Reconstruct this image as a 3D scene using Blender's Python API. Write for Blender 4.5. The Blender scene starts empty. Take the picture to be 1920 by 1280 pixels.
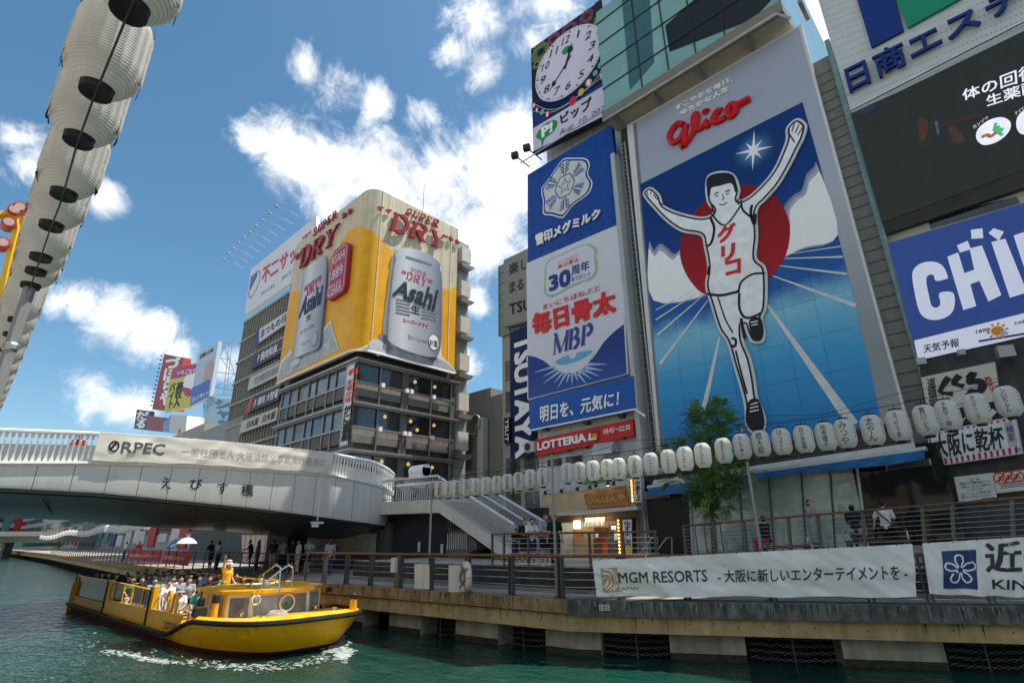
import bpy, bmesh, math, random
from mathutils import Vector, Matrix, noise
from mathutils.geometry import tessellate_polygon
random.seed(7)
R_ = math.radians
S = bpy.context.scene
COL = S.collection
# ------------------------------------------------------------------ camera
EYE = Vector((0, 0, 3.2)); FPX = 997.2
YAW, PITCH, ROLL = R_(-43.466), R_(20.087), R_(-0.774)
fw = Vector((math.sin(YAW)*math.cos(PITCH), math.cos(YAW)*math.cos(PITCH), math.sin(PITCH)))
r0 = Vector((math.cos(YAW), -math.sin(YAW), 0)); u0 = r0.cross(fw)
rt = r0*math.cos(ROLL)+u0*math.sin(ROLL); up = rt.cross(fw)
cam = bpy.data.cameras.new('camera'); camo = bpy.data.objects.new('camera', cam); COL.objects.link(camo)
cam.sensor_width = 36; cam.lens = FPX/1920*36; cam.clip_start = 0.05; cam.clip_end = 3000
M = Matrix((rt, up, -fw)).transposed().to_4x4(); M.translation = EYE
camo.matrix_world = M; S.camera = camo
# ------------------------------------------------------------------ light
SUN_EL, SUN_AZ = R_(67), R_(33)          # azimuth from +Y towards +X (the canal runs along X)
sd = Vector((math.sin(SUN_AZ)*math.cos(SUN_EL), math.cos(SUN_AZ)*math.cos(SUN_EL), math.sin(SUN_EL)))
sl = bpy.data.lights.new('sun', 'SUN'); sl.energy = 2.9; sl.angle = R_(0.5); sl.color = (1, .95, .87)
so = bpy.data.objects.new('sun', sl); COL.objects.link(so); so.rotation_euler = sd.to_track_quat('Z', 'Y').to_euler()
S.view_settings.view_transform = 'Standard'; S.view_settings.look = 'None'
S.view_settings.exposure = 1.42; S.view_settings.gamma = 1
def ray(x, y):
    return rt*(x-960)/FPX-up*(y-640)/FPX+fw
W = bpy.data.worlds.new('World'); S.world = W; W.use_nodes = True
def world():
    nt = W.node_tree; N = nt.nodes; L = nt.links; N.clear()
    out = N.new('ShaderNodeOutputWorld'); bg = N.new('ShaderNodeBackground'); L.new(bg.outputs[0], out.inputs[0])
    sky = N.new('ShaderNodeTexSky'); sky.sky_type = 'NISHITA'; sky.sun_disc = False
    sky.sun_elevation = SUN_EL; sky.sun_rotation = SUN_AZ; sky.altitude = 0; sky.air_density = 1.0; sky.dust_density = 0.6; sky.ozone_density = 2.2
    bg.inputs[1].default_value = 0.14
    tc = N.new('ShaderNodeTexCoord'); D = tc.outputs['Generated']
    def math_(op, a, b=None, c=None, clamp=False):
        n = N.new('ShaderNodeMath'); n.operation = op; n.use_clamp = clamp
        for i, v in enumerate((a, b, c)):
            if v is None: continue
            if hasattr(v, 'links'): L.new(v, n.inputs[i])
            else: n.inputs[i].default_value = v
        return n.outputs[0]
    def noise_(sc, det, rough, dist=0.0):
        n = N.new('ShaderNodeTexNoise'); n.inputs['Scale'].default_value = sc; n.inputs['Detail'].default_value = det
        n.inputs['Roughness'].default_value = rough; n.inputs['Distortion'].default_value = dist
        L.new(D, n.inputs['Vector']); return n.outputs[0]
    # cumulus clouds: centre direction, angular radius, strength
    tot = None
    for (x, y, rad, s) in CLOUDS:
        v = Vector(x).normalized() if isinstance(x, tuple) else ray(x, y).normalized()
        dn = N.new('ShaderNodeVectorMath'); dn.operation = 'DISTANCE'; L.new(D, dn.inputs[0]); dn.inputs[1].default_value = v
        m = math_('MULTIPLY_ADD', dn.outputs['Value'], -1.15/rad, 1.15)
        m = math_('MULTIPLY', math_('MAXIMUM', m, -.6), s)
        tot = m if tot is None else math_('MAXIMUM', tot, m)
    n1 = noise_(5.5, 10, .64, .9); n2 = noise_(19, 9, .7, .7)
    nn = math_('ADD', math_('MULTIPLY', n1, 1.5), math_('MULTIPLY', n2, .95))
    dens = math_('SUBTRACT', math_('ADD', tot, math_('MULTIPLY', nn, 1.55)), 1.93)
    mr = N.new('ShaderNodeMapRange'); mr.interpolation_type = 'SMOOTHSTEP'; L.new(dens, mr.inputs[0])
    mr.inputs[1].default_value = 0.0; mr.inputs[2].default_value = 1.0
    # thin veil near the clouds
    sh = N.new('ShaderNodeMapRange'); L.new(noise_(9, 6, .6, .3), sh.inputs[0]); sh.inputs[1].default_value = .35; sh.inputs[2].default_value = .7
    cc = N.new('ShaderNodeMix'); cc.data_type = 'RGBA'; L.new(sh.outputs[0], cc.inputs[0])
    cc.inputs[6].default_value = (2.5, 2.62, 2.8, 1); cc.inputs[7].default_value = (5.0, 4.95, 4.85, 1)
    hs = N.new('ShaderNodeHueSaturation'); hs.inputs['Hue'].default_value = .485; hs.inputs['Saturation'].default_value = 1.16; hs.inputs['Value'].default_value = .40; L.new(sky.outputs[0], hs.inputs['Color'])
    mix = N.new('ShaderNodeMix'); mix.data_type = 'RGBA'; L.new(mr.outputs[0], mix.inputs[0])
    L.new(hs.outputs[0], mix.inputs[6]); L.new(cc.outputs[2], mix.inputs[7]); L.new(mix.outputs[2], bg.inputs[0])
CLOUDS = [(480, 275, .05, .9), (540, 300, .085, 1), (620, 330, .11, 1), (720, 335, .12, 1), (820, 340, .13, 1), (930, 330, .13, 1), (900, 440, .11, 1), (965, 235, .08, .95), (700, 440, .09, .9),
          (575, 125, .045, .75), (640, 165, .055, .8), (710, 190, .05, .8), (790, 218, .05, .75), (880, 30, .06, .75), (850, 100, .05, .7), (905, 140, .05, .75), (1040, 15, .07, .9), (1000, 80, .04, .7),
          (150, 565, .045, .9), (215, 595, .06, .95), (285, 628, .055, .95), (335, 655, .035, .85), (198, 375, .036, .85), (25, 255, .04, .75), (60, 305, .045, .75), (160, 740, .05, .7),
          (890, 560, .035, .8), (872, 680, .035, .7), (420, 690, .04, .7), (1525, 60, .09, 1.1), (250, 760, .05, .6),
          ((.3, -.8, .55), 0, .45, 1), ((-.7, -.6, .4), 0, .4, 1), ((.9, -.3, .5), 0, .4, 1), ((0, -.4, .95), 0, .35, .9), ((-.2, -.95, .2), 0, .4, 1)]  # unseen northern clouds, added as fill light for the shaded fronts
world()
# ------------------------------------------------------------------ geometry helpers
class Pl:                                   # a plane in the place, normal towards the viewer's side
    def __init__(s, p, n):
        s.p = Vector(p); s.n = Vector(n).normalized()
        if s.n.dot(EYE-s.p) < 0: s.n = -s.n
    def hit(s, x, y, off=0.0):              # surveyed point: where the sight line meets this plane
        d = ray(x, y); return EYE+d*((s.p-EYE).dot(s.n)/d.dot(s.n))+s.n*off
def PY(y): return Pl((0, y, 0), (0, -1, 0))
def PX(x): return Pl((x, 0, 0), (1, 0, 0))
def PZ(z): return Pl((0, 0, z), (0, 0, 1))
def PA(p, az):                              # vertical plane through p running in direction az
    return Pl(p, (math.sin(az), -math.cos(az), 0))
def zr(ox, oy, s): return lambda *q: [(ox+a/s, oy+b/s) for a, b in q]
A1 = zr(0, 0, 2.0); A2 = zr(0, 720, 2.2855); A3 = zr(430, 330, 2.246); A4 = zr(930, 0, 3.048); A5 = zr(930, 380, 2.4613); A6 = zr(1160, 0, 1.4883)
A7 = zr(1560, 0, 2.7833); A8 = zr(1600, 380, 2.0656); B1 = zr(700, 780, 3.5556); B2 = zr(1180, 760, 3.459); B3 = zr(1560, 760, 2.461)
B4 = zr(600, 1000, 2.7429); B5 = zr(1100, 1000, 2.3415); B6 = zr(140, 1020, 3.4286); B7 = zr(240, 600, 4.922); C1 = zr(1160, 20, 4.8)
C2 = zr(1500, 300, 6.4); C3 = zr(1560, 680, 5.333); C4 = zr(1180, 680, 5.8167); C5 = zr(640, 640, 4.923); C6 = zr(500, 330, 4.74); C7 = zr(0, 940, 4.8); C8 = zr(300, 960, 4.174)
ORG = {}
def spline(p, closed=False, n=6):
    p = [Vector(q) for q in p]; out = []; m = len(p)
    for i in range(m if closed else m-1):
        a = p[(i-1) % m] if (closed or i) else p[0]; b = p[i]; c = p[(i+1) % m]; d = p[(i+2) % m] if (closed or i+2 < m) else p[-1]
        for k in range(n):
            t = k/n; out.append(.5*((2*b)+(c-a)*t+(2*a-5*b+4*c-d)*t*t+(3*b-a-3*c+d)*t**3))
    if not closed: out.append(p[-1])
    return out
class MB:
    def __init__(s): s.v = []; s.f = []; s.m = []; s.mi = 0
    def add(s, vs, fs):
        o = len(s.v); s.v += [Vector(q) for q in vs]; s.f += [[o+i for i in f] for f in fs]; s.m += [s.mi]*len(fs); return s
    def box(s, c, d, rz=0.0, tilt=None):
        c = Vector(c); x, y, z = d[0]/2, d[1]/2, d[2]/2; mt = Matrix.Rotation(rz, 3, 'Z')
        if tilt is not None: mt = tilt
        vs = [c+mt @ Vector((a*x, b*y, e*z)) for a in (-1, 1) for b in (-1, 1) for e in (-1, 1)]
        return s.add(vs, [(0, 1, 3, 2), (4, 6, 7, 5), (0, 4, 5, 1), (2, 3, 7, 6), (0, 2, 6, 4), (1, 5, 7, 3)])
    def bb(s, x0, x1, y0, y1, z0, z1): return s.box(((x0+x1)/2, (y0+y1)/2, (z0+z1)/2), (x1-x0, y1-y0, z1-z0))
    def poly(s, pts):
        pts = [Vector(q) for q in pts]; o = len(s.v); s.v += pts
        tr = tessellate_polygon([pts]); s.f += [[o+i for i in t] for t in tr]; s.m += [s.mi]*len(tr); return s
    def slab(s, pts, vec):
        pts = [Vector(q) for q in pts]; vec = Vector(vec); n = len(pts); o = len(s.v)
        s.v += pts+[q+vec for q in pts]; tr = tessellate_polygon([pts])
        fs = [[o+i for i in t] for t in tr]+[[o+n+i for i in t] for t in tr]+[[o+i, o+(i+1) % n, o+n+(i+1) % n, o+n+i] for i in range(n)]
        s.f += fs; s.m += [s.mi]*len(fs); return s
    def tube(s, path, r, n=6, cap=True):
        path = [Vector(q) for q in path]; k = len(path); rs = r if isinstance(r, (list, tuple)) else [r]*k; o = len(s.v); u = None
        for i, p in enumerate(path):
            t = (path[min(i+1, k-1)]-path[max(i-1, 0)])
            t = t.normalized() if t.length > 1e-9 else Vector((0, 0, 1))
            if u is None: u = t.orthogonal().normalized()
            else:
                u = u-t*u.dot(t); u = u.normalized() if u.length > 1e-6 else t.orthogonal().normalized()
            w = t.cross(u)
            for j in range(n):
                a = 2*math.pi*j/n+math.pi/n; s.v.append(p+(u*math.cos(a)+w*math.sin(a))*rs[i])
        fs = [[o+i*n+j, o+i*n+(j+1) % n, o+(i+1)*n+(j+1) % n, o+(i+1)*n+j] for i in range(k-1) for j in range(n)]
        if cap: fs += [[o+j for j in range(n)][::-1], [o+(k-1)*n+j for j in range(n)]]
        s.f += fs; s.m += [s.mi]*len(fs); return s
    def lathe(s, c, prof, n=16, axis=None):
        c = Vector(c); o = len(s.v); k = len(prof); A = axis or Matrix.Identity(3)
        for (r, z) in prof:
            for j in range(n):
                a = 2*math.pi*j/n; s.v.append(c+A @ Vector((r*math.cos(a), r*math.sin(a), z)))
        fs = [[o+i*n+j, o+i*n+(j+1) % n, o+(i+1)*n+(j+1) % n, o+(i+1)*n+j] for i in range(k-1) for j in range(n)]
        s.f += fs; s.m += [s.mi]*len(fs); return s
    def grid(s, rows):
        o = len(s.v); a = len(rows); b = len(rows[0])
        for r in rows: s.v += [Vector(q) for q in r]
        fs = [[o+i*b+j, o+i*b+j+1, o+(i+1)*b+j+1, o+(i+1)*b+j] for i in range(a-1) for j in range(b-1)]
        s.f += fs; s.m += [s.mi]*len(fs); return s
    def stroke(s, pts, w, pl, off=0.0, closed=False):   # flat ribbon on a sign plane
        pts = [Vector(q) for q in pts]; n = pl.n; k = len(pts); ws = w if isinstance(w, (list, tuple)) else [w]*k; L_ = []; R2 = []
        for i, p in enumerate(pts):
            a = pts[(i-1) % k] if closed or i else p; b = pts[(i+1) % k] if closed or i < k-1 else p
            t = (b-a); t = t.normalized() if t.length > 1e-9 else Vector((1, 0, 0)); q = t.cross(n)
            L_.append(p+q*ws[i]/2+n*off); R2.append(p-q*ws[i]/2+n*off)
        o = len(s.v); s.v += L_+R2
        fs = [[o+i, o+(i+1) % k, o+k+(i+1) % k, o+k+i] for i in range(k if closed else k-1)]
        s.f += fs; s.m += [s.mi]*len(fs); return s
    def build(s, name, mat, parent=None, smooth=False, org=None, recalc=True):
        if parent is not None: org = ORG[parent.name]
        elif org is None:
            mn = [min(q[i] for q in s.v) for i in range(3)]; mx = [max(q[i] for q in s.v) for i in range(3)]
            org = Vector(((mn[0]+mx[0])/2, (mn[1]+mx[1])/2, mn[2]))
        org = Vector(org); me = bpy.data.meshes.new(name); me.from_pydata([q-org for q in s.v], [], s.f); me.update()
        for m in (mat if isinstance(mat, (list, tuple)) else [mat]): me.materials.append(m)
        if isinstance(mat, (list, tuple)): me.polygons.foreach_set('material_index', s.m)
        if recalc:
            b = bmesh.new(); b.from_mesh(me); bmesh.ops.recalc_face_normals(b, faces=b.faces); b.to_mesh(me); b.free()
        if smooth:
            me.polygons.foreach_set('use_smooth', [True]*len(me.polygons))
            if smooth != 'all': me.set_sharp_from_angle(angle=R_(40))
        o = bpy.data.objects.new(name, me); COL.objects.link(o); ORG[o.name] = org
        if parent is not None: o.parent = parent
        else: o.location = org
        return o
def tag(o, label=None, cat=None, group=None, kind=None):
    for k, v in (('label', label), ('category', cat), ('group', group), ('kind', kind)):
        if v: o[k] = v
    return o
def thing(name, label, cat, loc, group=None):
    o = bpy.data.objects.new(name, None); COL.objects.link(o); o.location = loc; o.empty_display_size = .2; ORG[o.name] = Vector(loc)
    return tag(o, label, cat, group)
def dup(root, loc=None, label=None, group=None, rz=None):
    r = root.copy(); COL.objects.link(r)
    if loc is not None: r.location = loc; ORG[r.name] = Vector(loc)
    if rz is not None: r.rotation_euler[2] = rz
    if label: r['label'] = label
    if group: r['group'] = group
    for ch in list(root.children):
        c = ch.copy(); COL.objects.link(c); c.parent = r
        for g in list(ch.children):
            d = g.copy(); COL.objects.link(d); d.parent = c
    return r
# ------------------------------------------------------------------ materials
MT = {}
def lin(c):
    if isinstance(c, str): c = [int(c[i:i+2], 16)/255 for i in (1, 3, 5)]
    else: return tuple(c)
    return tuple(x/12.92 if x <= .04045 else ((x+.055)/1.055)**2.4 for x in c)
def mat(name, col, rough=.6, metal=0.0, var=.12, sc=2.0, streak=0.0, bump=0.0, bsc=20.0, emit=0.0, spec=.22, stretch=(1, 1, 1), col2=None):
    if name in MT: return MT[name]
    m = bpy.data.materials.new(name); m.use_nodes = True; nt = m.node_tree; N = nt.nodes; L = nt.links; b = N['Principled BSDF']
    c = lin(col); b.inputs['Roughness'].default_value = rough; b.inputs['Metallic'].default_value = metal; b.inputs['Specular IOR Level'].default_value = spec
    geo = N.new('ShaderNodeNewGeometry'); mp = N.new('ShaderNodeMapping'); L.new(geo.outputs['Position'], mp.inputs[0]); mp.inputs['Scale'].default_value = stretch
    nz = N.new('ShaderNodeTexNoise'); nz.inputs['Scale'].default_value = sc; nz.inputs['Detail'].default_value = 6; nz.inputs['Roughness'].default_value = .62; L.new(mp.outputs[0], nz.inputs['Vector'])
    mr = N.new('ShaderNodeMapRange'); L.new(nz.outputs[0], mr.inputs[0]); mr.inputs[1].default_value = .3; mr.inputs[2].default_value = .7
    mx = N.new('ShaderNodeMix'); mx.data_type = 'RGBA'; L.new(mr.outputs[0], mx.inputs[0])
    c2 = lin(col2) if col2 else tuple(x*(1+var) for x in c)
    mx.inputs[6].default_value = tuple(x*(1-var) for x in c)+(1,); mx.inputs[7].default_value = tuple(min(1, x) for x in c2)+(1,)
    last = mx.outputs[2]
    if streak:
        m2 = N.new('ShaderNodeMapping'); L.new(geo.outputs['Position'], m2.inputs[0]); m2.inputs['Scale'].default_value = (2.2, 2.2, .12)
        n2 = N.new('ShaderNodeTexNoise'); n2.inputs['Scale'].default_value = 1.6; n2.inputs['Detail'].default_value = 5; L.new(m2.outputs[0], n2.inputs['Vector'])
        r2 = N.new('ShaderNodeMapRange'); L.new(n2.outputs[0], r2.inputs[0]); r2.inputs[1].default_value = .42; r2.inputs[2].default_value = .75; r2.inputs[4].default_value = streak
        m3 = N.new('ShaderNodeMix'); m3.data_type = 'RGBA'; L.new(r2.outputs[0], m3.inputs[0]); L.new(last, m3.inputs[6]); m3.inputs[7].default_value = tuple(x*.3 for x in c)+(1,); last = m3.outputs[2]
    L.new(last, b.inputs['Base Color'])
    if bump:
        nb = N.new('ShaderNodeTexNoise'); nb.inputs['Scale'].default_value = bsc; nb.inputs['Detail'].default_value = 4; L.new(mp.outputs[0], nb.inputs['Vector'])
        bp = N.new('ShaderNodeBump'); bp.inputs['Strength'].default_value = bump; bp.inputs['Distance'].default_value = .05; L.new(nb.outputs[0], bp.inputs['Height']); L.new(bp.outputs[0], b.inputs['Normal'])
    if emit:
        L.new(last, b.inputs['Emission Color']); b.inputs['Emission Strength'].default_value = emit
    MT[name] = m; return m
def ramp_z(name, z0, z1, stops, rough=.4, axis='Z', streak=0.0):   # printed vertical blend of a poster, in the board's own height
    if name in MT: return MT[name]
    m = bpy.data.materials.new(name); m.use_nodes = True; N = m.node_tree.nodes; L = m.node_tree.links; b = N['Principled BSDF']; b.inputs['Roughness'].default_value = rough; b.inputs['Specular IOR Level'].default_value = .2
    geo = N.new('ShaderNodeNewGeometry'); sp = N.new('ShaderNodeSeparateXYZ'); L.new(geo.outputs['Position'], sp.inputs[0])
    mr = N.new('ShaderNodeMapRange'); L.new(sp.outputs[axis], mr.inputs[0]); mr.inputs[1].default_value = z0; mr.inputs[2].default_value = z1
    nz = N.new('ShaderNodeTexNoise'); nz.inputs['Scale'].default_value = 1.3; L.new(geo.outputs['Position'], nz.inputs['Vector'])
    ad = N.new('ShaderNodeMath'); ad.operation = 'MULTIPLY_ADD'; L.new(nz.outputs[0], ad.inputs[0]); ad.inputs[1].default_value = .06; L.new(mr.outputs[0], ad.inputs[2])
    cr = N.new('ShaderNodeValToRGB'); L.new(ad.outputs[0], cr.inputs[0]); e = cr.color_ramp.elements
    while len(e) < len(stops): e.new(.5)
    for k, (p, c) in zip(e, stops): k.position = p; k.color = lin(c)+(1,)
    L.new(cr.outputs[0], b.inputs['Base Color']); MT[name] = m; return m
def radial(name, c, r, ca, cb):               # printed round glow of a poster
    m = bpy.data.materials.new(name); m.use_nodes = True; N = m.node_tree.nodes; L = m.node_tree.links; b = N['Principled BSDF']; b.inputs['Roughness'].default_value = .35
    geo = N.new('ShaderNodeNewGeometry'); d = N.new('ShaderNodeVectorMath'); d.operation = 'DISTANCE'; L.new(geo.outputs['Position'], d.inputs[0]); d.inputs[1].default_value = c
    mr = N.new('ShaderNodeMapRange'); mr.interpolation_type = 'SMOOTHSTEP'; L.new(d.outputs['Value'], mr.inputs[0]); mr.inputs[2].default_value = r
    mx = N.new('ShaderNodeMix'); mx.data_type = 'RGBA'; L.new(mr.outputs[0], mx.inputs[0]); mx.inputs[6].default_value = ca+(1,); mx.inputs[7].default_value = cb+(1,)
    L.new(mx.outputs[2], b.inputs['Base Color']); tr_ = N.new('ShaderNodeBsdfTransparent'); ms = N.new('ShaderNodeMixShader'); L.new(mr.outputs[0], ms.inputs[0]); L.new(b.outputs[0], ms.inputs[1]); L.new(tr_.outputs[0], ms.inputs[2]); L.new(ms.outputs[0], N['Material Output'].inputs[0]); return m
def glass(name, col, rough=.04, spec=.9, metal=0.0, **k): return mat(name, col, rough, metal, spec=spec, **k)
# ------------------------------------------------------------------ lettering
GL = {}
def glyphs(body, bold, ext, ls=1.0):
    key = (body, bold, ext > 0, ls)
    if key in GL: return GL[key]
    c = bpy.data.curves.new('lettering', 'FONT'); c.body = body; c.offset = bold; c.resolution_u = 2; c.align_x = 'CENTER' if '\n' in body else 'LEFT'; c.space_line = ls
    if ext > 0: c.extrude = .5
    o = bpy.data.objects.new('lettering', c); COL.objects.link(o); bpy.context.view_layer.update()
    me = bpy.data.meshes.new_from_object(o.evaluated_get(bpy.context.evaluated_depsgraph_get()))
    r = ([q.co.copy() for q in me.vertices], [list(p.vertices) for p in me.polygons])
    bpy.data.objects.remove(o); bpy.data.curves.remove(c); bpy.data.meshes.remove(me)
    x = [q[0] for q in r[0]]; y = [q[1] for q in r[0]]
    GL[key] = r+((min(x), max(x), min(y), max(y)),); return GL[key]
def bil(c, u, v):                           # c = TL TR BR BL, v up
    return (c[3]*(1-u)+c[2]*u)*(1-v)+(c[0]*(1-u)+c[1]*u)*v
def letters(mb, body, c, n, bold=0.0, off=.02, ext=0.0, ls=1.0, sh=0.0):
    b = max(0.0, bold-.008); vs, fs, (x0, x1, y0, y1) = glyphs(body, bold if bold <= .008 else 0, ext, ls); dx = (x1-x0) or 1; dy = (y1-y0) or 1
    for k, (sx, sy) in enumerate(((0, 0), (b, b), (-b, -b), (b, -b), (-b, b)) if b > .004 else ((0, 0),)):   # heavier weights: the stem laid over itself
        out = []
        for q in vs:
            v = (q[1]+sy-y0)/dy
            out.append(bil(c, (q[0]+sx-x0)/dx+sh*(v-.5), v)+n*(off+k*.0012+((q[2]+.5)*ext if ext else 0)))
        mb.add(out, fs)
def text(par, body, px, pl, m, bold=0.0, off=.02, ext=0.0, ls=1.0, name='lettering', sh=0.0):
    c = [pl.hit(*q) for q in px]; mb = MB(); letters(mb, body, c, pl.n, bold, off, ext, ls, sh)
    return mb.build(name, m, par, recalc=ext > 0)
def flat(par, name, px, pl, m, off=.01, sp=0, thick=0.0):
    pts = [pl.hit(*q, off) for q in px]
    if sp: pts = spline(pts, True, sp)
    mb = MB()
    if thick: mb.slab(pts, -pl.n*thick)
    else: mb.poly(pts)
    return mb.build(name, m, par, recalc=bool(thick))
def line(par, name, px, pl, m, w, off=.02, sp=0, closed=False):
    pts = [pl.hit(*q) for q in px]
    if sp: pts = spline(pts, closed, sp)
    return MB().stroke(pts, w, pl, off, closed).build(name, m, par, recalc=False)
def board(par, name, px, pl, m, thick=.3, off=0.0): return flat(par, name, px, pl, m, off, 0, thick)
def disc(par, name, c, rx, pl, m, off=.02, ry=None, n=32, thick=0.0):
    c = pl.hit(*c) if len(c) == 2 else Vector(c); ry = ry or rx; ax = Vector((0, 0, 1)).cross(pl.n).normalized(); az = pl.n.cross(ax)
    pts = [c+ax*rx*math.cos(2*math.pi*i/n)+az*ry*math.sin(2*math.pi*i/n)+pl.n*off for i in range(n)]
    mb = MB()
    if thick: mb.slab(pts, -pl.n*thick)
    else: mb.poly(pts)
    return mb.build(name, m, par, recalc=bool(thick))
WHITE = mat('white_paint', (.82, .82, .81), .45, var=.04)
CREAM = mat('cream_paint', (.72, .70, .62), .6, var=.08, streak=.15)
BLACK = mat('black_paint', (.012, .012, .014), .45)
DARK = mat('dark_metal', (.03, .032, .035), .4, .3)
STEEL = mat('steel', (.42, .43, .43), .35, .85, var=.15)
GREY = mat('grey_panel', (.33, .34, .33), .55, var=.1, streak=.25)
LGREY = mat('light_grey_panel', (.52, .53, .53), .5, var=.07, streak=.2)
RED = mat('red_sign', (.62, .02, .02), .4, var=.05)
NAVY = mat('navy_ink', (.02, .045, .2), .45)
INK = mat('ink', (.02, .02, .022), .6)
# ================================================================== SETTING: water, ground, quays
def water_mat():
    m = bpy.data.materials.new('canal_water'); m.use_nodes = True; N = m.node_tree.nodes; L = m.node_tree.links; b = N['Principled BSDF']
    b.inputs['Roughness'].default_value = .07; b.inputs['IOR'].default_value = 1.33; b.inputs['Specular IOR Level'].default_value = .55
    geo = N.new('ShaderNodeNewGeometry')
    def nz(sx, sy, sc, det, dist=0.0):
        mp = N.new('ShaderNodeMapping'); mp.inputs['Scale'].default_value = (sx, sy, 1); mp.inputs['Rotation'].default_value = (0, 0, R_(20)); L.new(geo.outputs['Position'], mp.inputs[0])
        n = N.new('ShaderNodeTexNoise'); n.inputs['Scale'].default_value = sc; n.inputs['Detail'].default_value = det; n.inputs['Distortion'].default_value = dist; L.new(mp.outputs[0], n.inputs['Vector']); return n.outputs[0]
    a = nz(1, 1.5, 1.1, 3, .6); c = nz(1, 1.7, 3.4, 3, .8); d = nz(1, 1, .22, 2)
    s1 = N.new('ShaderNodeMath'); s1.operation = 'MULTIPLY_ADD'; L.new(c, s1.inputs[0]); s1.inputs[1].default_value = .4; L.new(a, s1.inputs[2])
    bp = N.new('ShaderNodeBump'); bp.inputs['Strength'].default_value = .55; bp.inputs['Distance'].default_value = .16; L.new(s1.outputs[0], bp.inputs['Height']); L.new(bp.outputs[0], b.inputs['Normal'])
    mr = N.new('ShaderNodeMapRange'); L.new(d, mr.inputs[0]); mr.inputs[1].default_value = .35; mr.inputs[2].default_value = .65
    mx = N.new('ShaderNodeMix'); mx.data_type = 'RGBA'; L.new(mr.outputs[0], mx.inputs[0]); mx.inputs[6].default_value = (.004, .030, .023, 1); mx.inputs[7].default_value = (.008, .048, .035, 1)
    L.new(mx.outputs[2], b.inputs['Base Color']); return m
mb = MB(); mb.add([(-900, -1.2, 0), (300, -1.2, 0), (300, 60, 0), (-900, 60, 0)], [(0, 1, 2, 3)])
tag(mb.build('canal_water', water_mat(), org=(0, 0, 0)), kind='structure')
SOIL = mat('ground_soil', (.16, .155, .15), .9, var=.2, sc=.3)
mb = MB(); mb.add([(-2500, -2500, -1.6), (2500, -2500, -1.6), (2500, 2500, -1.6), (-2500, 2500, -1.6)], [(0, 1, 2, 3)])
tag(mb.build('ground', SOIL, org=(0, 0, -1.6)), kind='structure')
PAVE = mat('promenade_planks', (.29, .26, .225), .8, var=.25, sc=1.2, bump=.2)
# quay edge surveyed along the south bank (z 1.45)
P145 = PZ(1.45)
edge = [Vector((-420, 22, 1.45)), Vector((-120, 15.2, 1.45))]+[P145.hit(*q) for q in [(230, 1057), (396, 1074), (560, 1091), (700, 1101), (900, 1114.5), (1063, 1125.8), (1200, 1128), (1400, 1131), (1600, 1134), (1760, 1136.4), (1920, 1138.8)]]
edge += [edge[-1]+(edge[-1]-edge[-2])*3.5]
def offs(poly, d, z=None):                 # offset a plan polyline towards +Y by d
    out = []
    for i, p in enumerate(poly):
        a = poly[max(i-1, 0)]; b = poly[min(i+1, len(poly)-1)]; t = (b-a); t.z = 0; t.normalize(); q = p+Vector((-t.y, t.x, 0))*d
        if z is not None: q.z = z
        out.append(q)
    return out
def along(poly, x, y=1050):                # where the sight line of a surveyed column crosses a plan polyline
    d = ray(x, y)
    for a, b in zip(poly[:-1], poly[1:]):
        ex, ey = b.x-a.x, b.y-a.y; det = d.x*(-ey)+ex*d.y
        if abs(det) < 1e-9: continue
        t = (a.x*(-ey)+ex*a.y)/det; k = (d.x*a.y-d.y*a.x)/det
        if t > 0 and -1e-6 <= k <= 1+1e-6: return a+(b-a)*k, t
    return None, None
def at_col(poly, x, y):                    # point above/below that crossing at image height y
    p, t = along(poly, x, y); q = EYE+ray(x, y)*t; return q
def wallstrip(mb, a, b, z0, z1):           # vertical band along polyline a (list), bottom z0 top z1
    mb.grid([[Vector((p.x, p.y, z0)) for p in a], [Vector((p.x, p.y, z1)) for p in a]])
def solid(mb, pa, pb, z0, z1):             # closed band between two plan polylines
    n = len(pa)
    A = [Vector((p.x, p.y, z0)) for p in pa]; B = [Vector((p.x, p.y, z1)) for p in pa]; C = [Vector((p.x, p.y, z1)) for p in pb]; D = [Vector((p.x, p.y, z0)) for p in pb]
    mb.grid([A, B, C, D, A])
    mb.add([A[0], B[0], C[0], D[0]], [(0, 1, 2, 3)]); mb.add([A[-1], B[-1], C[-1], D[-1]], [(0, 1, 2, 3)])
back = [Vector((p.x, 120, 1.45)) for p in edge]
mb = MB(); solid(mb, offs(edge, .01), back, 1.30, 1.45)
tag(mb.build('promenade', PAVE, org=(0, 0, 0)), kind='structure')
mb = MB(); mb.bb(-600, 300, -300, -1.2, -1.5, 1.45)
tag(mb.build('north_promenade', PAVE, org=(0, -100, 0)), kind='structure')
# quay wall: old brown slab on the left, dark weathered slab on the right, beam, piers and netted openings
QW = thing('quay_wall', 'weathered concrete quay wall with netted openings between piers above the water', 'quay wall', (-10, 14, 0))
OLD = mat('old_slab_edge', (.30, .20, .10), .85, var=.3, sc=3, streak=.75, bump=.4, bsc=6)
NEWS = mat('weathered_slab_edge', (.13, .13, .115), .85, var=.45, sc=4, streak=.95, bump=.5, bsc=6)
BEAM = mat('stained_beam', (.44, .32, .16), .8, var=.25, sc=1.5, streak=.5, bump=.2, bsc=5)
PIERM = mat('pier_concrete', (.34, .32, .25), .85, var=.3, sc=1.5, streak=.5, bump=.3, bsc=5)
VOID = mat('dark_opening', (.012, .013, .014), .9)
kx = 7                                       # edge index of the joint at column 1063
mb = MB(); solid(mb, edge[:kx+1], offs(edge, .6)[:kx+1], 1.12, 1.462); mb.build('old_slab_edge', OLD, QW)
mb = MB(); e2 = offs(edge, -.03)[kx:]; solid(mb, e2, offs(edge, .6)[kx:], 1.08, 1.47)
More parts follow.
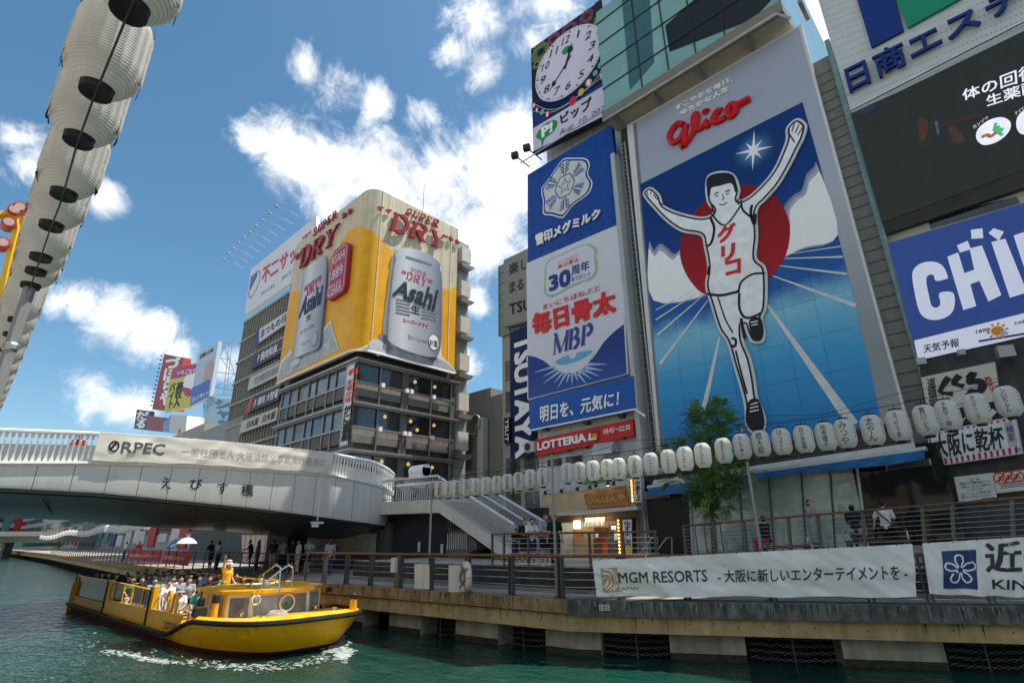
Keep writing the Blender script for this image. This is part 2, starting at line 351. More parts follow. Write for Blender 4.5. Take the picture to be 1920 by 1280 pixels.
rs = random.Random(3)
o = mb.build('weathered_slab_edge', NEWS, QW)
mb = MB(); solid(mb, offs(edge, .12), offs(edge, .55), .66, 1.08); mb.build('beam', BEAM, QW)
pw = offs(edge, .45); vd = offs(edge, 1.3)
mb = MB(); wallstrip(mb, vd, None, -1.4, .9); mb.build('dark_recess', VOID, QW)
OPEN = [(560, 600), (625, 655), (678, 728), (788, 854), (934, 1023), (1126, 1254), (1395, 1574), (1764, 1960)]
def pier(xa, xb, end=None):
    pa, _ = along(pw, xa, 1190); pb = end or along(pw, xb, 1190)[0]
    pts = [pa]+[p for p in pw if min(pa.x, pb.x)+.01 < p.x < max(pa.x, pb.x)-.01]+[pb]
    mb = MB(); solid(mb, pts, offs(pts, .8), -1.4, .70); o = mb.build('pier', PIERM, QW, recalc=True)
    mb = MB(); q = offs(pts, -.03); solid(mb, q, offs(pts, -.003), -.5, .17); mb.build('tide_mark', mat('tide_mark', (.035, .036, .022), .8, var=.4, sc=4, bump=.4), o)
for (a, b), (c, d) in zip(OPEN[:-1], OPEN[1:]): pier(b, c)
netm = mat('net_wire', (.10, .10, .095), .5, .6)
for a, b in OPEN[3:]:
    pa, _ = along(pw, a+2, 1190); pb, _ = along(pw, min(b, 1918), 1190); ln = (pb-pa).length; mb = MB(); n = max(3, int(ln/.17)); q = Vector((0, .12, 0))
    for lay in (0, 1):
        for j in range(4):
            path = []
            for i in range(n+1):
                t = i/n; z = .64-.16*j-(.07 if (i+lay+j) % 2 else 0)-.05*math.sin(t*math.pi)-.015*math.sin(i*2.3+j)
                p = pa.lerp(pb, t)+q; path.append(Vector((p.x, p.y, z)))
            mb.tube(path, .006, 3)
    p = pa.lerp(pb, .48)+q; mb.tube([Vector((p.x, p.y, -.5)), Vector((p.x, p.y, .7))], .02, 5)
    mb.build('chain_net', netm, QW)
def on_face(mb, poly, t, z0, z1, w, lift):   # a small upright patch lying on a long wall face
    s = arc0(poly); d = s[-1]*t
    for i in range(len(poly)-1):
        if s[i] <= d < s[i+1]:
            e = (poly[i+1]-poly[i]); e.z = 0; e.normalize(); q = poly[i]+e*(d-s[i]); n = Vector((e.y, -e.x, 0))*lift
            mb.add([Vector((q.x, q.y, z0))+e*-w*.25+n, Vector((q.x, q.y, z0))+e*w*.15+n, Vector((q.x, q.y, z1))+e*w+n, Vector((q.x, q.y, z1))-e*w+n], [(0, 1, 2, 3)]); return
def arc0(p):
    s = [0]
    for a, b in zip(p[:-1], p[1:]): s.append(s[-1]+(b-a).length)
    return s
rs = random.Random(17); fr_ = offs(edge, -.03)[kx:-1]; fo_ = edge[4:kx+1]; fb_ = offs(edge, .12)[4:-1]; md, mp, mh = MB(), MB(), MB()
for k in range(80): on_face(md, fr_, rs.random(), 1.45-rs.uniform(.1, .36), 1.46, rs.uniform(.012, .05), .004+.00003*k)
for k in range(46): on_face(mp, fr_, rs.random(), 1.45-rs.uniform(.08, .3), 1.46, rs.uniform(.01, .04), .009+.00003*k)
for k in range(70): on_face(md, fo_, rs.random(), 1.44-rs.uniform(.08, .3), 1.455, rs.uniform(.01, .04), .004+.00003*k)
for k in range(40): z = rs.uniform(.82, .95); on_face(mh, fb_, (k+.5)/40, z-.025, z+.025, .025, .004)
for k in range(60): on_face(mh, fb_, rs.random(), 1.07-rs.uniform(.1, .34), 1.075, rs.uniform(.008, .02), .006+.00003*k)
md.build('drip_stain', mat('drip_dark', (.065, .065, .056), .9, var=.5, sc=6), QW, recalc=False); mp.build('lime_streak', mat('lime_streak', (.2, .2, .18), .9, var=.4, sc=6), QW, recalc=False); mh.build('bolt_rust', mat('bolt_rust', (.13, .075, .035), .9, var=.5, sc=6), QW, recalc=False)
p = at_col(edge, *B5((80, 322))[0]); plq = MB()
pl = Pl(p, (p-EYE)*Vector((1, 1, 0)).z if False else Vector((.45, -.9, 0)))
plate = MB(); cs = [pl.hit(*q, .045) for q in B5((55, 310), (102, 310), (103, 337), (57, 335))]; plate.poly(cs); pa_ = plate.build('number_patch', mat('stencil_white', (.55, .55, .52), .8, var=.3, sc=8), QW, recalc=False)
text(QW, '185', B5((60, 312), (98, 313), (99, 334), (62, 332)), pl, INK, .01, .05)
# upper deck (front wall z 2.2) and terrace before the glass shop front
WALLM = mat('deck_wall_stone', (.05, .05, .046), .9, var=.35, sc=3, streak=.4, bump=.6, bsc=4)
ud = offs(edge, 2.0); ud[2].y += 1; ud[3].y += .6
for i in range(2, 7): ud[i].y = min(max(ud[i].y, 14.4), 14.9)
i0 = 4; i1 = len(ud)
mb = MB(); solid(mb, ud[i0:], offs(ud, .35)[i0:], 1.45, 2.2); mb.add([], [])
rw = mb.build('deck_wall', WALLM); tag(rw, 'dark rough stone retaining wall behind the lower walkway railing', 'wall')
mb = MB(); solid(mb, offs(ud, .02)[i0:], [Vector((p.x, 60, 2.2)) for p in ud[i0:]], 2.0, 2.206)
tag(mb.build('upper_deck', PAVE, org=(0, 20, 2)), kind='structure')
# low dark coping in front of the wall
mb = MB(); solid(mb, offs(ud, -.25)[i0:], offs(ud, -.01)[i0:], 1.45, 1.56); tag(mb.build('wall_kerb', mat('kerb_stone', (.22, .21, .2), .8, var=.2)), 'grey kerb along the foot of the dark deck wall', 'kerb')
# ================================================================== BRIDGE
BR = thing('canal_bridge', 'white curved road bridge with finned balustrade over the canal', 'bridge', (-34, 9, 1.4))
BWH = mat('bridge_white', (.74, .74, .72), .35, .0, var=.05, sc=.8, streak=.12)
BPAN = mat('bridge_panel', (.66, .67, .65), .38, .1, var=.06, sc=.8, streak=.12)
def bpath(d=0.0):                            # plan of the near face; d outwards
    pts = [Vector((-28+d, -9+.5*i, 0)) for i in range(53)]           # Y -9 .. 17
    for k in range(0, 19): a = R_(5.6*k); pts.append(Vector((-31.5+(3.5+d)*math.cos(a), 17.1+(3.5+d)*math.sin(a), 0)))
    return pts
def lerp(tab, x):
    for (a, b), (c, d) in zip(tab[:-1], tab[1:]):
        if x <= c: return b+(d-b)*max(0, (x-a))/(c-a)
    return tab[-1][1]
plen = []
def arc(pts):
    s = [0]
    for a, b in zip(pts[:-1], pts[1:]): s.append(s[-1]+(b-a).length)
    return s
base = bpath(); bs = arc(base)               # s = Y+9 on the straight
ZT = [(0, 5.6), (10.4, 6.06), (13.5, 6.32), (17, 6.47), (20, 6.5), (24, 6.52), (26.5, 6.2), (28.5, 5.95), (32, 5.75)]
ZB = [(0, 5.05), (10.6, 5.01), (13.7, 4.96), (17, 4.74), (20.1, 4.51), (22.6, 4.27), (25.3, 3.98), (28.3, 3.7), (32, 3.6)]
ZP = [(0, 7.0), (10.1, 7.22), (13.2, 7.45), (18, 7.6), (23.8, 7.62), (26.3, 7.42), (28.5, 7.0), (32, 6.8)]
def band(mb, d, z0, z1, i0=0, i1=None, gap=0.0):
    p = bpath(d)[i0:i1]; s = bs[i0:i1]
    mb.grid([[Vector((q.x, q.y, z0(t))) for q, t in zip(p, s)], [Vector((q.x, q.y, z1(t))) for q, t in zip(p, s)]])
zt = lambda t: lerp(ZT, t); zb = lambda t: lerp(ZB, t); zp = lambda t: lerp(ZP, t)
def rounded(prof, name, m, smooth=True):     # sweep a profile [(d, zfun)] along the plan
    rows = []
    for d, zf in prof:
        p = bpath(d); rows.append([Vector((q.x, q.y, zf(t))) for q, t in zip(p, bs)])
    return MB().grid(rows).build(name, m, BR, smooth)
# fascia panels with open joints, backed by a dark liner
rows = []; mb = MB()
def pt(d, s, zf):
    for i in range(len(bs)-1):
        if bs[i] <= s <= bs[i+1]+1e-6:
            k = (s-bs[i])/(bs[i+1]-bs[i]); p = bpath(d); q = p[i].lerp(p[i+1], k); return Vector((q.x, q.y, zf(s)))
s = .02
while s < bs[-1]-1.0:
    e = s+1.13; sub = [s+(e-s)*k/4 for k in range(5)]
    mb.grid([[pt(-.16, t, lambda t: zb(t)-.02) for t in sub], [pt(-.05, t, lambda t: zb(t)+.07) for t in sub], [pt(0, t, lambda t: zb(t)+.22) for t in sub], [pt(0, t, lambda t: zt(t)-.12) for t in sub]])
    s = e+.022
mb.build('fascia_panels', BPAN, BR, True)
rounded([(-.2, lambda t: zb(t)-.05), (-.03, zb), (-.03, zt)], 'joint_liner', DARK, False)
rounded([(-.02, lambda t: zt(t)-.13), (.06, lambda t: zt(t)-.12), (.12, lambda t: zt(t)-.05), (.1, lambda t: zt(t)+.03), (-.4, lambda t: zt(t)+.06)], 'edge_lip', BWH)
# balustrade fins with oval gaps, and the rolled top rail
mb = MB(); s = .1; P_ = [bpath(-.12), bpath(.02)]
while s < bs[-1]-.1:
    w = .058; a0 = pt(-.02, s-w, zt); a1 = pt(-.02, s+w, zt); i = (a1-a0).normalized(); nrm = Vector((i.y, -i.x, 0)); h = zp(s)-zt(s)
    for (k0, k1, w0, w1, l0, l1) in ((0, .28, .075, .028, 0, .03), (.28, .72, .028, .032, .03, .11), (.72, 1, .032, .075, .11, .12)):
        c = pt(-.1, s, zt); q = []
        for k, ww, l in ((k0, w0, l0), (k1, w1, l1)):
            b = c+Vector((0, 0, h*k))+nrm*l
            q += [b-i*ww-nrm*.03, b+i*ww-nrm*.03, b+i*ww+nrm*.03, b-i*ww+nrm*.03]
        mb.add(q, [(0, 1, 5, 4), (1, 2, 6, 5), (2, 3, 7, 6), (3, 0, 4, 7)])
    s += .19
tag(mb.build('balustrade_fins', BWH, BR), kind='stuff')
path = [pt(.02, t, lambda t: zp(t)+.02) for t in [bs[-1]*k/70 for k in range(71)]]
MB().tube(path, .085, 8).build('top_rail', BWH, BR, True)
rounded([(-.45, zt), (-.45, lambda t: zt(t)+.75)], 'inner_screen', mat('inner_screen', (.25, .27, .27), .5), False)
# deck, soffit and far side
inner = [(-40.5, -9), (-40.5, 21)]
mb = MB(); pp = bpath(-.3); mb.grid([[Vector((q.x, q.y, zt(t)-.02)) for q, t in zip(pp, bs)], [Vector((-40.5, min(q.y, 20.5), zt(t)+.05)) for q, t in zip(pp, bs)]]); mb.build('deck', PAVE, BR)
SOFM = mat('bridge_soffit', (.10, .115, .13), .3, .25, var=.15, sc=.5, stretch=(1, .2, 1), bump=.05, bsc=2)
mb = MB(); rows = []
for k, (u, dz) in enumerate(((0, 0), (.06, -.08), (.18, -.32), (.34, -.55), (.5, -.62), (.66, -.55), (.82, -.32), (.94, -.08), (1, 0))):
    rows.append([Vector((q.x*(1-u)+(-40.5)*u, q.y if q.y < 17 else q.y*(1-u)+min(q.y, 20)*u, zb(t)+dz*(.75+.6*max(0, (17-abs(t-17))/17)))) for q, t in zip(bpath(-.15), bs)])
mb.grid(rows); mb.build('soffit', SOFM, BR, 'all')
mb = MB()
for yy in (3, 8.5, 14): mb.tube([Vector((-28.6-(11.2)*k/8, yy+k*.35, lerp(ZB, yy+9)-.05-.66*math.sin(math.pi*(.05+k/8*.9)))) for k in range(9)], .03, 4)
mb.build('soffit_seam', DARK, BR)
mb = MB(); mb.bb(-40.8, -40.5, -9, 20.8, 4.9, 6.6); mb.bb(-40.75, -40.55, -9, 20.8, 6.6, 7.35); mb.build('far_parapet', BPAN, BR)
FR = [Vector((-40.6, -9+i, 7.55+.45*math.sin(math.pi*(i)/34))) for i in range(30)]
MB().tube(FR, .13, 8).build('far_rail', BWH, BR, True)
mb = MB(); mb.bb(-37.6, -34.6, 15.9, 17.2, 1.3, 4.6); mb.build('pier_column', mat('pier_black', (.02, .022, .024), .6), BR)
mb = MB(); mb.tube([pt(.1, 23.3, lambda t: zp(t)+.1), pt(.12, 23.3, lambda t: zb(t)-.1)], .03, 6); c = pt(.12, 23.3, lambda t: zb(t)-.2); mb.box(c, (.25, .6, .1)); mb.box(c+Vector((0, -.1, -.14)), (.18, .3, .16)); mb.build('downpipe_lamp', BWH, BR)
text(BR, 'え', A2((693, 400), (733, 402), (730, 448), (692, 446)), PX(-28), INK, .02, .02)
text(BR, 'び', A2((815, 405), (866, 407), (864, 452), (815, 450)), PX(-28), INK, .02, .02)
text(BR, 'す', A2((932, 420), (976, 422), (972, 470), (932, 468)), PX(-28), INK, .02, .02)
text(BR, '橋', A2((1035, 428), (1086, 430), (1083, 480), (1034, 477)), PX(-28), INK, .02, .02)
# ================================================================== RIGHT-HAND BUILDINGS
P25 = PY(25.0)
def H25(x, y): return P25.hit(x, y)
# ---------------------------------------------------------------- sign tower
TW = thing('sign_tower', 'slim pale grey tower carrying the stacked clock, snowflake and milk billboards', 'building', (-18.2, 26, 2.2))
TWM = mat('tower_wall', (.50, .52, .52), .6, var=.06, streak=.3)
mb = MB(); mb.bb(-21.8, -14.35, 25.25, 40, 2.0, 26.3); mb.bb(-21.2, -14.35, 26.6, 40, 26.3, 36.8); mb.build('wall', TWM, TW)
mb = MB()                                     # rounded pilaster right of the signs
mb.bb(-14.6, -14.32, 24.83, 25.249, 6.35, 26.2); mb.build('corner_pilaster', mat('pilaster', (.42, .44, .43), .5, var=.06, streak=.3), TW)
mb = MB()
for x in (-14.05, -13.75): mb.tube([Vector((x, 25.35, 6)), Vector((x, 25.35, 27))], .035, 5)
z = 6.1
while z < 27: mb.tube([Vector((-14.05, 25.35, z)), Vector((-13.75, 25.35, z))], .025, 4); z += .33
mb.tube([Vector((-13.9, 25.6, 6)), Vector((-13.9, 25.6, 27))], .06, 6); mb.build('ladder', STEEL, TW)
mb = MB(); mb.bb(-14.349, -13.3, 26.0, 26.4, 2.2, 29); mb.build('recess_wall', mat('recess_wall', (.12, .125, .12), .8, var=.2, streak=.4), TW)
mb = MB(); mb.bb(-14.349, -13.38, 25.05, 25.999, 2.2, 6.6); mb.build('lower_pier', TWM, TW)
for (a, b, c, d) in (((250, 1155), (325, 1150), (325, 1185), (250, 1190)),):
    pass
mb = MB()
for q in (B1((1145, 290), (1240, 275), (1242, 322), (1147, 335)), B1((1268, 270), (1378, 255), (1380, 300), (1270, 315))):
    mb.poly([P25.hit(*k, -.2) for k in q])
mb.build('small_window', glass('dark_pane', (.03, .035, .04), .06), TW)
mb = MB(); c = P25.hit(*B1((1570, 225))[0]); mb.box(c+Vector((0, -.2, .1)), (1.3, .5, .5)); mb.slab([c+Vector(q) for q in ((-.65, -.45, .35), (-.65, -.45, -.15), (-.65, -.75, -.3), (-.65, -.75, -.1))], (1.3, 0, 0)); mb.build('vent_hood', mat('vent_metal', (.45, .46, .46), .4, .5), TW)
mb = MB(); cs = [P25.hit(*q, -.2) for q in B1((1385, 330), (1715, 285), (1715, 400), (1390, 455))]; mb.poly(cs); mb.build('green_fascia', mat('green_sign', (.06, .3, .08), .4), TW, recalc=False)
text(TW, 'いただき', B1((1430, 345), (1690, 312), (1692, 378), (1432, 420)), P25, WHITE, .01, -.18)
# tower sign lights: floodlights at the left
mb = MB()
for q in A4((170, 932), (238, 890)): c = P25.hit(*q, 1.2); mb.box(c, (.5, .35, .45), .4); mb.tube([c, c+Vector((.4, 1.2, -.6))], .05, 5)
o = mb.build('floodlight_pair', DARK, TW); MB().tube([P25.hit(*q, .9) for q in A4((185, 965), (690, 655))], .05, 5).build('light_rail', STEEL, TW)
# ---------------------------------------------------------------- clock billboard
PCK = Pl(P25.hit(*A4((201, 280))[0]), Vector((.081, -1, 0)))
CK = thing('clock_billboard', 'tall billboard with a big white clock face among fireworks and festival lanterns', 'billboard', (-17.6, 25, 28))
cpx = A4((201, 280), (612, 0), (688, 630), (213, 868)); tr = ( (A4((606, -22)))[0], )
cpx = [A4((200, 281))[0], A4((606, -2))[0], A4((688, 630))[0], A4((213, 870))[0]]
board(CK, 'panel', cpx, PCK, mat('night_print', (.010, .012, .028), .35, var=.5, sc=.5, col2=(.03, .012, .03)), .5)
flat(CK, 'blue_field', A4((209, 600), (300, 690), (650, 440), (640, 290), (658, 450), (655, 468), (214, 735)), PCK, ramp_z('night_blue', 27, 36, [(0, (.02, .12, .3)), (.5, (.015, .05, .2)), (1, (.01, .012, .05))]), .012)
flat(CK, 'white_field', A4((214, 735), (656, 468), (687, 628), (213, 868)), PCK, mat('lilac_white', (.56, .54, .66), .4, var=.03), .024)
fc = [A4((228, 440))[0]]
face = A4((228, 470), (240, 400), (290, 300), (370, 210), (460, 155), (540, 140), (590, 170), (607, 235), (590, 330), (540, 420), (470, 500), (390, 560), (320, 583), (260, 570), (232, 520))
flat(CK, 'clock_face', face, PCK, mat('clock_white', (.60, .58, .68), .4, var=.02), .05, 5, .05)
NUM = {'12': (402, 232, 27), '1': (472, 198, 6), '2': (530, 205, 22), '3': (552, 262, 22), '4': (542, 340, 22), '5': (490, 427, 20), '6': (415, 492, 20), '7': (350, 522, 20), '8': (292, 512, 20), '9': (270, 460, 20), '10': (287, 380, 26), '11': (333, 300, 26)}
for k, (x, y, w) in NUM.items():
    ww = w*.78; h = 22
    text(CK, k, A4((x-ww+4, y-h+ww*.62), (x+ww+4, y-h-ww*.62), (x+ww-3, y+h-ww*.62), (x-ww-3, y+h+ww*.62)), PCK, INK, .015, .06, name='numeral', sh=.12)
import cmath
cx, cy = 416, 362
mb = MB(); pts = spline([PCK.hit(*q) for q in face], True, 5); cen = PCK.hit(*A4((cx, cy))[0])
for k in range(60):
    q = pts[int(k*len(pts)/60)]; mb.stroke([cen.lerp(q, .93 if k % 5 else .9), cen.lerp(q, .97)], .05 if k % 5 else .11, PCK, .06)
mb.build('minute_marks', INK, CK, recalc=False)
mb = MB(); mb.stroke([PCK.hit(*q) for q in A4((432, 320), (333, 485), (305, 528))], [.10, .1, .04], PCK, .085); mb.build('minute_hand', INK, CK, recalc=False)
disc(CK, 'hand_bead', A4((333, 482))[0], .2, PCK, INK, .09, .24, 12)
mb = MB(); mb.stroke([PCK.hit(*q) for q in A4((395, 400), (427, 290), (436, 250))], [.2, .22, .05], PCK, .075); mb.build('hour_hand', INK, CK, recalc=False)
disc(CK, 'hand_bead', A4((427, 287))[0], .26, PCK, INK, .08, .3, 12)
disc(CK, 'emblem', A4((405, 290))[0], .42, PCK, mat('emblem_green', (.02, .25, .07), .4), .065, .36, 16)
FWK = [mat('firework_green', (.28, .42, .12), .5), mat('firework_pink', (.35, .10, .16), .5), mat('firework_white', (.5, .5, .5), .5)]
for (x, y, r, mi, n) in ((255, 300, 55, 0, 26), (590, 120, 34, 0, 22), (420, 170, 45, 1, 24), (330, 225, 36, 1, 22), (520, 95, 40, 1, 22), (235, 370, 25, 0, 14)):
    mb = MB(); rr = random.Random(x)
    for k in range(n):
        a = 2*math.pi*k/n; l0 = .3+.2*rr.random(); l1 = .8+.3*rr.random()
        mb.stroke([PCK.hit(*A4((x+math.cos(a)*r*l0, y+math.sin(a)*r*l0-math.cos(a)*r*l0*.55))[0]), PCK.hit(*A4((x+math.cos(a)*r*l1, y+math.sin(a)*r*l1-math.cos(a)*r*l1*.55))[0])], [.03, .09], PCK, .018+.002*mi)
    mb.build('firework', FWK[mi], CK, recalc=False)
LC = [mat('bunting_red', (.5, .03, .05), .5), mat('bunting_pink', (.55, .35, .4), .5), mat('bunting_teal', (.1, .4, .42), .5), mat('bunting_yellow', (.6, .42, .04), .5)]
for i, (x, y, r, k) in enumerate(((625, 327, 15, 0), (597, 375, 16, 2), (568, 420, 15, 2), (530, 475, 20, 1), (488, 528, 19, 3), (440, 580, 24, 0), (614, 430, 27, 0), (295, 655, 18, 0), (265, 642, 16, 2), (235, 630, 14, 0), (218, 605, 12, 1))):
    b = disc(CK, 'festival_lantern', A4((x, y))[0], r*.0135, PCK, LC[k], .034, r*.0165, 14)
    disc(b, 'band', A4((x, y))[0], r*.0045, PCK, WHITE, .04, r*.015, 10) if k in (0, 1) and r < 22 else None
text(CK, '祭', A4((598, 418), (632, 400), (630, 440), (596, 458)), PCK, WHITE, .02, .045)
line(CK, 'bunting_cord', A4((210, 590), (300, 628), (400, 600), (560, 470), (640, 330)), PCK, WHITE, .03, .03, 5)
line(CK, 'bunting_cord', A4((215, 640), (330, 640), (460, 560), (655, 400)), PCK, WHITE, .03, .03, 5)
text(CK, 'ピップ', A4((368, 660), (545, 555), (547, 622), (375, 712)), PCK, INK, .04, .04)
text(CK, 'Aug. 10, 2023', A4((362, 748), (645, 590), (650, 622), (366, 790)), PCK, INK, .0, .04, sh=.04)
em = flat(CK, 'speech_emblem', A4((232, 775), (260, 730), (310, 695), (345, 690), (352, 712), (330, 755), (285, 790), (272, 815), (262, 850), (260, 805), (238, 795)), PCK, mat('emblem_green', (.02, .25, .07), .4), .04, 4)
text(CK, 'P!', A4((262, 735), (322, 700), (322, 752), (268, 788)), PCK, WHITE, .05, .05)
MB().tube([PCK.hit(*q, .05) for q in A4((607, -60), (688, 632))], .12, 4).build('edge_trim', LGREY, CK)
# ---------------------------------------------------------------- snowflake billboard
SN = thing('snowflake_billboard', 'deep blue billboard with a white snowflake and star emblem', 'billboard', (-18.2, 25, 16))
BLUE = mat('sign_blue', (.006, .055, .27), .35, var=.1, sc=1.2)
board(SN, 'panel', A4((180, 1000), (660, 710))+A5((572, 95), (147, 280)), P25, BLUE, .35)
mb = MB()
rr = random.Random(5)
for i in range(9):
    for j in range(9):
        u, v = (i+.5)/9, (j+.5)/9; p = bil([P25.hit(*q) for q in A4((180, 1000), (660, 710))+A5((572, 95), (147, 280))], u, v); mb.box(p-Vector((0, .04, 0)), (.05, .09, .05))
mb.build('bulb_sockets', mat('socket_blue', (.02, .08, .3), .3), SN)
EMB = A4((270, 1085), (300, 1040), (345, 975), (390, 920), (440, 915), (510, 918), (530, 950), (520, 1000), (545, 1050), (520, 1110), (440, 1170), (405, 1215), (380, 1238), (330, 1225), (280, 1215), (280, 1150))
flat(SN, 'emblem_rim', [((x-1063)*1.06+1063, (y-353)*1.06+353) for x, y in EMB], P25, WHITE, .06, 4, .06)
flat(SN, 'emblem_edge', [((x-1063)*1.02+1063, (y-353)*1.02+353) for x, y in EMB], P25, BLUE, .075, 4)
flat(SN, 'emblem_white', [((x-1063)*.95+1063, (y-353)*.95+353) for x, y in EMB], P25, mat('emblem_cream', (.55, .57, .55), .4), .09, 4)
cenp = (398, 1066); mb = MB()
def emb(a, r): return P25.hit(*A4((cenp[0]+r*(math.cos(a)*.86), cenp[1]+r*math.sin(a)*1.02-r*math.cos(a)*.42))[0])
star = []
for k in range(10): star.append(emb(-math.pi/2+k*math.pi/5, 44 if k % 2 == 0 else 18))
mb.stroke(star, .07, P25, .10, True); mb.build('star', BLUE, SN, recalc=False)
mb = MB()
for k in range(6):
    a = math.pi/2+k*math.pi/3; mb.stroke([emb(a-.52, 66), emb(a+.52, 66)], .07, P25, .10)
    mb.stroke([emb(a-.09, 62), emb(a-.07, 128), emb(a+.07, 128), emb(a+.09, 62)], .06, P25, .101)
    for s in (-1, 1):
        for q in (76, 96, 114): mb.stroke([emb(a+s*.09, q), emb(a+s*.28, q+12), emb(a+s*.24, q+20), emb(a+s*.08, q+9)], .055, P25, .102+.0005*q/76)
mb.build('snowflake', BLUE, SN, recalc=False)
text(SN, '雪印メグミルク', A5((188, 152), (484, 28), (484, 72), (192, 202)), P25, WHITE, .035, .05, .1)
# ---------------------------------------------------------------- milk billboard
MK = thing('milk_billboard', 'white billboard with red lettering above blue rays and an anniversary bubble', 'billboard', (-18.4, 25, 8))
PW = PY(24.9)
OFFW = mat('billboard_white', (.58, .58, .63), .35, var=.03)
board(MK, 'panel', A5((140, 280), (572, 97), (610, 790), (148, 910)), PW, OFFW, .3)
mkb = A5((147, 705), (185, 712), (220, 728), (262, 762), (300, 780), (350, 785), (410, 760), (460, 700), (500, 640), (545, 595), (590, 560), (604, 788), (150, 905))
flat(MK, 'blue_field', mkb, PW, ramp_z('milk_blue', 8.3, 13.5, [(0, (.02, .05, .22)), (.35, (.05, .16, .42)), (.62, (.03, .08, .3)), (1, (.015, .04, .2))]), .012)
mb = MB(); rc = (352, 735)
for k in range(13):
    a = R_(12+k*13); L0, L1 = 52+8*math.sin(k*2), 105+45*abs(math.cos(a))+12*math.sin(k*3.3)
    p0 = PW.hit(*A5((rc[0]+math.cos(a)*L0, rc[1]+math.sin(a)*L0*.95))[0]); p1 = PW.hit(*A5((rc[0]+math.cos(a)*L1*1.1, rc[1]+math.sin(a)*L1*.9-math.cos(a)*18))[0]); mb.stroke([p0, p1], [.22, .03], PW, .02)
mb.build('white_rays', mat('ray_print', (.32, .45, .62), .4), MK, recalc=False)
flat(MK, 'milk_bowl', A5((262, 735), (300, 778), (350, 785), (400, 765), (448, 690), (350, 640), (262, 700)), PW, OFFW, .024, 4)
flat(MK, 'pale_swoosh', A5((272, 738), (310, 712), (380, 690), (443, 682), (430, 702), (380, 730), (310, 748)), PW, mat('swoosh_blue', (.12, .36, .55), .4), .032, 4)
disc(MK, 'pearl', A5((356, 697))[0], .3, PW, OFFW, .04)
bub = A5((225, 400), (228, 340), (232, 285), (262, 255), (310, 238), (360, 212), (420, 192), (462, 215), (460, 255), (466, 310), (440, 350), (390, 368), (330, 395), (280, 425), (240, 430))
flat(MK, 'bubble_glow', [((x-1071)*1.04+1071, (y-507)*1.04+507) for x, y in bub], PW, mat('bubble_yellow', (.55, .6, .3), .4), .03, 4)
flat(MK, 'bubble_edge', bub, PW, mat('bubble_teal', (.15, .4, .5), .4), .04, 4)
flat(MK, 'bubble', [((x-1071)*.95+1071, (y-507)*.95+507) for x, y in bub], PW, OFFW, .05, 4)
text(MK, '毎日骨太', A5((288, 290), (386, 250), (386, 272), (288, 308)), PW, RED, .02, .06)
text(MK, 'まいにちほねぶと', A5((288, 275), (384, 236), (384, 246), (288, 285)), PW, RED, .01, .06)
text(MK, '30', A5((248, 345), (342, 305), (345, 380), (252, 408)), PW, NAVY, .05, .06)
text(MK, '周年', A5((350, 295), (432, 265), (434, 310), (352, 338)), PW, NAVY, .03, .06)
text(MK, 'ありがとう', A5((350, 345), (436, 318), (436, 342), (352, 366)), PW, NAVY, .015, .06)
text(MK, 'まいにちほねぶと', A5((218, 472), (480, 378), (480, 404), (219, 496)), PW, RED, .015, .03)
text(MK, '毎日骨太', A5((168, 520), (548, 402), (552, 500), (178, 610)), PW, RED, .045, .03, .06)
NV = mat('navy_letters', (.03, .05, .24), .35)
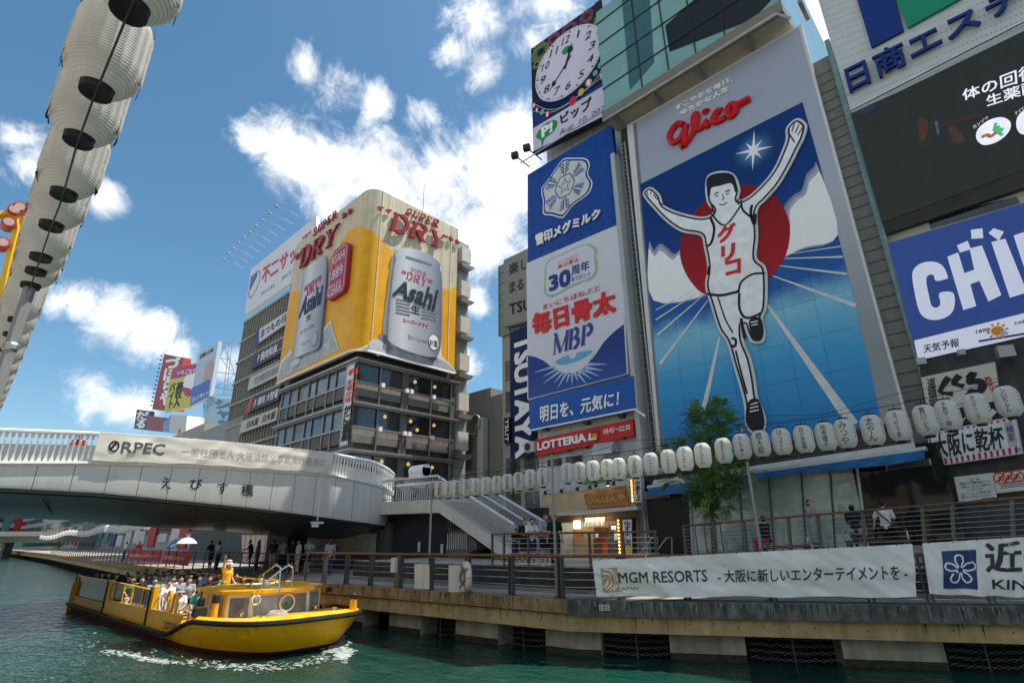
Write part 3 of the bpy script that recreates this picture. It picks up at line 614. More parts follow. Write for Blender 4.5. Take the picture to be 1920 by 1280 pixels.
# serif capitals drawn from strokes
SER = {'M': [((.04, 0), (.04, 1), .07), ((.04, 1), (.5, .0), .16), ((.5, 0), (.94, 1), .06), ((.92, 1), (.92, 0), .17), ((-.06, .015), (.16, .015), .05, 1), ((.8, .015), (1.06, .015), .05, 1), ((-.06, .985), (.14, .985), .05, 1), ((.85, .985), (1.06, .985), .05, 1)],
       'B': [((.16, 0), (.16, 1), .19), ((.02, .02), (.5, .02), .05, 1), ((.02, .98), (.45, .98), .05, 1), ('arc', .45, .76, .3, .22, 90, -90, .17), ((.2, .53), (.5, .53), .045, 1), ('arc', .5, .27, .36, .25, 90, -90, .19)],
       'P': [((.16, 0), (.16, 1), .19), ((-.02, .02), (.38, .02), .05, 1), ((.02, .98), (.5, .98), .05, 1), ('arc', .48, .73, .34, .25, 90, -90, .19), ((.2, .48), (.5, .48), .045, 1)],
       'D': [((.16, 0), (.16, 1), .2), ((.0, .02), (.42, .02), .05, 1), ((.0, .98), (.42, .98), .05, 1), ('arc', .4, .5, .46, .48, 90, -90, .2)],
       'R': [((.16, 0), (.16, 1), .2), ((-.02, .02), (.36, .02), .05, 1), ((0, .98), (.5, .98), .05, 1), ('arc', .47, .75, .34, .23, 90, -90, .19), ((.2, .52), (.5, .52), .045, 1), ((.42, .5), (.84, .02), .2), ((.66, .02), (1.04, .02), .05, 1)],
       'Y': [((.5, 0), (.5, .5), .2), ((.14, .98), (.5, .47), .2), ((.86, .98), (.5, .47), .09), ((-.04, .98), (.34, .98), .05, 1), ((.7, .98), (1.04, .98), .05, 1), ((.28, .02), (.72, .02), .05, 1)],
       'S': [('arc', .47, .74, .3, .23, 20, 250, .15), ('arc', .47, .27, .34, .24, 70, -160, .17), ((.76, .72), (.78, .98), .05), ((.12, .02), (.12, .3), .05)],
       'U': [((.18, 1), (.18, .3), .19), ('arc', .48, .3, .31, .27, 180, 360, .13), ((.8, 1), (.8, .3), .07), ((0, .98), (.36, .98), .05, 1), ((.66, .98), (.95, .98), .05, 1)],
       'E': [((.16, 0), (.16, 1), .19), ((0, .03), (.8, .03), .06, 1), ((0, .97), (.76, .97), .06, 1), ((.2, .52), (.55, .52), .06, 1), ((.76, .97), (.78, .74), .05), ((.8, .03), (.84, .3), .05), ((.55, .4), (.55, .64), .05)],
       '“': [('dot', .22, .74, .3), ('arc', .38, .72, .34, .26, 180, 80, .1), ('dot', .72, .74, .3), ('arc', .88, .72, .34, .26, 180, 80, .1)],
       '”': [('dot', .22, .8, .3), ('arc', .08, .82, .34, .3, 0, -80, .1), ('dot', .72, .8, .3), ('arc', .58, .82, .34, .3, 0, -80, .1)]}
def serif(mb, ch, c, n, off, ext=0.0, fat=1.0):
    k = [0]
    def P(u, v): return bil(c, u, v)
    asp = (c[1]-c[0]).length/max(1e-6, (c[0]-c[3]).length)
    def seg(pts, w):                        # pts in unit square; width in height units
        k[0] += 1; o = off+.0015*k[0]; A = []; B = []
        for i, (u, v) in enumerate(pts):
            a = pts[max(i-1, 0)]; b = pts[min(i+1, len(pts)-1)]; dx, dy = (b[0]-a[0])*asp, b[1]-a[1]; l = math.hypot(dx, dy) or 1
            wu, wv = -dy/l*w/2/asp, dx/l*w/2
            A.append(P(u+wu, v+wv)); B.append(P(u-wu, v-wv))
        pts3 = A+B[::-1]
        if ext: mb.slab([q+n*o for q in pts3], -n*ext)
        else: mb.poly([q+n*o for q in pts3])
    for s in SER[ch]:
        if s[0] == 'arc':
            _, cx, cy, rx, ry, a0, a1, w = s; seg([(cx+rx*math.cos(R_(a0+(a1-a0)*t/14)), cy+ry*math.sin(R_(a0+(a1-a0)*t/14))) for t in range(15)], w*fat)
        elif s[0] == 'dot':
            _, cx, cy, r = s; k[0] += 1; q = [P(cx+r*math.cos(t*math.pi/7)/asp*.6, cy+r*.6*math.sin(t*math.pi/7))+n*(off+.0015*k[0]) for t in range(14)]
            mb.slab(q, -n*ext) if ext else mb.poly(q)
        else:
            a, b, w = s[0], s[1], s[2]; seg([a, b], w*(1 if len(s) > 3 else fat))
def seriftext(par, body, c, pl, m, off=.02, ext=0.0, gap=.12, fat=1.0, wd=None, name='lettering', ital=0.0):
    wd = wd or {}; ws = [wd.get(ch, .62 if ch in '“”' else (1.25 if ch == 'M' else 1.0)) for ch in body]; tot = sum(ws)+gap*(len(ws)-1); mb = MB(); x = 0
    for ch, w in zip(body, ws):
        if ch != ' ':
            u0, u1 = x/tot, (x+w)/tot; serif(mb, ch, [bil(c, u0+ital, 1), bil(c, u1+ital, 1), bil(c, u1-ital, 0), bil(c, u0-ital, 0)], pl.n, off, ext, fat)
        x += w+gap
    return mb.build(name, m, par, recalc=bool(ext))
seriftext(MK, 'MBP', [PW.hit(*q) for q in A5((270, 605), (450, 555), (450, 645), (272, 700))], PW, NV, .045, ital=.02)
# ---------------------------------------------------------------- strip and red shop sign
ST = thing('slogan_sign', 'long blue strip sign with white brush lettering below the milk billboard', 'sign', (-18.4, 25, 6.3))
PS = PY(24.75)
board(ST, 'panel', A5((151, 912), (632, 798), (642, 955), (156, 1050)), PS, mat('strip_blue', (.01, .09, .36), .35, var=.08), .4)
MB().tube([PS.hit(*q, .03) for q in A5((140, 1055), (642, 953), (690, 985))], .06, 6).build('lower_rail', WHITE, ST)
text(ST, '明日を、元気に！', A5((202, 940), (565, 868), (568, 935), (208, 1012)), PS, WHITE, .03, .02, sh=.02)
mb = MB()
for q in A5((240, 1040), (430, 1010), (590, 978)): c = PS.hit(*q, .2); mb.box(c+Vector((0, 0, -.12)), (.3, .35, .16)); mb.tube([c, c+Vector((0, .5, 0))], .04, 5)
mb.build('down_light', DARK, ST)
LO = thing('burger_shop_sign', 'red shop sign with white capitals and a yellow round emblem', 'sign', (-18, 25, 5))
PL_ = PY(24.95)
board(LO, 'panel', A5((182, 1092), (632, 997), (636, 1075), (183, 1172)), PL_, mat('lotus_red', (.55, .025, .02), .35, var=.05), .22)
text(LO, 'LOTTERIA', A5((194, 1108), (415, 1065), (418, 1100), (196, 1142)), PL_, WHITE, .05, .03, .05)
text(LO, '08:45～22:30', A5((496, 1045), (620, 1022), (620, 1045), (497, 1068)), PL_, WHITE, .02, .02)
flat(LO, 'emblem_tile', A5((430, 1062), (440, 1052), (470, 1046), (474, 1056), (475, 1090), (468, 1100), (440, 1106), (431, 1100)), PL_, mat('emblem_red', (.42, .015, .015), .35), .05, 3, .05)
disc(LO, 'emblem_sun', A5((458, 1078))[0], .17, PL_, mat('emblem_yellow', (.75, .38, .03), .4), .06)
text(LO, 'L', A5((434, 1066), (452, 1062), (462, 1090), (432, 1096)), PL_, WHITE, .06, .07)
mb = MB()
for q in B1((1095, 270), (1205, 252), (1325, 230), (1445, 210), (1690, 150)): c = PL_.hit(*q, .25); mb.box(c, (.14, .2, .12)); mb.tube([c, c+Vector((0, .3, .1))], .025, 4)
mb.build('spot_light', DARK, LO)
# ---------------------------------------------------------------- runner billboard
GB = thing('runner_billboard', 'huge billboard with a white athlete running before a red disc on blue track', 'billboard', (-8.2, 25, 3))
frame = [(1175, 235.6), (1501.7, 46), (1714, 829), (1239, 899)]
board(GB, 'frame', frame, P25, mat('frame_white', (.60, .60, .57), .4, var=.06, streak=.2), .35)
inn = C1((128, 1022), (1620, 148)); ib = C3((820, 792))[0]; inn += [(ib[0]-7, ib[1]-6), (1246, 890)]
flat(GB, 'grey_field', inn, P25, ramp_z('grey_print', 3, 25, [(0, (.30, .31, .31)), (.35, (.24, .27, .28)), (.7, (.40, .43, .46)), (1, (.33, .36, .44))], .4), .006)
flat(GB, 'left_edge_shade', [(1187, 233), (1193, 229), (1250, 889), (1243, 890)], P25, mat('edge_shade_paint', (.16, .17, .18), .5), .012)  # shade along the frame's left edge, painted as a darker strip
blue = [(1200, 346), (1504.8, 191.9), (1535, 300), (1561, 400), (1586.7, 500), (1629, 680), (1654, 800), (1662, 842), (1250, 889), (1238, 770)]
flat(GB, 'blue_field', blue, P25, ramp_z('track_blue', 3, 21.5, [(0, (.006, .11, .33)), (.22, (.008, .16, .42)), (.44, (.04, .30, .56)), (.56, (.20, .48, .62)), (.63, (.01, .10, .34)), (.8, (.004, .045, .22)), (1, (.003, .035, .17))], .3), .018)
mb = MB(); bx = [P25.hit(*q) for q in ((1200, 346), (1504.8, 191.9), (1662, 842), (1250, 889))]
for k in range(1, 7): mb.stroke([bil(bx, k/7, .01), bil(bx, k/7, .99)], .012, P25, .0205)
for k in range(1, 10): mb.stroke([bil(bx,   .01, k/10), bil(bx, .99, k/10)], .012, P25, .0215)
mb.build('panel_seam', mat('seam_ink', (.006, .05, .17), .5), GB, recalc=False)
CLW = mat('printed_cloud', (.84, .84, .80), .5, var=.03)
mid = mat('horizon_blue', (.10, .34, .50), .45)
SOFT = mat('printed_cloud_haze', (.80, .83, .84), .5); _N = SOFT.node_tree.nodes; _L = SOFT.node_tree.links; _t = _N.new('ShaderNodeBsdfTransparent'); _x = _N.new('ShaderNodeMixShader'); _x.inputs[0].default_value = .74; _L.new(_N['Principled BSDF'].outputs[0], _x.inputs[1]); _L.new(_t.outputs[0], _x.inputs[2]); _L.new(_x.outputs[0], _N['Material Output'].inputs[0])
for k_ in (1.05, 1.1, 1.16):
    for pts_, (cx_, cy_) in ((A6((84, 700), (100, 715), (118, 700), (150, 725), (172, 712), (215, 760), (242, 820), (98, 838)), A6((110, 830))[0]), (A6((440, 700), (478, 640), (478, 590), (500, 560), (522, 545), (533, 510), (550, 492), (562, 490), (604, 655), (520, 690), (450, 720)), A6((590, 640))[0])):
        flat(GB, 'printed_cloud_edge', [(min(cx_+(x-cx_)*k_, 1598 if cx_ > 1400 else 9999) if cx_ > 1400 else max(cx_+(x-cx_)*k_, 1217), cy_+(y-cy_)*k_) for x, y in pts_], P25, SOFT, .022+.001*(1.2-k_)*10, 4)
flat(GB, 'printed_cloud', A6((84, 700), (100, 715), (118, 700), (150, 725), (172, 712), (215, 760), (242, 820), (98, 838)), P25, CLW, .026, 4)
flat(GB, 'printed_cloud', A6((440, 700), (478, 640), (478, 590), (500, 560), (522, 545), (533, 510), (550, 492), (566, 490), (612, 655), (520, 690), (450, 720)), P25, CLW, .026, 4)
flat(GB, 'red_disc', A6((172, 700), (182, 640), (215, 590), (265, 545), (330, 519), (390, 522), (440, 550), (470, 600), (479, 650), (468, 710), (440, 755), (400, 790), (320, 812), (245, 822), (205, 790), (180, 745)), P25, ramp_z('disc_red', 11, 18.5, [(0, (.45, .012, .012)), (.5, (.38, .008, .012)), (1, (.25, .005, .01))], .35), .034, 4)
mb = MB(); rw_ = mat('ray_white', (.58, .6, .58), .4)
for a, b, w0, w1 in (((282, 940), (232, 1170), .1, .28), ((415, 850), (655, 1185), .1, .42), ((430, 770), (662, 853), .05, .18), ((450, 742), (638, 765), .05, .11), ((462, 722), (626, 717), .04, .09), ((478, 709), (620, 688), .03, .06), ((250, 838), (116, 1015), .05, .17), ((236, 825), (108, 935), .04, .12), ((222, 815), (104, 893), .03, .09), ((212, 810), (104, 865), .03, .05)):
    mb.stroke([P25.hit(*A6(a)[0]), P25.hit(*A6(b)[0])], [w0, w1], P25, .030)
mb.build('track_line', rw_, GB, recalc=False)
sc_ = A6((377, 421))[0]; mb = MB(); st = []
for k in range(16):
    a = k*math.pi/8-.25; r = (.95 if k % 4 == 0 else .6 if k % 2 == 0 else .2); c = P25.hit(*sc_); st.append(c+Vector((math.cos(a)*r, 0, math.sin(a)*r*1.25))-Vector((0, .05, 0)))
mb.poly(st); mb.build('star_burst', WHITE, GB, recalc=False)
gl = radial('star_glow', P25.hit(*sc_), 1.45, (.10, .30, .58), (.004, .045, .22)); disc(GB, 'star_halo', sc_, 1.3, P25, gl, .028, 1.65)
GREYW = mat('slogan_white', (.86, .88, .86), .4)
text(GB, 'すこやかな毎日、', C1((510, 865), (1030, 590), (1032, 640), (520, 905)), P25, GREYW, .02, .02, .06)
text(GB, 'ゆたかな人生', C1((562, 910), (995, 680), (998, 728), (572, 950)), P25, GREYW, .02, .02, .06)
# red script lettering, one stroke per letter
gred = mat('script_red', (.55, .006, .012), .35); mb = MB()
for pts, w in ((((590, 1035), (545, 1025), (490, 1080), (465, 1150), (500, 1195), (560, 1160), (605, 1075), (612, 1045), (600, 1130), (595, 1195), (580, 1225), (590, 1232)), .24),
               (((592, 1232), (625, 1190), (680, 1100), (715, 1000), (712, 945), (690, 945), (680, 1010), (690, 1070), (725, 1075), (770, 1050)), .22), (((768, 1052), (795, 1000), (790, 1050), (830, 1035)), .2),
               (((935, 910), (900, 915), (860, 975), (870, 1010), (915, 1000), (965, 970)), .24), (((1050, 850), (1005, 870), (985, 930), (1015, 960), (1055, 925), (1062, 870), (1050, 850)), .25), (((1062, 880), (1110, 845), (1190, 802)), .26)):
    k = len(mb.v); q = spline([P25.hit(*C1(a)[0]) for a in pts], False, 5); mb.tube([v-Vector((0, .1, 0)) for v in q], w*.78, 6)
c = P25.hit(*C1((793, 915))[0]); mb.lathe(c-Vector((0, .1, 0)), [(0, -.24), (.24, 0), (0, .24)], 10)
mb.build('script_lettering', gred, GB, True)
# the athlete: plain white figure with black contour, cut-out panel standing off the board
SIL = A6((70, 545), (92, 524), (118, 545), (128, 572), (160, 590), (215, 605), (248, 606), (266, 592), (250, 570), (244, 530), (252, 492), (292, 480), (326, 490), (342, 530), (338, 560), (368, 548), (412, 505), (438, 468), (455, 430), (468, 395), (470, 360), (500, 334), (527, 350), (522, 385), (505, 420), (480, 470), (450, 520), (415, 560), (390, 590), (392, 660), (388, 720), (412, 745), (418, 790), (416, 860), (405, 890), (412, 930), (405, 957), (375, 958), (360, 935), (350, 905), (352, 950), (372, 1000), (385, 1060), (392, 1110), (405, 1140), (415, 1180), (402, 1212), (372, 1208), (356, 1180), (352, 1130), (340, 1080), (322, 1020), (305, 960), (280, 920), (258, 850), (244, 800), (250, 750), (240, 690), (230, 660), (180, 650), (140, 625), (105, 590))
sil3 = spline([P25.hit(*q) for q in SIL], True, 4)
ATH = MB().slab([q+P25.n*.13 for q in sil3], -P25.n*.08).build('athlete_cutout', mat('cutout_edge', (.55, .58, .58), .4), GB)
def inset(pts, d, off):
    out = []; m = len(pts)
    for i in range(m):
        t = (pts[(i+1) % m]-pts[(i-1) % m]); t.normalize(); q = t.cross(P25.n); out.append(pts[i]-q*d+P25.n*off)
    return out
area = sum((sil3[i].x*sil3[(i+1) % len(sil3)].z-sil3[(i+1) % len(sil3)].x*sil3[i].z) for i in range(len(sil3)))
sg = 1
t_ = inset(sil3, .1, 0); a2 = sum((t_[i].x*t_[(i+1) % len(t_)].z-t_[(i+1) % len(t_)].x*t_[i].z) for i in range(len(t_)))
sg = 1 if abs(a2) < abs(area) else -1
MB().stroke(inset(sil3, .16*sg, .145), .085, P25, 0, True).build('contour', BLACK, ATH, recalc=False)
BW = mat('athlete_white', (.78, .79, .78), .5)
def ink(pts, w, sp=4, off=.152, closed=False): line(ATH, 'ink_line', A6(*pts), P25, BLACK, w, off, sp, closed)
flat(ATH, 'figure_white', [(0, 0)], P25, BW) if False else None
MB().poly(inset(sil3, .14*sg, .138)).build('figure_white', BW, ATH, recalc=False)
flat(ATH, 'hair', A6((252, 545), (250, 500), (290, 486), (322, 492), (333, 525), (328, 540), (318, 515), (285, 522), (262, 528), (258, 550)), P25, BLACK, .15, 3)
ink(((258, 608), (270, 640), (262, 680), (248, 690)), .14); ink(((375, 575), (372, 600), (382, 630), (385, 600)), .14)
ink(((262, 600), (300, 632), (345, 575)), .09); ink(((345, 562), (350, 590), (378, 612)), .1); ink(((252, 770), (255, 745)), .1); ink(((250, 822), (290, 826), (340, 815)), .14)
ink(((338, 818), (345, 790), (375, 768), (412, 765)), .1); ink(((340, 820), (340, 860), (352, 885), (372, 888), (400, 876)), .12); ink(((345, 890), (350, 920), (355, 945)), .14)
ink(((270, 545), (282, 540)), .07, 0); ink(((300, 538), (314, 534)), .07, 0); ink(((292, 545), (296, 558), (290, 562)), .045); ink(((284, 572), (294, 575), (306, 568)), .055); ink(((272, 551), (281, 549)), .05, 0); ink(((302, 545), (312, 543)), .05, 0); ink(((262, 575), (270, 600), (262, 605)), .08); ink(((335, 560), (338, 575)), .08); ink(((120, 570), (150, 582)), .06); ink(((100, 545), (112, 560)), .06); ink(((480, 380), (494, 402)), .06)
ink(((318, 945), (330, 950), (328, 968), (318, 965)), .12); ink(((280, 830), (300, 890), (322, 930)), .07); ink(((330, 980), (345, 1040), (362, 1100)), .09)
for q in (((486, 372), (494, 345)), ((495, 376), (506, 352)), ((502, 382), (516, 360)), ((85, 548), (82, 535)), ((93, 546), (94, 533))): ink(q, .05, 0)
flat(ATH, 'shoe', A6((368, 895), (398, 888), (408, 925), (400, 952), (378, 950), (370, 925)), P25, BLACK, .15, 3)
flat(ATH, 'shoe', A6((365, 1122), (394, 1116), (410, 1175), (400, 1206), (375, 1202), (358, 1175)), P25, BLACK, .15, 3)
for q in (((372, 1130), (392, 1124)), ((370, 1140), (394, 1134)), ((369, 1150), (395, 1144)), ((372, 902), (392, 898)), ((374, 910), (392, 906))): line(ATH, 'lace', A6(*q), P25, WHITE, .05, .162)
text(ATH, 'グ', A6((280, 640), (328, 625), (326, 665), (282, 682)), P25, RED, .05, .162)
text(ATH, 'リ', A6((292, 692), (326, 682), (325, 722), (292, 734)), P25, RED, .05, .162)
text(ATH, 'コ', A6((302, 735), (342, 725), (342, 762), (305, 772)), P25, RED, .05, .162)
# ---------------------------------------------------------------- glass block above
GG = thing('glass_building', 'green glass curtain wall block above the runner billboard', 'building', (-8, 30, 25))
PG = PY(24.0); TEAL = mat('teal_glass', (.20, .37, .34), .12, var=.12, sc=.25, spec=.9)
gx0, gx1 = P25.hit(1150, 199).x, -3.35
zb_ = PG.hit(1160, 199).z; zt_ = 37.6
mb = MB(); mb.bb(-14.2, gx1, 24.0, 38, zb_, zt_); mb.build('glazing', TEAL, GG)
flat(GG, 'dark_bay', [C1((420, 140))[0], (1140+250, -80), (1140+390, -90), C1((1215, 80))[0], C1((460, 375))[0]], PG, mat('dark_bay', (.015, .02, .02), .3), .02)
flat(GG, 'dark_bay', [(1140, -300), (1195, -330), C1((320, 470))[0], C1((100, 720))[0]], PG, mat('deep_teal', (.05, .13, .14), .2), .02)
mb = MB()
for q in ((215, 700), (455, 555), (700, 405), (960, 240)):
    p = PG.hit(*C1(q)[0]); mb.box((p.x, 23.96, (zb_+zt_)/2), (.06, .06, zt_-zb_))
p0 = PG.hit(*C1((0, 620))[0]).z; dz = PG.hit(*C1((0, 400))[0]).z-p0
for k in range(0, 9): mb.box(((-14.2+gx1)/2, 23.955, p0+dz*k), (gx1+14.2, .05, .06))
mb.build('mullions', DARK, GG)
mb = MB(); q0, q1 = C1((20, 930))[0], C1((1560, 10))[0]; lip = PG.hit(*q0)
mb.bb(-14.3, gx1, 23.75, 24.0, lip.z, zb_+.05); mb.build('sill_band', mat('band_bronze', (.20, .18, .14), .5, .3), GG)
mb = MB(); mb.bb(-14.2, gx1, 23.9, 25.4, lip.z+.15, lip.z+.5); o = mb.build('soffit', mat('soffit_grey', (.30, .28, .23), .7), GG)
for k in range(5): x = -13.6+k*2.75; MB().bb(x-.09, x+.09, 23.85, 25.2, lip.z-.05, lip.z+.16).build('soffit_rib', mat('rib', (.2, .19, .17), .6), GG)
MB().tube([Vector((-14.2, 23.7, lip.z-.02)), Vector((gx1-.3, 23.7, lip.z-.02)), Vector((gx1+.2, 24, lip.z-.5))], .08, 6).build('front_pipe', STEEL, GG)
# ---------------------------------------------------------------- right-hand building
RBD = thing('advert_building', 'pale building at the right edge covered with a letter sign, dark screen and blue board', 'building', (3, 26, 2.5))
PR = PA((-2, 25, 0), R_(-5.9))
mb = MB(); mb.bb(-1.75, 14, 25.6, 40, 2, 24.5); mb.build('wall', mat('beige_wall', (.42, .39, .31), .7, var=.08, streak=.2), RBD)
mb = MB(); mb.bb(-2.95, -1.76, 25.45, 30, 2, 25.4); pil = mb.build('stone_pillar', mat('grey_block', (.20, .20, .185), .8, var=.12, sc=3), RBD)
mb = MB()
z = 3.0; k = 0
while z < 25: mb.bb(-2.97, -2.12, 25.435, 25.46, z, z+.05); z += .55
mb.build('block_joints', mat('joint_dark', (.09, .09, .085), .9), pil)
mb = MB(); mb.bb(-2.2, -1.98, 25.05, 25.45, 2.3, 26); mb.build('teal_edge', mat('teal_trim', (.16, .26, .25), .5, var=.2, streak=.4), RBD)
# letter sign board
LS = thing('letter_sign', 'white perforated board with blue and green stripes over raised navy letters', 'sign', (1, 25, 18.5))
lsq = [(1508, -90), (1960, -260), (1960, 50), A7((100, 590))[0]]
board(LS, 'panel', lsq, PR, mat('perforated_white', (.50, .53, .52), .5, var=.05), .3)
mb = MB(); cs = [PR.hit(*q) for q in lsq]
for i in range(46):
    for j in range(26):
        p = bil(cs, (i+.5)/46, (j+.5)/26); mb.box(p+PR.n*.012, (.035, .024, .035))
mb.build('perforation', mat('perforation', (.32, .35, .34), .6), LS)
text(LS, '日商エステム', A7((72, 372), (1230, -190), (1258, -95), (105, 498)), PR, mat('navy_face', (.008, .03, .17), .35), .02, .12, .16)
NVG = flat(LS, 'navy_stripe', [(1590, -60), (1655, -90), A7((378, 170))[0], A7((212, 258))[0]], PR, mat('stripe_navy', (.004, .03, .18), .4), .16, 0, .14)
flat(LS, 'green_stripe', [A7((310, -60))[0], (1800, -100), A7((690, -5))[0], A7((402, 155))[0]], PR, mat('stripe_green', (.008, .24, .13), .4), .16, 0, .14)
# dark screen
SC = thing('led_screen', 'huge dark video screen showing white lettering and herb pictures', 'screen', (1.2, 25, 12.5))
scq = [A7((105, 605))[0], (1960, 42), (1960, 305), A7((265, 1168))[0]]
board(SC, 'panel', scq, PR, mat('screen_dark', (.018, .022, .018), .4, emit=.15), .35, .1)
def glow(n, c, e=.35): return mat(n, c, .5, emit=e)
SCW = glow('screen_white', (.6, .6, .66))
text(SC, '体の回復', A7((682, 480), (1075, 330), (1080, 410), (690, 535)), PR, SCW, .02, .12)
text(SC, '生薬配合', A7((805, 510), (1180, 385), (1185, 450), (815, 565)), PR, SCW, .02, .12)
pic = flat(SC, 'herb_disc', A7((755, 710), (775, 670), (830, 632), (890, 620), (930, 640), (935, 675), (910, 715), (860, 750), (800, 765), (765, 745)), PR, SCW, .12, 4)
flat(SC, 'herb_disc', A7((965, 640), (985, 600), (1040, 565), (1100, 560), (1110, 640), (1060, 690), (1000, 710), (970, 685)), PR, SCW, .12, 4)
gh = glow('herb_green', (.05, .3, .12)); mb = MB()
for k in range(9): mb.stroke([PR.hit(*A7((845, 690))[0]), PR.hit(*A7((860+5*k, 650+12*(k % 4)+4*k))[0])], [.05, .12], PR, .13+.001*k)
mb.build('herb_leaf', gh, SC, recalc=False); line(SC, 'herb_root', A7((785, 725), (815, 712), (830, 722), (862, 700)), PR, glow('herb_root', (.25, .08, .04)), .12, .14, 3)
text(SC, 'カンゾウ', A7((735, 665), (815, 612), (820, 625), (745, 682)), PR, SCW, .0, .12); text(SC, 'ケイヒ', A7((955, 595), (1002, 562), (1010, 580), (962, 612)), PR, SCW, .0, .12)
flat(SC, 'picture_person', A7((455, 625), (480, 625), (505, 640), (495, 730), (462, 735)), PR, glow('pic_orange', (.06, .022, .015), .2), .115, 3)
flat(SC, 'picture_tool', A7((540, 640), (555, 640), (565, 705), (552, 712)), PR, glow('pic_blue', (.05, .08, .11), .2), .115, 0)
flat(SC, 'picture_person', A7((610, 670), (650, 670), (700, 740), (640, 755)), PR, glow('pic_dim', (.05, .026, .02), .2), .115, 3)
line(SC, 'picture_beam', A7((570, 665), (795, 600)), PR, glow('pic_red', (.04, .02, .018), .15), .25, .116)
None if True else flat(SC, 'picture_blur', A7((345, 885), (360, 862), (385, 858), (392, 872), (375, 892)), PR, glow('pic_cyan', (.04, .13, .2), .4), .115, 3)
flat(SC, 'picture_blur', A7((130, 600), (200, 560), (240, 560), (180, 600)), PR, glow('pic_navy', (.012, .03, .07), .2), .115, 3)
mb = MB(); p, q = PR.hit(*A7((105, 590))[0], .25), PR.hit(1960, 28, .25)
mb.tube([p, q], .06, 5); mb.build('top_rail', STEEL, SC)
mb = MB()
for t in (.12, .2, .28, .38, .46, .55, .7, .8, .9): c = p.lerp(q, t); mb.tube([c+(q-p)*-.025, c+(q-p)*.025], .05, 5)
mb.build('tube_lamp', mat('tube_lamp', (.8, .8, .78), .3, emit=.3), SC)
mb = MB(); c0, c1 = PR.hit(*A7((268, 1172))[0], .1), PR.hit(1960, 306, .1); c2, c3 = PR.hit(1960, 336, -.1), PR.hit(*A7((285, 1215))[0], -.1); mb.slab([c0, c1, c2, c3], Vector((0, .3, 0))); mb.build('lower_edge', mat('screen_edge', (.05, .05, .042), .6), SC)
PRW = PA((-2, 25.35, 0), R_(-5.9))
flat(RBD, 'wall_band', [A7((280, 1200))[0], (1960, 330), (1960, 380), A7((300, 1280))[0]], PRW, mat('beige_wall', (.42, .39, .31), .7), .0)
win = flat(RBD, 'dark_window', C2((1535, 705), (2600, 440), (2640, 520), (1570, 830)), PRW, glass('window_black', (.015, .02, .022), .08), .02)
# blue board
CB = thing('blue_letter_board', 'royal blue board with giant white capitals and a weather strip', 'billboard', (.5, 25, 9.5))
cbq = [A8((137, 158))[0], (1960, 370), (1960, 622), A8((252, 612))[0]]
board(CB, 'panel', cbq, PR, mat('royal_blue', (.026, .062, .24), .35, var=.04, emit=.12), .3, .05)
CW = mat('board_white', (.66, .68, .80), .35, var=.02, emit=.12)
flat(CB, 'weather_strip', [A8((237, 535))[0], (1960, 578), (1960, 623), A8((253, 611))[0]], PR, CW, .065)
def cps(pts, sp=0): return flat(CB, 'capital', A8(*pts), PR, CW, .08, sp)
cout = [(362, 298), (368, 290), (358, 262), (340, 240), (305, 230), (262, 238), (235, 262), (231, 295), (240, 350), (252, 405), (268, 438), (300, 455), (345, 452), (380, 432), (394, 400), (388, 350), (335, 352), (340, 392), (325, 408), (305, 400), (295, 360), (285, 310), (290, 285), (312, 282), (322, 305)]
cps(cout, 3)
cps(((366, 212), (408, 195), (432, 275), (470, 262), (452, 180), (500, 168), (575, 360), (525, 385), (490, 305), (455, 318), (478, 402), (428, 418)))
cps(((403, 168), (445, 150), (457, 183), (415, 196))); cps(((457, 108), (502, 102), (505, 140), (460, 143))); cps(((525, 120), (545, 102), (585, 115), (565, 150)))
cps(((536, 155), (590, 142), (675, 350), (608, 370))); cps(((622, 130), (700, 105), (760, 320), (690, 335)))
text(CB, '天気予報', A8((272, 552), (410, 525), (412, 558), (276, 585)), PR, INK, .02, .075)
text(CB, '18時', A8((476, 492), (531, 484), (532, 500), (478, 510)), PR, INK, .015, .075); text(CB, '24時', A8((622, 462), (680, 452), (680, 468), (624, 475)), PR, INK, .015, .075)
line(CB, 'weather_line', A8((487, 538), (720, 500)), PR, NAVY, .07, .08)
mb = MB(); cc = PR.hit(*A8((560, 498))[0]); ax = Vector((0, 0, 1)).cross(PR.n)
for k in range(10): a = k*math.pi/5; mb.stroke([cc+ax*math.cos(a)*.2+Vector((0, 0, math.sin(a)*.2)), cc+ax*math.cos(a)*.3+Vector((0, 0, math.sin(a)*.3))], .06, PR, .09)
SUNM = mat('icon_sun', (.75, .28, .04), .4); mb.build('icon_ray', SUNM, CB, recalc=False); disc(CB, 'icon_sun', A8((560, 498))[0], .17, PR, SUNM, .092)
flat(CB, 'icon_cloud', A8((568, 508), (578, 498), (592, 500), (600, 510), (585, 515), (570, 514)), PR, mat('icon_cloud', (.45, .5, .6), .4), .1, 3)
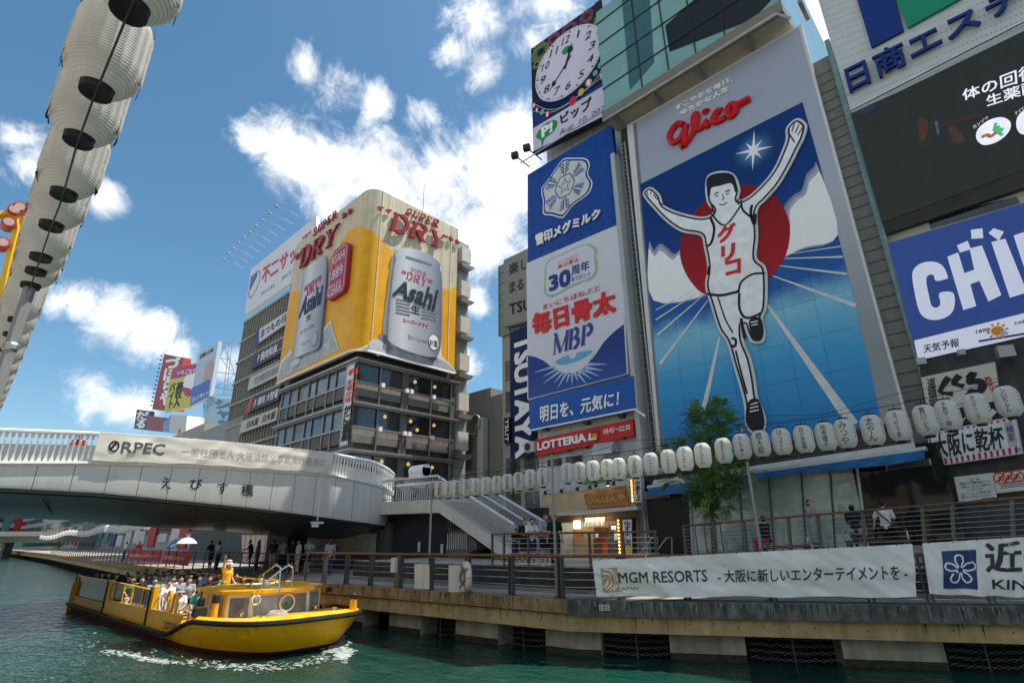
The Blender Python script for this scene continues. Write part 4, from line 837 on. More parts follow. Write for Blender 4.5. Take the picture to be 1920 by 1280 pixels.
# dark wall with restaurant signs
DW = mat('dark_cladding', (.05, .053, .05), .5, var=.3, sc=2, streak=.3)
flat(RBD, 'dark_cladding', [A8((253, 600))[0], (1960, 610), (1960, 1030), A8((330, 1300))[0]], PR, DW, -.02, 0, .25)
for q, d in (((595, 585), (.45, .3, .4)), ((270, 622), (.3, .3, .25)), ((425, 588), (.2, .3, .2))): MB().box(PR.hit(*A8(q)[0], .32), d, .3).build('flood_lamp', mat('lamp_grey', (.3, .31, .31), .4, .5), RBD)
KK = thing('brush_letter_sign', 'cream sign with thick black brush lettering and a red side stamp', 'sign', (-.8, 24.6, 4.8))
board(KK, 'panel', C3((905, 155), (1640, 0), (1690, 380), (975, 510)), PR, mat('cream_sign', (.52, .50, .44), .5, var=.06), .2, .2)
mb = MB()
for pts, w in ((((1185, 155), (1150, 195), (1105, 270), (1095, 295), (1150, 312), (1225, 318)), (.22, .2, .14, .12, .12, .2)), (((1290, 135), (1250, 180), (1232, 215), (1285, 232), (1335, 245)), (.22, .2, .14, .14, .18)), (((1360, 165), (1425, 118), (1380, 200), (1440, 195), (1500, 200), (1520, 245), (1480, 295), (1400, 285), (1370, 300)), (.1, .24, .16, .2, .22, .24, .2, .1, .06))):
    q = spline([PR.hit(*C3(a)[0]) for a in pts], False, 5); ws = []
    for i in range(len(q)): t = i/5; a = int(t); ws.append(w[a]+(w[min(a+1, len(w)-1)]-w[a])*(t-a))
    mb.stroke(q, ws, PR, .22)
mb.build('brush_lettering', INK, KK, recalc=False)
text(KK, '道\n頓\n堀', C3((965, 170), (1045, 150), (1075, 440), (990, 460)), PR, INK, .02, .22, ls=.9); text(KK, 'KUKURU', C3((1220, 425), (1345, 400), (1348, 420), (1224, 440)), PR, INK, .01, .22)
flat(KK, 'red_stamp', C3((1535, 158), (1590, 145), (1660, 290), (1615, 310)), PR, mat('stamp_red', (.4, .03, .03), .5), .215); text(KK, 'たこ\nやき', C3((1555, 170), (1595, 160), (1650, 275), (1605, 290)), PR, WHITE, .01, .22)
YB = thing('yellow_letter_sign', 'black sign with yellow lettering above the striped sign', 'sign', (-.8, 24.6, 3.9))
board(YB, 'panel', C3((975, 512), (1690, 382), (1720, 545), (1010, 690)), PR, mat('sign_black', (.015, .016, .015), .4), .2, .18)
text(YB, '大阪ぎしを！', C3((985, 570), (1480, 470), (1492, 545), (1000, 660)), PR, mat('yellow_ink', (.7, .55, .05), .4), .03, .2)
flat(YB, 'sticker', C3((1565, 510), (1620, 465), (1662, 500), (1600, 560)), PR, mat('sticker_white', (.5, .55, .55), .5), .2)
KP = thing('toast_sign', 'white signboard with red stripes at its edges and big black brush characters', 'sign', (-.7, 24.4, 3.2))
board(KP, 'panel', C3((968, 715), (1850, 535), (1925, 915), (1030, 1045)), PR, mat('sign_frame_grey', (.42, .45, .46), .4), .15, .28)
STR = mat('stripe_red', (.42, .02, .05), .45); KW = mat('sign_white', (.60, .63, .64), .4)
flat(KP, 'striped_field', C3((978, 728), (1838, 555), (1905, 905), (1040, 1035)), PR, KW, .285)
mb = MB(); a, b, c, d = [PR.hit(*q) for q in C3((978, 728), (1838, 555), (1905, 905), (1040, 1035))]
for k in range(15):
    u0, u1 = (k+.1)/15, (k+.55)/15; q = [a, b, c, d]; mb.poly([bil(q, u0, .0)+PR.n*.29, bil(q, u1, .0)+PR.n*.29, bil(q, u1, 1)+PR.n*.29, bil(q, u0, 1)+PR.n*.29])
mb.build('red_stripes', STR, KP, recalc=False)
flat(KP, 'white_label', C3((1000, 745), (1020, 735), (1780, 590), (1815, 600), (1860, 830), (1845, 850), (1080, 975), (1050, 965), (1015, 800)), PR, KW, .295)
text(KP, '大阪に乾杯', C3((1035, 735), (1715, 640), (1750, 855), (1065, 960)), PR, INK, .03, .305)
flat(KP, 'search_tab', C3((1735, 610), (1790, 597), (1830, 620), (1872, 800), (1850, 840), (1785, 855)), PR, mat('tab_lilac', (.36, .38, .46), .4), .3)
text(KP, '検\n索', C3((1755, 640), (1825, 630), (1850, 790), (1785, 800)), PR, INK, .01, .31, ls=.9); text(KP, '®', C3((1860, 860), (1905, 855), (1910, 890), (1862, 897)), PR, INK, .01, .305)
def notice(name, label, q, m): 
    o = thing(name, label, 'notice', PR.hit(*q[3], .1)); board(o, 'sheet', q, PR, m, .04, .1); return o
nm = mat('notice_white', (.55, .59, .56), .5)
n1 = notice('notice_board', 'large white notice with rows of black text on the dark wall', A8((392, 1062), (545, 1045), (558, 1140), (412, 1158)), nm)
text(n1, '注 意', A8((450, 1068), (492, 1064), (493, 1074), (452, 1078)), PR, RED, .01, .11)
text(n1, '戎橋及び大和橋の周辺のうち\n上陸時は、出入口を清掃する\nことがあります。\nスピーカーによる放送に従い\n速やかに退去してください。', A8((412, 1084), (532, 1072), (545, 1135), (424, 1146)), PR, INK, .01, .11, ls=1.15)
text(n1, '大阪市建設局', A8((498, 1143), (546, 1138), (547, 1144), (499, 1149)), PR, INK, .01, .11)
n2 = notice('prohibition_board', 'yellow edged notice with three red prohibition rings', A8((540, 1048), (690, 1030), (700, 1110), (555, 1126)), mat('notice_yellow', (.62, .55, .08), .5))
flat(n2, 'white_field', A8((545, 1051), (688, 1034), (697, 1107), (559, 1122)), PR, nm, .108)
for i, (x, y) in enumerate(((571, 1067), (604, 1062), (637, 1057))):
    c = PR.hit(*A8((x, y))[0]); ring = [c+ax*.155*math.cos(k*math.pi/9)+Vector((0, 0, .17*math.sin(k*math.pi/9))) for k in range(18)]
    o = MB().stroke(ring, .035, PR, .12, True).build('prohibition_ring', RED, n2, recalc=False)
    MB().stroke([c+ax*.1-Vector((0, 0, -.1)), c-ax*.1-Vector((0, 0, .1))], .03, PR, .124).build('bar', RED, o, recalc=False)
    mb = MB(); mb.stroke([c+Vector((0, 0, .06)), c-Vector((0, 0, .02))], .05, PR, .118); mb.stroke([c-Vector((0, 0, .02)), c+ax*.06-Vector((0, 0, .1))], .03, PR, .1185); mb.stroke([c-Vector((0, 0, .02)), c-ax*.05-Vector((0, 0, .1))], .03, PR, .119); mb.build('pictogram', INK, o, recalc=False)
mb = MB()
for k in range(4): mb.stroke([PR.hit(*A8((572, 1088+6*k))[0]), PR.hit(*A8((672, 1076+6*k))[0])], .02, PR, .112)
mb.build('text_rows', INK, n2, recalc=False)
n3 = notice('small_notice', 'small white paper notice left of the large notice', A8((332, 1088), (372, 1084), (383, 1135), (342, 1141)), nm)
mb = MB()
for k in range(6): mb.stroke([PR.hit(*A8((338+k, 1098+6*k))[0]), PR.hit(*A8((370+k, 1094+6*k))[0])], .018, PR, .112)
mb.build('text_rows', INK, n3, recalc=False)
# ---------------------------------------------------------------- glass shop front below the runner
SF = thing('glass_shopfront', 'glass shop front with blue awning under a dark ribbed roof strip', 'shop front', (-8, 25, 2.5))
ROOFD = mat('ribbed_dark', (.05, .045, .035), .6, .2)
def P_(y): return PY(y)
PFq = PY(24.2)
roof = [P25.hit(*q, .05) for q in C4((225, 1230))]; 
rq = [P25.hit(1225, 905, .03), P25.hit(1712, 826, .03), PFq.hit(1716, 838), PFq.hit(1225, 914)]
# sloping ribbed canopy between billboard foot and white gutter
ra, rb = P25.hit(1480, 800, .4), P25.hit(1700, 762, .4); rl, rr2 = P25.hit(1250, 855, .4), None
mb = MB(); n = 15
top_l, top_r, bot_l, bot_r = P25.hit(1330, 853, .35), P25.hit(1690, 792, .35), PFq.hit(1236, 899), PFq.hit(1713, 836)
mb.slab([top_l, top_r, bot_r, bot_l], Vector((0, .12, -.05))); mb.build('ribbed_roof', ROOFD, SF)
mb = MB()
for k in range(9):
    t = (k+.5)/9; a = top_l.lerp(bot_l, t)-Vector((0, .03, 0)); b = top_r.lerp(bot_r, t)-Vector((0, .03, 0)); mb.tube([a, b], .035, 4)
mb.build('roof_rib', mat('rib_brown', (.10, .085, .06), .5), SF)
GUT = mat('gutter_white', (.52, .55, .54), .4, var=.06, streak=.2)
def strip(name, px, y, m, th=.1, par=SF): return board(par, name, px, PY(y), m, th)
strip('gutter', [(1225, 900), (1713, 829), (1716, 843), (1222, 914)], 24.1, GUT, .25)
strip('awning_frame', [(1213, 910), (1735, 836), (1737, 843), (1213, 915)], 23.6, mat('frame_alu', (.45, .47, .47), .4, .4), .4)
aw = MB(); P236 = PY(23.55); rows = []
for j in range(5):
    v = j/4; row = []
    for i in range(41):
        u = i/40; x = 1215+(1733-1215)*u; y = 915-(72)*u+(14+4*math.sin(u*9))*v; row.append(P236.hit(x, y, .06*math.sin(u*60+v*3)*v-.1*v))
    rows.append(row)
aw.grid(rows); aw.build('blue_awning', mat('awning_blue', (.03, .17, .42), .7, var=.12, sc=4), SF, True)
PGL = PY(24.6)
GLZ = mat('shop_glass', (.26, .36, .31), .04, var=.35, sc=.5, spec=.8, col2=(.46, .55, .49))
gpx = [(1292, 905), (1610, 868), (1632, 1040), (1298, 1050)]
flat(SF, 'glass_front', gpx, PGL, GLZ, 0, 0, .05)
mb = MB(); mb.bb(PGL.hit(1215, 980).x, PGL.hit(1298, 980).x-.02, 24.62, 25, 1.5, 6); mb.build('dark_door', mat('door_black', (.014, .015, .015), .2, spec=.2), SF)
mb = MB(); mb.bb(PGL.hit(1612, 950).x+.03, -2.2, 24.6, 25, 1.5, 6.2); mb.build('black_glass', mat('black_mirror', (.010, .011, .011), .05, spec=.35), SF)
mb = MB()
for x in (1385, 1441, 1502, 1556): a, b = PGL.hit(x, 895-(x-1300)*.115, .05), PGL.hit(x+12, 1045, .05); mb.tube([a, b], .035, 4)
mb.build('glass_fin', mat('fin_dark', (.05, .08, .075), .2), SF)
mb = MB()
for (x0, y0, x1, y1) in ((1293, 905, 1300, 1045), (1606, 868, 1628, 1030)): mb.tube([PGL.hit(x0, y0, .06), PGL.hit(x1, y1, .06)], .05, 4)
mb.build('white_post', GUT, SF)
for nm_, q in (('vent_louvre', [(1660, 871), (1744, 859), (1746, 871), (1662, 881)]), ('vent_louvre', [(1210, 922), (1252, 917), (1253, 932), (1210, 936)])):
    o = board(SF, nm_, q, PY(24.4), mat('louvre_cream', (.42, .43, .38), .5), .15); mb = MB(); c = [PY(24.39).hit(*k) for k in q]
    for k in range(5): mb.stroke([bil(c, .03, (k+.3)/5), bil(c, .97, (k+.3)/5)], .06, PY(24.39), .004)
    mb.build('slat_shade_lines', mat('slat_shade', (.1, .1, .09), .8), o, recalc=False)  # dark strokes paint the shadow between the louvre slats
# interior hints behind glass
mb = MB(); mb.bb(-11.5, -3.2, 25.3, 25.35, 2, 5.6); mb.build('inner_wall', mat('inner_wall', (.22, .25, .22), .7, var=.3, sc=.8), SF)
# terrace (slightly raised) before the shop front
TR0, TR1 = Vector((-10.6, 19.2, 2.45)), Vector((.6, 21.9, 2.95))
mb = MB(); mb.slab([TR0, TR1, Vector((12, 26, 3.0)), Vector((12, 30, 3.0)), Vector((-10.6, 30, 2.45))], Vector((0, 0, -.5))); tag(mb.build('terrace', PAVE), kind='structure')
# ================================================================== LEFT: corner restaurant building with the beer billboards
XC = -44.5; PXC = PX(XC); PYC = PY(25.0)
KB = thing('corner_building', 'dark glass and brown panel corner building under the yellow beer billboard', 'building', (-50, 30, 2.2))
xb = -45.4; yb = 25.9; PXB = PX(xb); PYB = PY(yb)
zlev = lambda q: PXB.hit(*C5(q)[0]).z
BODYM = mat('dark_bronze', (.08, .076, .07), .4, .3, var=.2)
mb = MB(); mb.bb(-62.6, xb-.35, yb+.35, 38.3, 2, 37.5); mb.build('core', BODYM, KB)
Z_E = [zlev((600, 280)), zlev((600, 655)), zlev((600, 1065))]; Z_S = [zlev((600, 462)), zlev((600, 853))]
Z_E.append(Z_E[2]-(Z_E[1]-Z_E[2])); Z_S.append(Z_S[1]-(Z_S[0]-Z_S[1])); Z_E.append(4.5); Z_S.append(5.5)
ALU = mat('eave_metal', (.30, .29, .27), .35, .6, var=.15, streak=.2)
mb = MB()
for z in Z_E[:4]:
    for (d, h0, h1) in ((.55, 0, .22), (.35, -.16, -.001)):
        mb.bb(xb-.3, xb+d, yb-d, 38.6, z+h0-.05, z+h1-.05); mb.bb(-62.8, xb-.301, yb-d, yb+.3, z+h0-.05, z+h1-.05)
mb.build('eaves', ALU, KB)
mb = MB()
for z in Z_S[:3]: mb.bb(xb-.3, xb+.12, yb-.12, 38.2, z-.09, z+.09); mb.bb(-62.6, xb-.301, yb-.12, yb+.3, z-.09, z+.09)
mb.build('sill_rails', ALU, KB)
GLB = glass('dark_window_glass', (.025, .03, .033), .05, var=.4, sc=.4)
SPN = mat('spandrel_beige', (.60, .50, .40), .6, var=.12, sc=.8, streak=.3); SPD = mat('spandrel_dark', (.15, .145, .14), .5)
# columns of each face
ycol = [PXB.hit(*C5(q)[0]).y for q in ((130, 400), (345, 480), (555, 500), (615, 510), (820, 600), (1005, 620))]
xcol = [-47.2, -49.7, -51.4, -54.0, -55.6, -58.2, -60.4, -62.4]
for i, z in enumerate(Z_E[:3]):
    zs = Z_S[i]; zn = Z_E[i+1]
    for a, b in ((ycol[0], ycol[1]), (ycol[1], ycol[2]), (ycol[3], ycol[4]), (ycol[4], ycol[5])):
        mb = MB(); mb.bb(xb-.12, xb-.06, a+.12, b-.12, zs+.09, z-.22); o = mb.build('window', GLB, KB)
        mb = MB(); mb.bb(xb-.16, xb-.02, a+.1, b-.1, zn+.85+.75, zs-.1); mb.build('spandrel_panel', SPN, KB)
        mb = MB(); mb.bb(xb-.16, xb-.03, a+.1, b-.1, zn+.85, zn+1.6); mb.build('lower_panel', SPD, KB)
    for a, b in zip(xcol[:-1], xcol[1:]):
        mb = MB(); mb.bb(b+.1, a-.1, yb+.06, yb+.12, zs+.09, z-.22); mb.build('window', glass('sky_window_glass', (.09, .12, .15), .05, var=.5, sc=.5), KB)
        mb = MB(); mb.bb(b+.1, a-.1, yb+.02, yb+.16, zn+.9, zs-.1); mb.build('spandrel_panel', mat('spandrel_brown', (.13, .11, .095), .6, var=.15), KB)
zb0 = Z_E[3]-.2
mb = MB()
for y in (ycol[1], ycol[4], ycol[5]): mb.tube([Vector((xb+.1, y, zb0)), Vector((xb+.1, y, Z_E[0]))], .09, 6)
for x in xcol: mb.tube([Vector((x, yb-.06, zb0)), Vector((x, yb-.06, Z_E[0]))], .07, 5)
mb.build('mullion_pipes', ALU, KB)
mb = MB(); mb.bb(xb-.2, xb+.04, ycol[2], ycol[3], zb0, Z_E[0]); mb.bb(xb-.34, xb+.02, ycol[5]+.1, 38.3, zb0, Z_E[0]); mb.build('columns', mat('column_grey', (.11, .11, .11), .5), KB)
LMP = mat('pendant_lamp', (.5, .3, .1), .4, emit=.5); mb = MB()
for i, qs in enumerate((((680, 372), (862, 418)), ((402, 692), (640, 735), (700, 815), (855, 772)), ((372, 1105), (617, 1130), (838, 1160)))):
    for q in qs: p = PXB.hit(*C5(q)[0]); MB().lathe(p, [(.02, .2), (.15, .08), (.2, -.05), (.15, -.14), (.02, -.2)], 8).build('pendant_lamp', LMP, KB)
mb = MB()
for q in ((368, 410), (590, 460), (633, 468), (838, 518), (342, 812), (568, 852), (612, 858), (825, 892)): p = PXB.hit(*C5(q)[0]); MB().box(p+Vector((.3, 0, 0)), (.3, .34, .42)).build('wall_light', WHITE, KB)
# rear service balconies with white boxes and flared eaves
mb = MB(); me_ = MB(); yr = 38.7; PRb = PX(-45.6)
zz = [PRb.hit(*C5(q)[0]).z for q in ((1100, 310), (1090, 680), (1085, 1045))]; dz = zz[0]-zz[1]
for z in [zz[0]+3*dz, zz[0]+2*dz, zz[0]+dz]+zz: MB().bb(-50, -45.1, 38.7, 40.2, z+.5, z+2.5).build('service_box', mat('service_box', (.55, .52, .46), .6, streak=.15), KB); MB().slab([Vector((-50, 38.5, z)), Vector((-50, 40.7, z)), Vector((-50, 40.2, z-.5)), Vector((-50, 38.5, z-.5))], (5.2, 0, 0)).build('flared_eave', ALU, KB)
mb = MB(); mb.bb(-50, -46, 38.4, 40.6, 2, 39); mb.build('service_shaft', GREY, KB)
# vertical crab restaurant sign on the corner
VS = thing('corner_blade_sign', 'tall white blade sign with red and black brush characters on the building corner', 'sign', (-44.6, 25.4, 12))
PV = PX(-44.5); PVY = PY(25.0)
c0 = PV.hit(*C5((40, 190))[0]); c1 = PV.hit(*C5((130, 205))[0]); zb_s = PV.hit(*C5((75, 945))[0]).z; zt_s = c1.z
yA, yB2 = 25.0, c1.y
mb = MB(); mb.bb(-46.0, -44.5, yA, yB2, zb_s, zt_s); mb.build('body', mat('sign_box_white', (.66, .68, .68), .4), VS)
mb = MB()
for x, y in ((-44.5, yA), (-44.5, yB2), (-46, yA)): mb.box((x, y, (zb_s+zt_s)/2), (.12, .12, zt_s-zb_s+.1))
mb.bb(-46.06, -44.44, yA-.05, yB2+.05, zt_s, zt_s+.12); mb.bb(-46.06, -44.44, yA-.05, yB2+.05, zb_s-.12, zb_s); mb.build('frame', mat('frame_green', (.25, .34, .31), .4), VS)
RI = mat('red_ink', (.6, .05, .03), .5)
hh = zt_s-zb_s
def vtext(body, f0, f1, m, b):
    q = [Vector((-44.49, yA+.28, zb_s+hh*f0)), Vector((-44.49, yB2-.22, zb_s+hh*f0)), Vector((-44.49, yB2-.22, zb_s+hh*f1)), Vector((-44.49, yA+.28, zb_s+hh*f1))]
    mb = MB(); letters(mb, body, q, Vector((1, 0, 0)), b, .02, 0, .9); mb.build('lettering', m, VS, recalc=False)
    q = [Vector((-45.75, yA-.01, zb_s+hh*f0)), Vector((-44.75, yA-.01, zb_s+hh*f0)), Vector((-44.75, yA-.01, zb_s+hh*f1)), Vector((-45.75, yA-.01, zb_s+hh*f1))]
    mb = MB(); letters(mb, body, q, Vector((0, -1, 0)), b, .02, 0, .9); mb.build('lettering', m, VS, recalc=False)
vtext('本\n場\nの\n味', .82, .52, RI, .02); vtext('か\nに\n道\n楽', .48, .04, INK, .05)
mb = MB()
for cc, ax_, nn in ((Vector((-44.49, (yA+yB2)/2, zb_s+hh*.92)), Vector((0, 1, 0)), Vector((1, 0, 0))), (Vector((-45.25, yA-.01, zb_s+hh*.92)), Vector((1, 0, 0)), Vector((0, -1, 0)))):
    mb.poly([cc+nn*.03+ax_*.36*math.cos(k*math.pi/8)+Vector((0, 0, .42*math.sin(k*math.pi/8) if k > 8 else .1*math.sin(k*math.pi/8)-.12*math.cos(k*math.pi/4))) for k in range(16)])
mb.build('crab_emblem', RI, VS, recalc=False)
# ---------------------------------------------------------------- wrap-round beer billboard
BB = thing('beer_billboard', 'giant yellow and cream wrap-round beer billboard with silver cans on the building corner', 'billboard', (-47, 28, 20.5))
ZB0, ZT0 = 20.7, 39.4; XL = -62.4; YE = 37.45; RR = 1.5
plan = [Vector((XL+(XC-RR-XL)*k/40, 25, 0)) for k in range(41)]+[Vector((XC-RR+RR*math.sin(R_(10*k)), 25+RR-RR*math.cos(R_(10*k)), 0)) for k in range(1, 9)]+[Vector((XC, 25+RR+(YE-25-RR)*k/40, 0)) for k in range(41)]
ps = arc(plan); tot = ps[-1]
def s_of(p): return min(range(len(plan)), key=lambda i: (Vector((p.x, p.y, 0))-plan[i]).length)
def bnd(face, pts): return sorted([(ps[s_of(q)], q.z) for q in (face.hit(*C6(a)[0]) for a in pts)])
BT = [(0, 28.7)]+bnd(PYC, ((215, 1022), (320, 1010), (560, 735), (610, 670), (680, 570), (745, 480), (800, 438)))+bnd(PXC, ((895, 447), (960, 500), (1020, 575), (1120, 665), (1180, 900), (1545, 1005), (1620, 1002), (1700, 990)))+[(tot+1, 28.7)]
BT = sorted(BT)
rows = [[Vector((p.x, p.y, ZT0-.0)) for p in plan], [Vector((p.x, p.y, lerp(BT, s))) for p, s in zip(plan, ps)]]
def corr(name, col, var, streak, col2=None):
    m = mat(name, col, .42, 0, var=var, sc=.5, streak=streak, col2=col2); N = m.node_tree.nodes; L = m.node_tree.links
    geo = N.new('ShaderNodeNewGeometry'); w = N.new('ShaderNodeTexWave'); w.wave_type = 'BANDS'; w.bands_direction = 'Z'; w.inputs['Scale'].default_value = 1.6; L.new(geo.outputs['Position'], w.inputs[0])
    bp = N.new('ShaderNodeBump'); bp.inputs['Strength'].default_value = .25; bp.inputs['Distance'].default_value = .05; L.new(w.outputs['Fac'], bp.inputs['Height']); L.new(bp.outputs[0], N['Principled BSDF'].inputs['Normal']); return m
def sub(rows, n): return [[a.lerp(b, k/n) for a, b in zip(rows[0], rows[1])] for k in range(n+1)]
MB().grid(sub(rows, 6)).build('foam_field', corr('foam_cream', (.60, .52, .36), .12, .45), BB, 'all')
rows = [rows[1], [Vector((p.x, p.y, ZB0)) for p in plan]]
MB().grid(sub(rows, 6)).build('amber_field', corr('amber', (.78, .34, .006), .08, .1, (.85, .43, .012)), BB, 'all')
mb = MB(); inn_ = [Vector((min(p.x, XC-.7), max(p.y, 25.7), 0)) for p in plan]
for z in (ZT0, ZB0-.02): mb.grid([[Vector((p.x, p.y, z)) for p in plan], [Vector((p.x, p.y, z)) for p in inn_]])
mb.bb(XL, XL+.05, 25, 26, ZB0, ZT0); mb.bb(XC-1.2, XC, YE-.05, YE, ZB0, ZT0); mb.build('edge_return', mat('edge_cream', (.5, .46, .38), .6, streak=.3), BB)
mb = MB(); p_ = [Vector((p.x, p.y, ZB0-.12)) for p in plan]; mb.tube(p_, .14, 6); mb.build('lower_trim', WHITE, BB)
mb = MB(); z = ZB0+1                           # thin neon tubes up the corner and the right edge
for px_, py_ in ((XC+.03, 25+RR), (XC+.03, YE-1.1)):
    while z < ZT0: mb.box((px_, py_, z), (.06, .1, .16)); z += .28
    z = ZB0+1
mb.build('neon_studs', mat('neon_stud', (.8, .8, .75), .15, spec=.9), BB)
ICE = [mat('ice_grey', (.38, .39, .41), .35, var=.25, sc=1.2), mat('ice_light', (.55, .56, .58), .3, var=.15, sc=1.5), mat('ice_dark', (.2, .21, .23), .3, var=.2, sc=1.5)]
WT = mat('torn_white', (.68, .66, .6), .5)
flat(BB, 'torn_edge', A3((545, 728), (600, 700), (645, 668), (648, 600), (662, 500), (672, 420), (684, 330), (700, 318), (890, 380), (892, 480), (890, 620), (893, 760), (930, 790), (957, 828), (700, 772)), PXC, WT, .05)
flat(BB, 'ice_field', A3((552, 730), (606, 706), (655, 672), (700, 690), (800, 740), (893, 775), (925, 795), (952, 826), (700, 770)), PXC, ICE[0], .07)
rr = random.Random(11)
def facets(pl, quad, n, sz):
    c = [pl.hit(*q) for q in quad]
    for k in range(n):
        u, v = rr.random(), rr.random(); q = bil(c, u, v); a = Vector((0, 0, 1)).cross(pl.n); m = rr.randint(4, 6); a0 = rr.random()*6; r = sz*(.5+rr.random())
        flat3 = [q+pl.n*(.08+.0015*k)+a*r*math.cos(a0+i*6.283/m)+Vector((0, 0, r*.8*math.sin(a0+i*6.283/m))) for i in range(m)]
        MB().poly(flat3).build('ice_cube', ICE[k % 3], BB, recalc=False)
facets(PXC, A3((640, 680), (840, 745), (900, 790), (620, 725)), 9, .75)
flat(BB, 'torn_edge', A3((200, 862), (220, 780), (262, 730), (275, 772), (300, 560), (316, 430), (332, 392), (370, 360), (418, 338), (424, 345), (420, 430), (412, 520), (400, 640), (428, 608), (440, 660), (465, 728)), PYC, WT, .05)
flat(BB, 'ice_field', A3((204, 858), (225, 788), (262, 745), (290, 770), (385, 690), (424, 618), (436, 665), (460, 726)), PYC, ICE[0], .07)
facets(PYC, A3((280, 770), (420, 660), (450, 720), (240, 820)), 8, .7)
def can(pl, pts, ax, a0, a1, nm):
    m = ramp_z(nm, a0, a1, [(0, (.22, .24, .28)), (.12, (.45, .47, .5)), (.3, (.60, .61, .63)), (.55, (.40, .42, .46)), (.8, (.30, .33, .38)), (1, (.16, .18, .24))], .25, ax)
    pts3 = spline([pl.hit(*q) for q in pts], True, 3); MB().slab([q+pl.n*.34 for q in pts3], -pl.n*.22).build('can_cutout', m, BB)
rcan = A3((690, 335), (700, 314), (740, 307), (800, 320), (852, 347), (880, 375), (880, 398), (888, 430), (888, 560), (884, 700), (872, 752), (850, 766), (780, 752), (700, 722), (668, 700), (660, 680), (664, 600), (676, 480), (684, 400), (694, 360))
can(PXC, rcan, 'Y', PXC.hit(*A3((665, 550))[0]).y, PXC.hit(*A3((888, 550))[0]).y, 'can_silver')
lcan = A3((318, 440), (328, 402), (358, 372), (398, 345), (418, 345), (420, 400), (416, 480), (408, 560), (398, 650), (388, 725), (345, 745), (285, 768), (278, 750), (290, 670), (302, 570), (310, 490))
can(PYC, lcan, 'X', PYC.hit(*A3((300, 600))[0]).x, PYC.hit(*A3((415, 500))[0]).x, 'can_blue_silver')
DKR = mat('dry_red', (.30, .012, .025), .4, var=.15); PRD = mat('print_red', (.42, .05, .09), .5); GNK = mat('green_black', (.02, .035, .035), .45)
def ser(body, q, pl, m, off, ext=.0, **k): seriftext(BB, body, [pl.hit(*a) for a in q], pl, m, off, ext, **k)
ser('SUPER', C6((1240, 288), (1528, 402), (1515, 468), (1225, 335)), PXC, DKR, .22, .12, fat=1.0, ital=.01)
ser('DRY', C6((1120, 332), (1592, 548), (1545, 655), (1078, 482)), PXC, DKR, .4, .25, gap=.1, ital=.0)
ser('“', C6((968, 268), (1112, 318), (1108, 392), (966, 345)), PXC, DKR, .3, .15); ser('”', C6((1600, 530), (1712, 585), (1702, 665), (1590, 615)), PXC, DKR, .3, .15)
ser('SUPER', C6((430, 478), (638, 305), (630, 372), (418, 545)), PYC, DKR, .22, .12); ser('DRY', C6((335, 660), (668, 430), (620, 600), (310, 828)), PYC, DKR, .4, .25, gap=.1)
ser('“', C6((268, 715), (335, 668), (330, 760), (264, 808)), PYC, DKR, .3, .15); ser('”', C6((680, 345), (785, 280), (775, 370), (672, 448)), PYC, DKR, .3, .15)
ser('SUPER', A3((757, 388), (822, 412), (820, 428), (755, 402)), PXC, PRD, .36); ser('“DRY”', A3((720, 400), (850, 442), (838, 475), (716, 430)), PXC, PRD, .36)
text(BB, 'Asahi', A3((700, 446), (868, 480), (858, 568), (686, 505)), PXC, GNK, .03, .36, .06, sh=.06)
text(BB, '生', A3((757, 546), (796, 555), (794, 588), (755, 578)), PXC, GNK, .03, .36); text(BB, 'スーパードライ', A3((722, 600), (830, 627), (828, 644), (722, 618)), PXC, PRD, .04, .36)
text(BB, '生ビール', A3((745, 670), (795, 686), (794, 702), (744, 688)), PXC, GNK, .01, .36); text(BB, '〈非熱処理〉', A3((797, 690), (828, 700), (827, 708), (797, 700)), PXC, GNK, .0, .36)
cr = disc(BB, 'seal_ring', A3((852, 703))[0], .75, PXC, INK, .36, .95, 24); disc(BB, 'seal_disc', A3((852, 703))[0], .68, PXC, WHITE, .37, .88, 24); text(BB, 'お酒', A3((834, 690), (868, 698), (867, 725), (833, 716)), PXC, INK, .02, .385)
mb = MB()
for k in range(5):
    for (u0, u1) in ((690, 752), (798, 862)):
        y = 522+14*k+(u0-690)*.2; mb.stroke([PXC.hit(*A3((u0+3, y))[0]), PXC.hit(*A3((u1, y+(u1-u0)*.2))[0])], .2, PXC, .36)
mb.stroke([PXC.hit(*A3((735, 345))[0]), PXC.hit(*A3((845, 378))[0])], .3, PXC, .36); mb.build('small_print', mat('small_print', (.16, .17, .19), .5, var=.5, sc=9), BB, recalc=False)
seriftext(BB, '“DRY”', [PYC.hit(*a) for a in A3((330, 470), (398, 420), (396, 470), (328, 515))], PYC, PRD, .36)
text(BB, 'Asahi', A3((322, 520), (405, 462), (398, 540), (308, 600)), PYC, mat('blue_black', (.012, .03, .09), .4), .03, .36, .06, sh=.05)
text(BB, '生', A3((338, 592), (360, 580), (356, 605), (334, 615)), PYC, GNK, .03, .36); text(BB, 'スーパードライ', A3((312, 655), (370, 622), (369, 640), (311, 672)), PYC, PRD, .03, .36); text(BB, '生ビール', A3((316, 706), (352, 690), (352, 702), (315, 718)), PYC, GNK, .01, .36)
disc(BB, 'seal_ring', A3((372, 690))[0], .62, PYC, INK, .36, .85, 20); disc(BB, 'seal_disc', A3((372, 690))[0], .55, PYC, mat('seal_lilac', (.4, .42, .52), .5), .37, .78, 20)
rs_ = A3((450, 345), (460, 322), (512, 285), (522, 295), (506, 470), (498, 492), (438, 530), (426, 520))
flat(BB, 'red_tablet', rs_, PYC, mat('tablet_red', (.38, .02, .06), .4), .55, 0, .4)
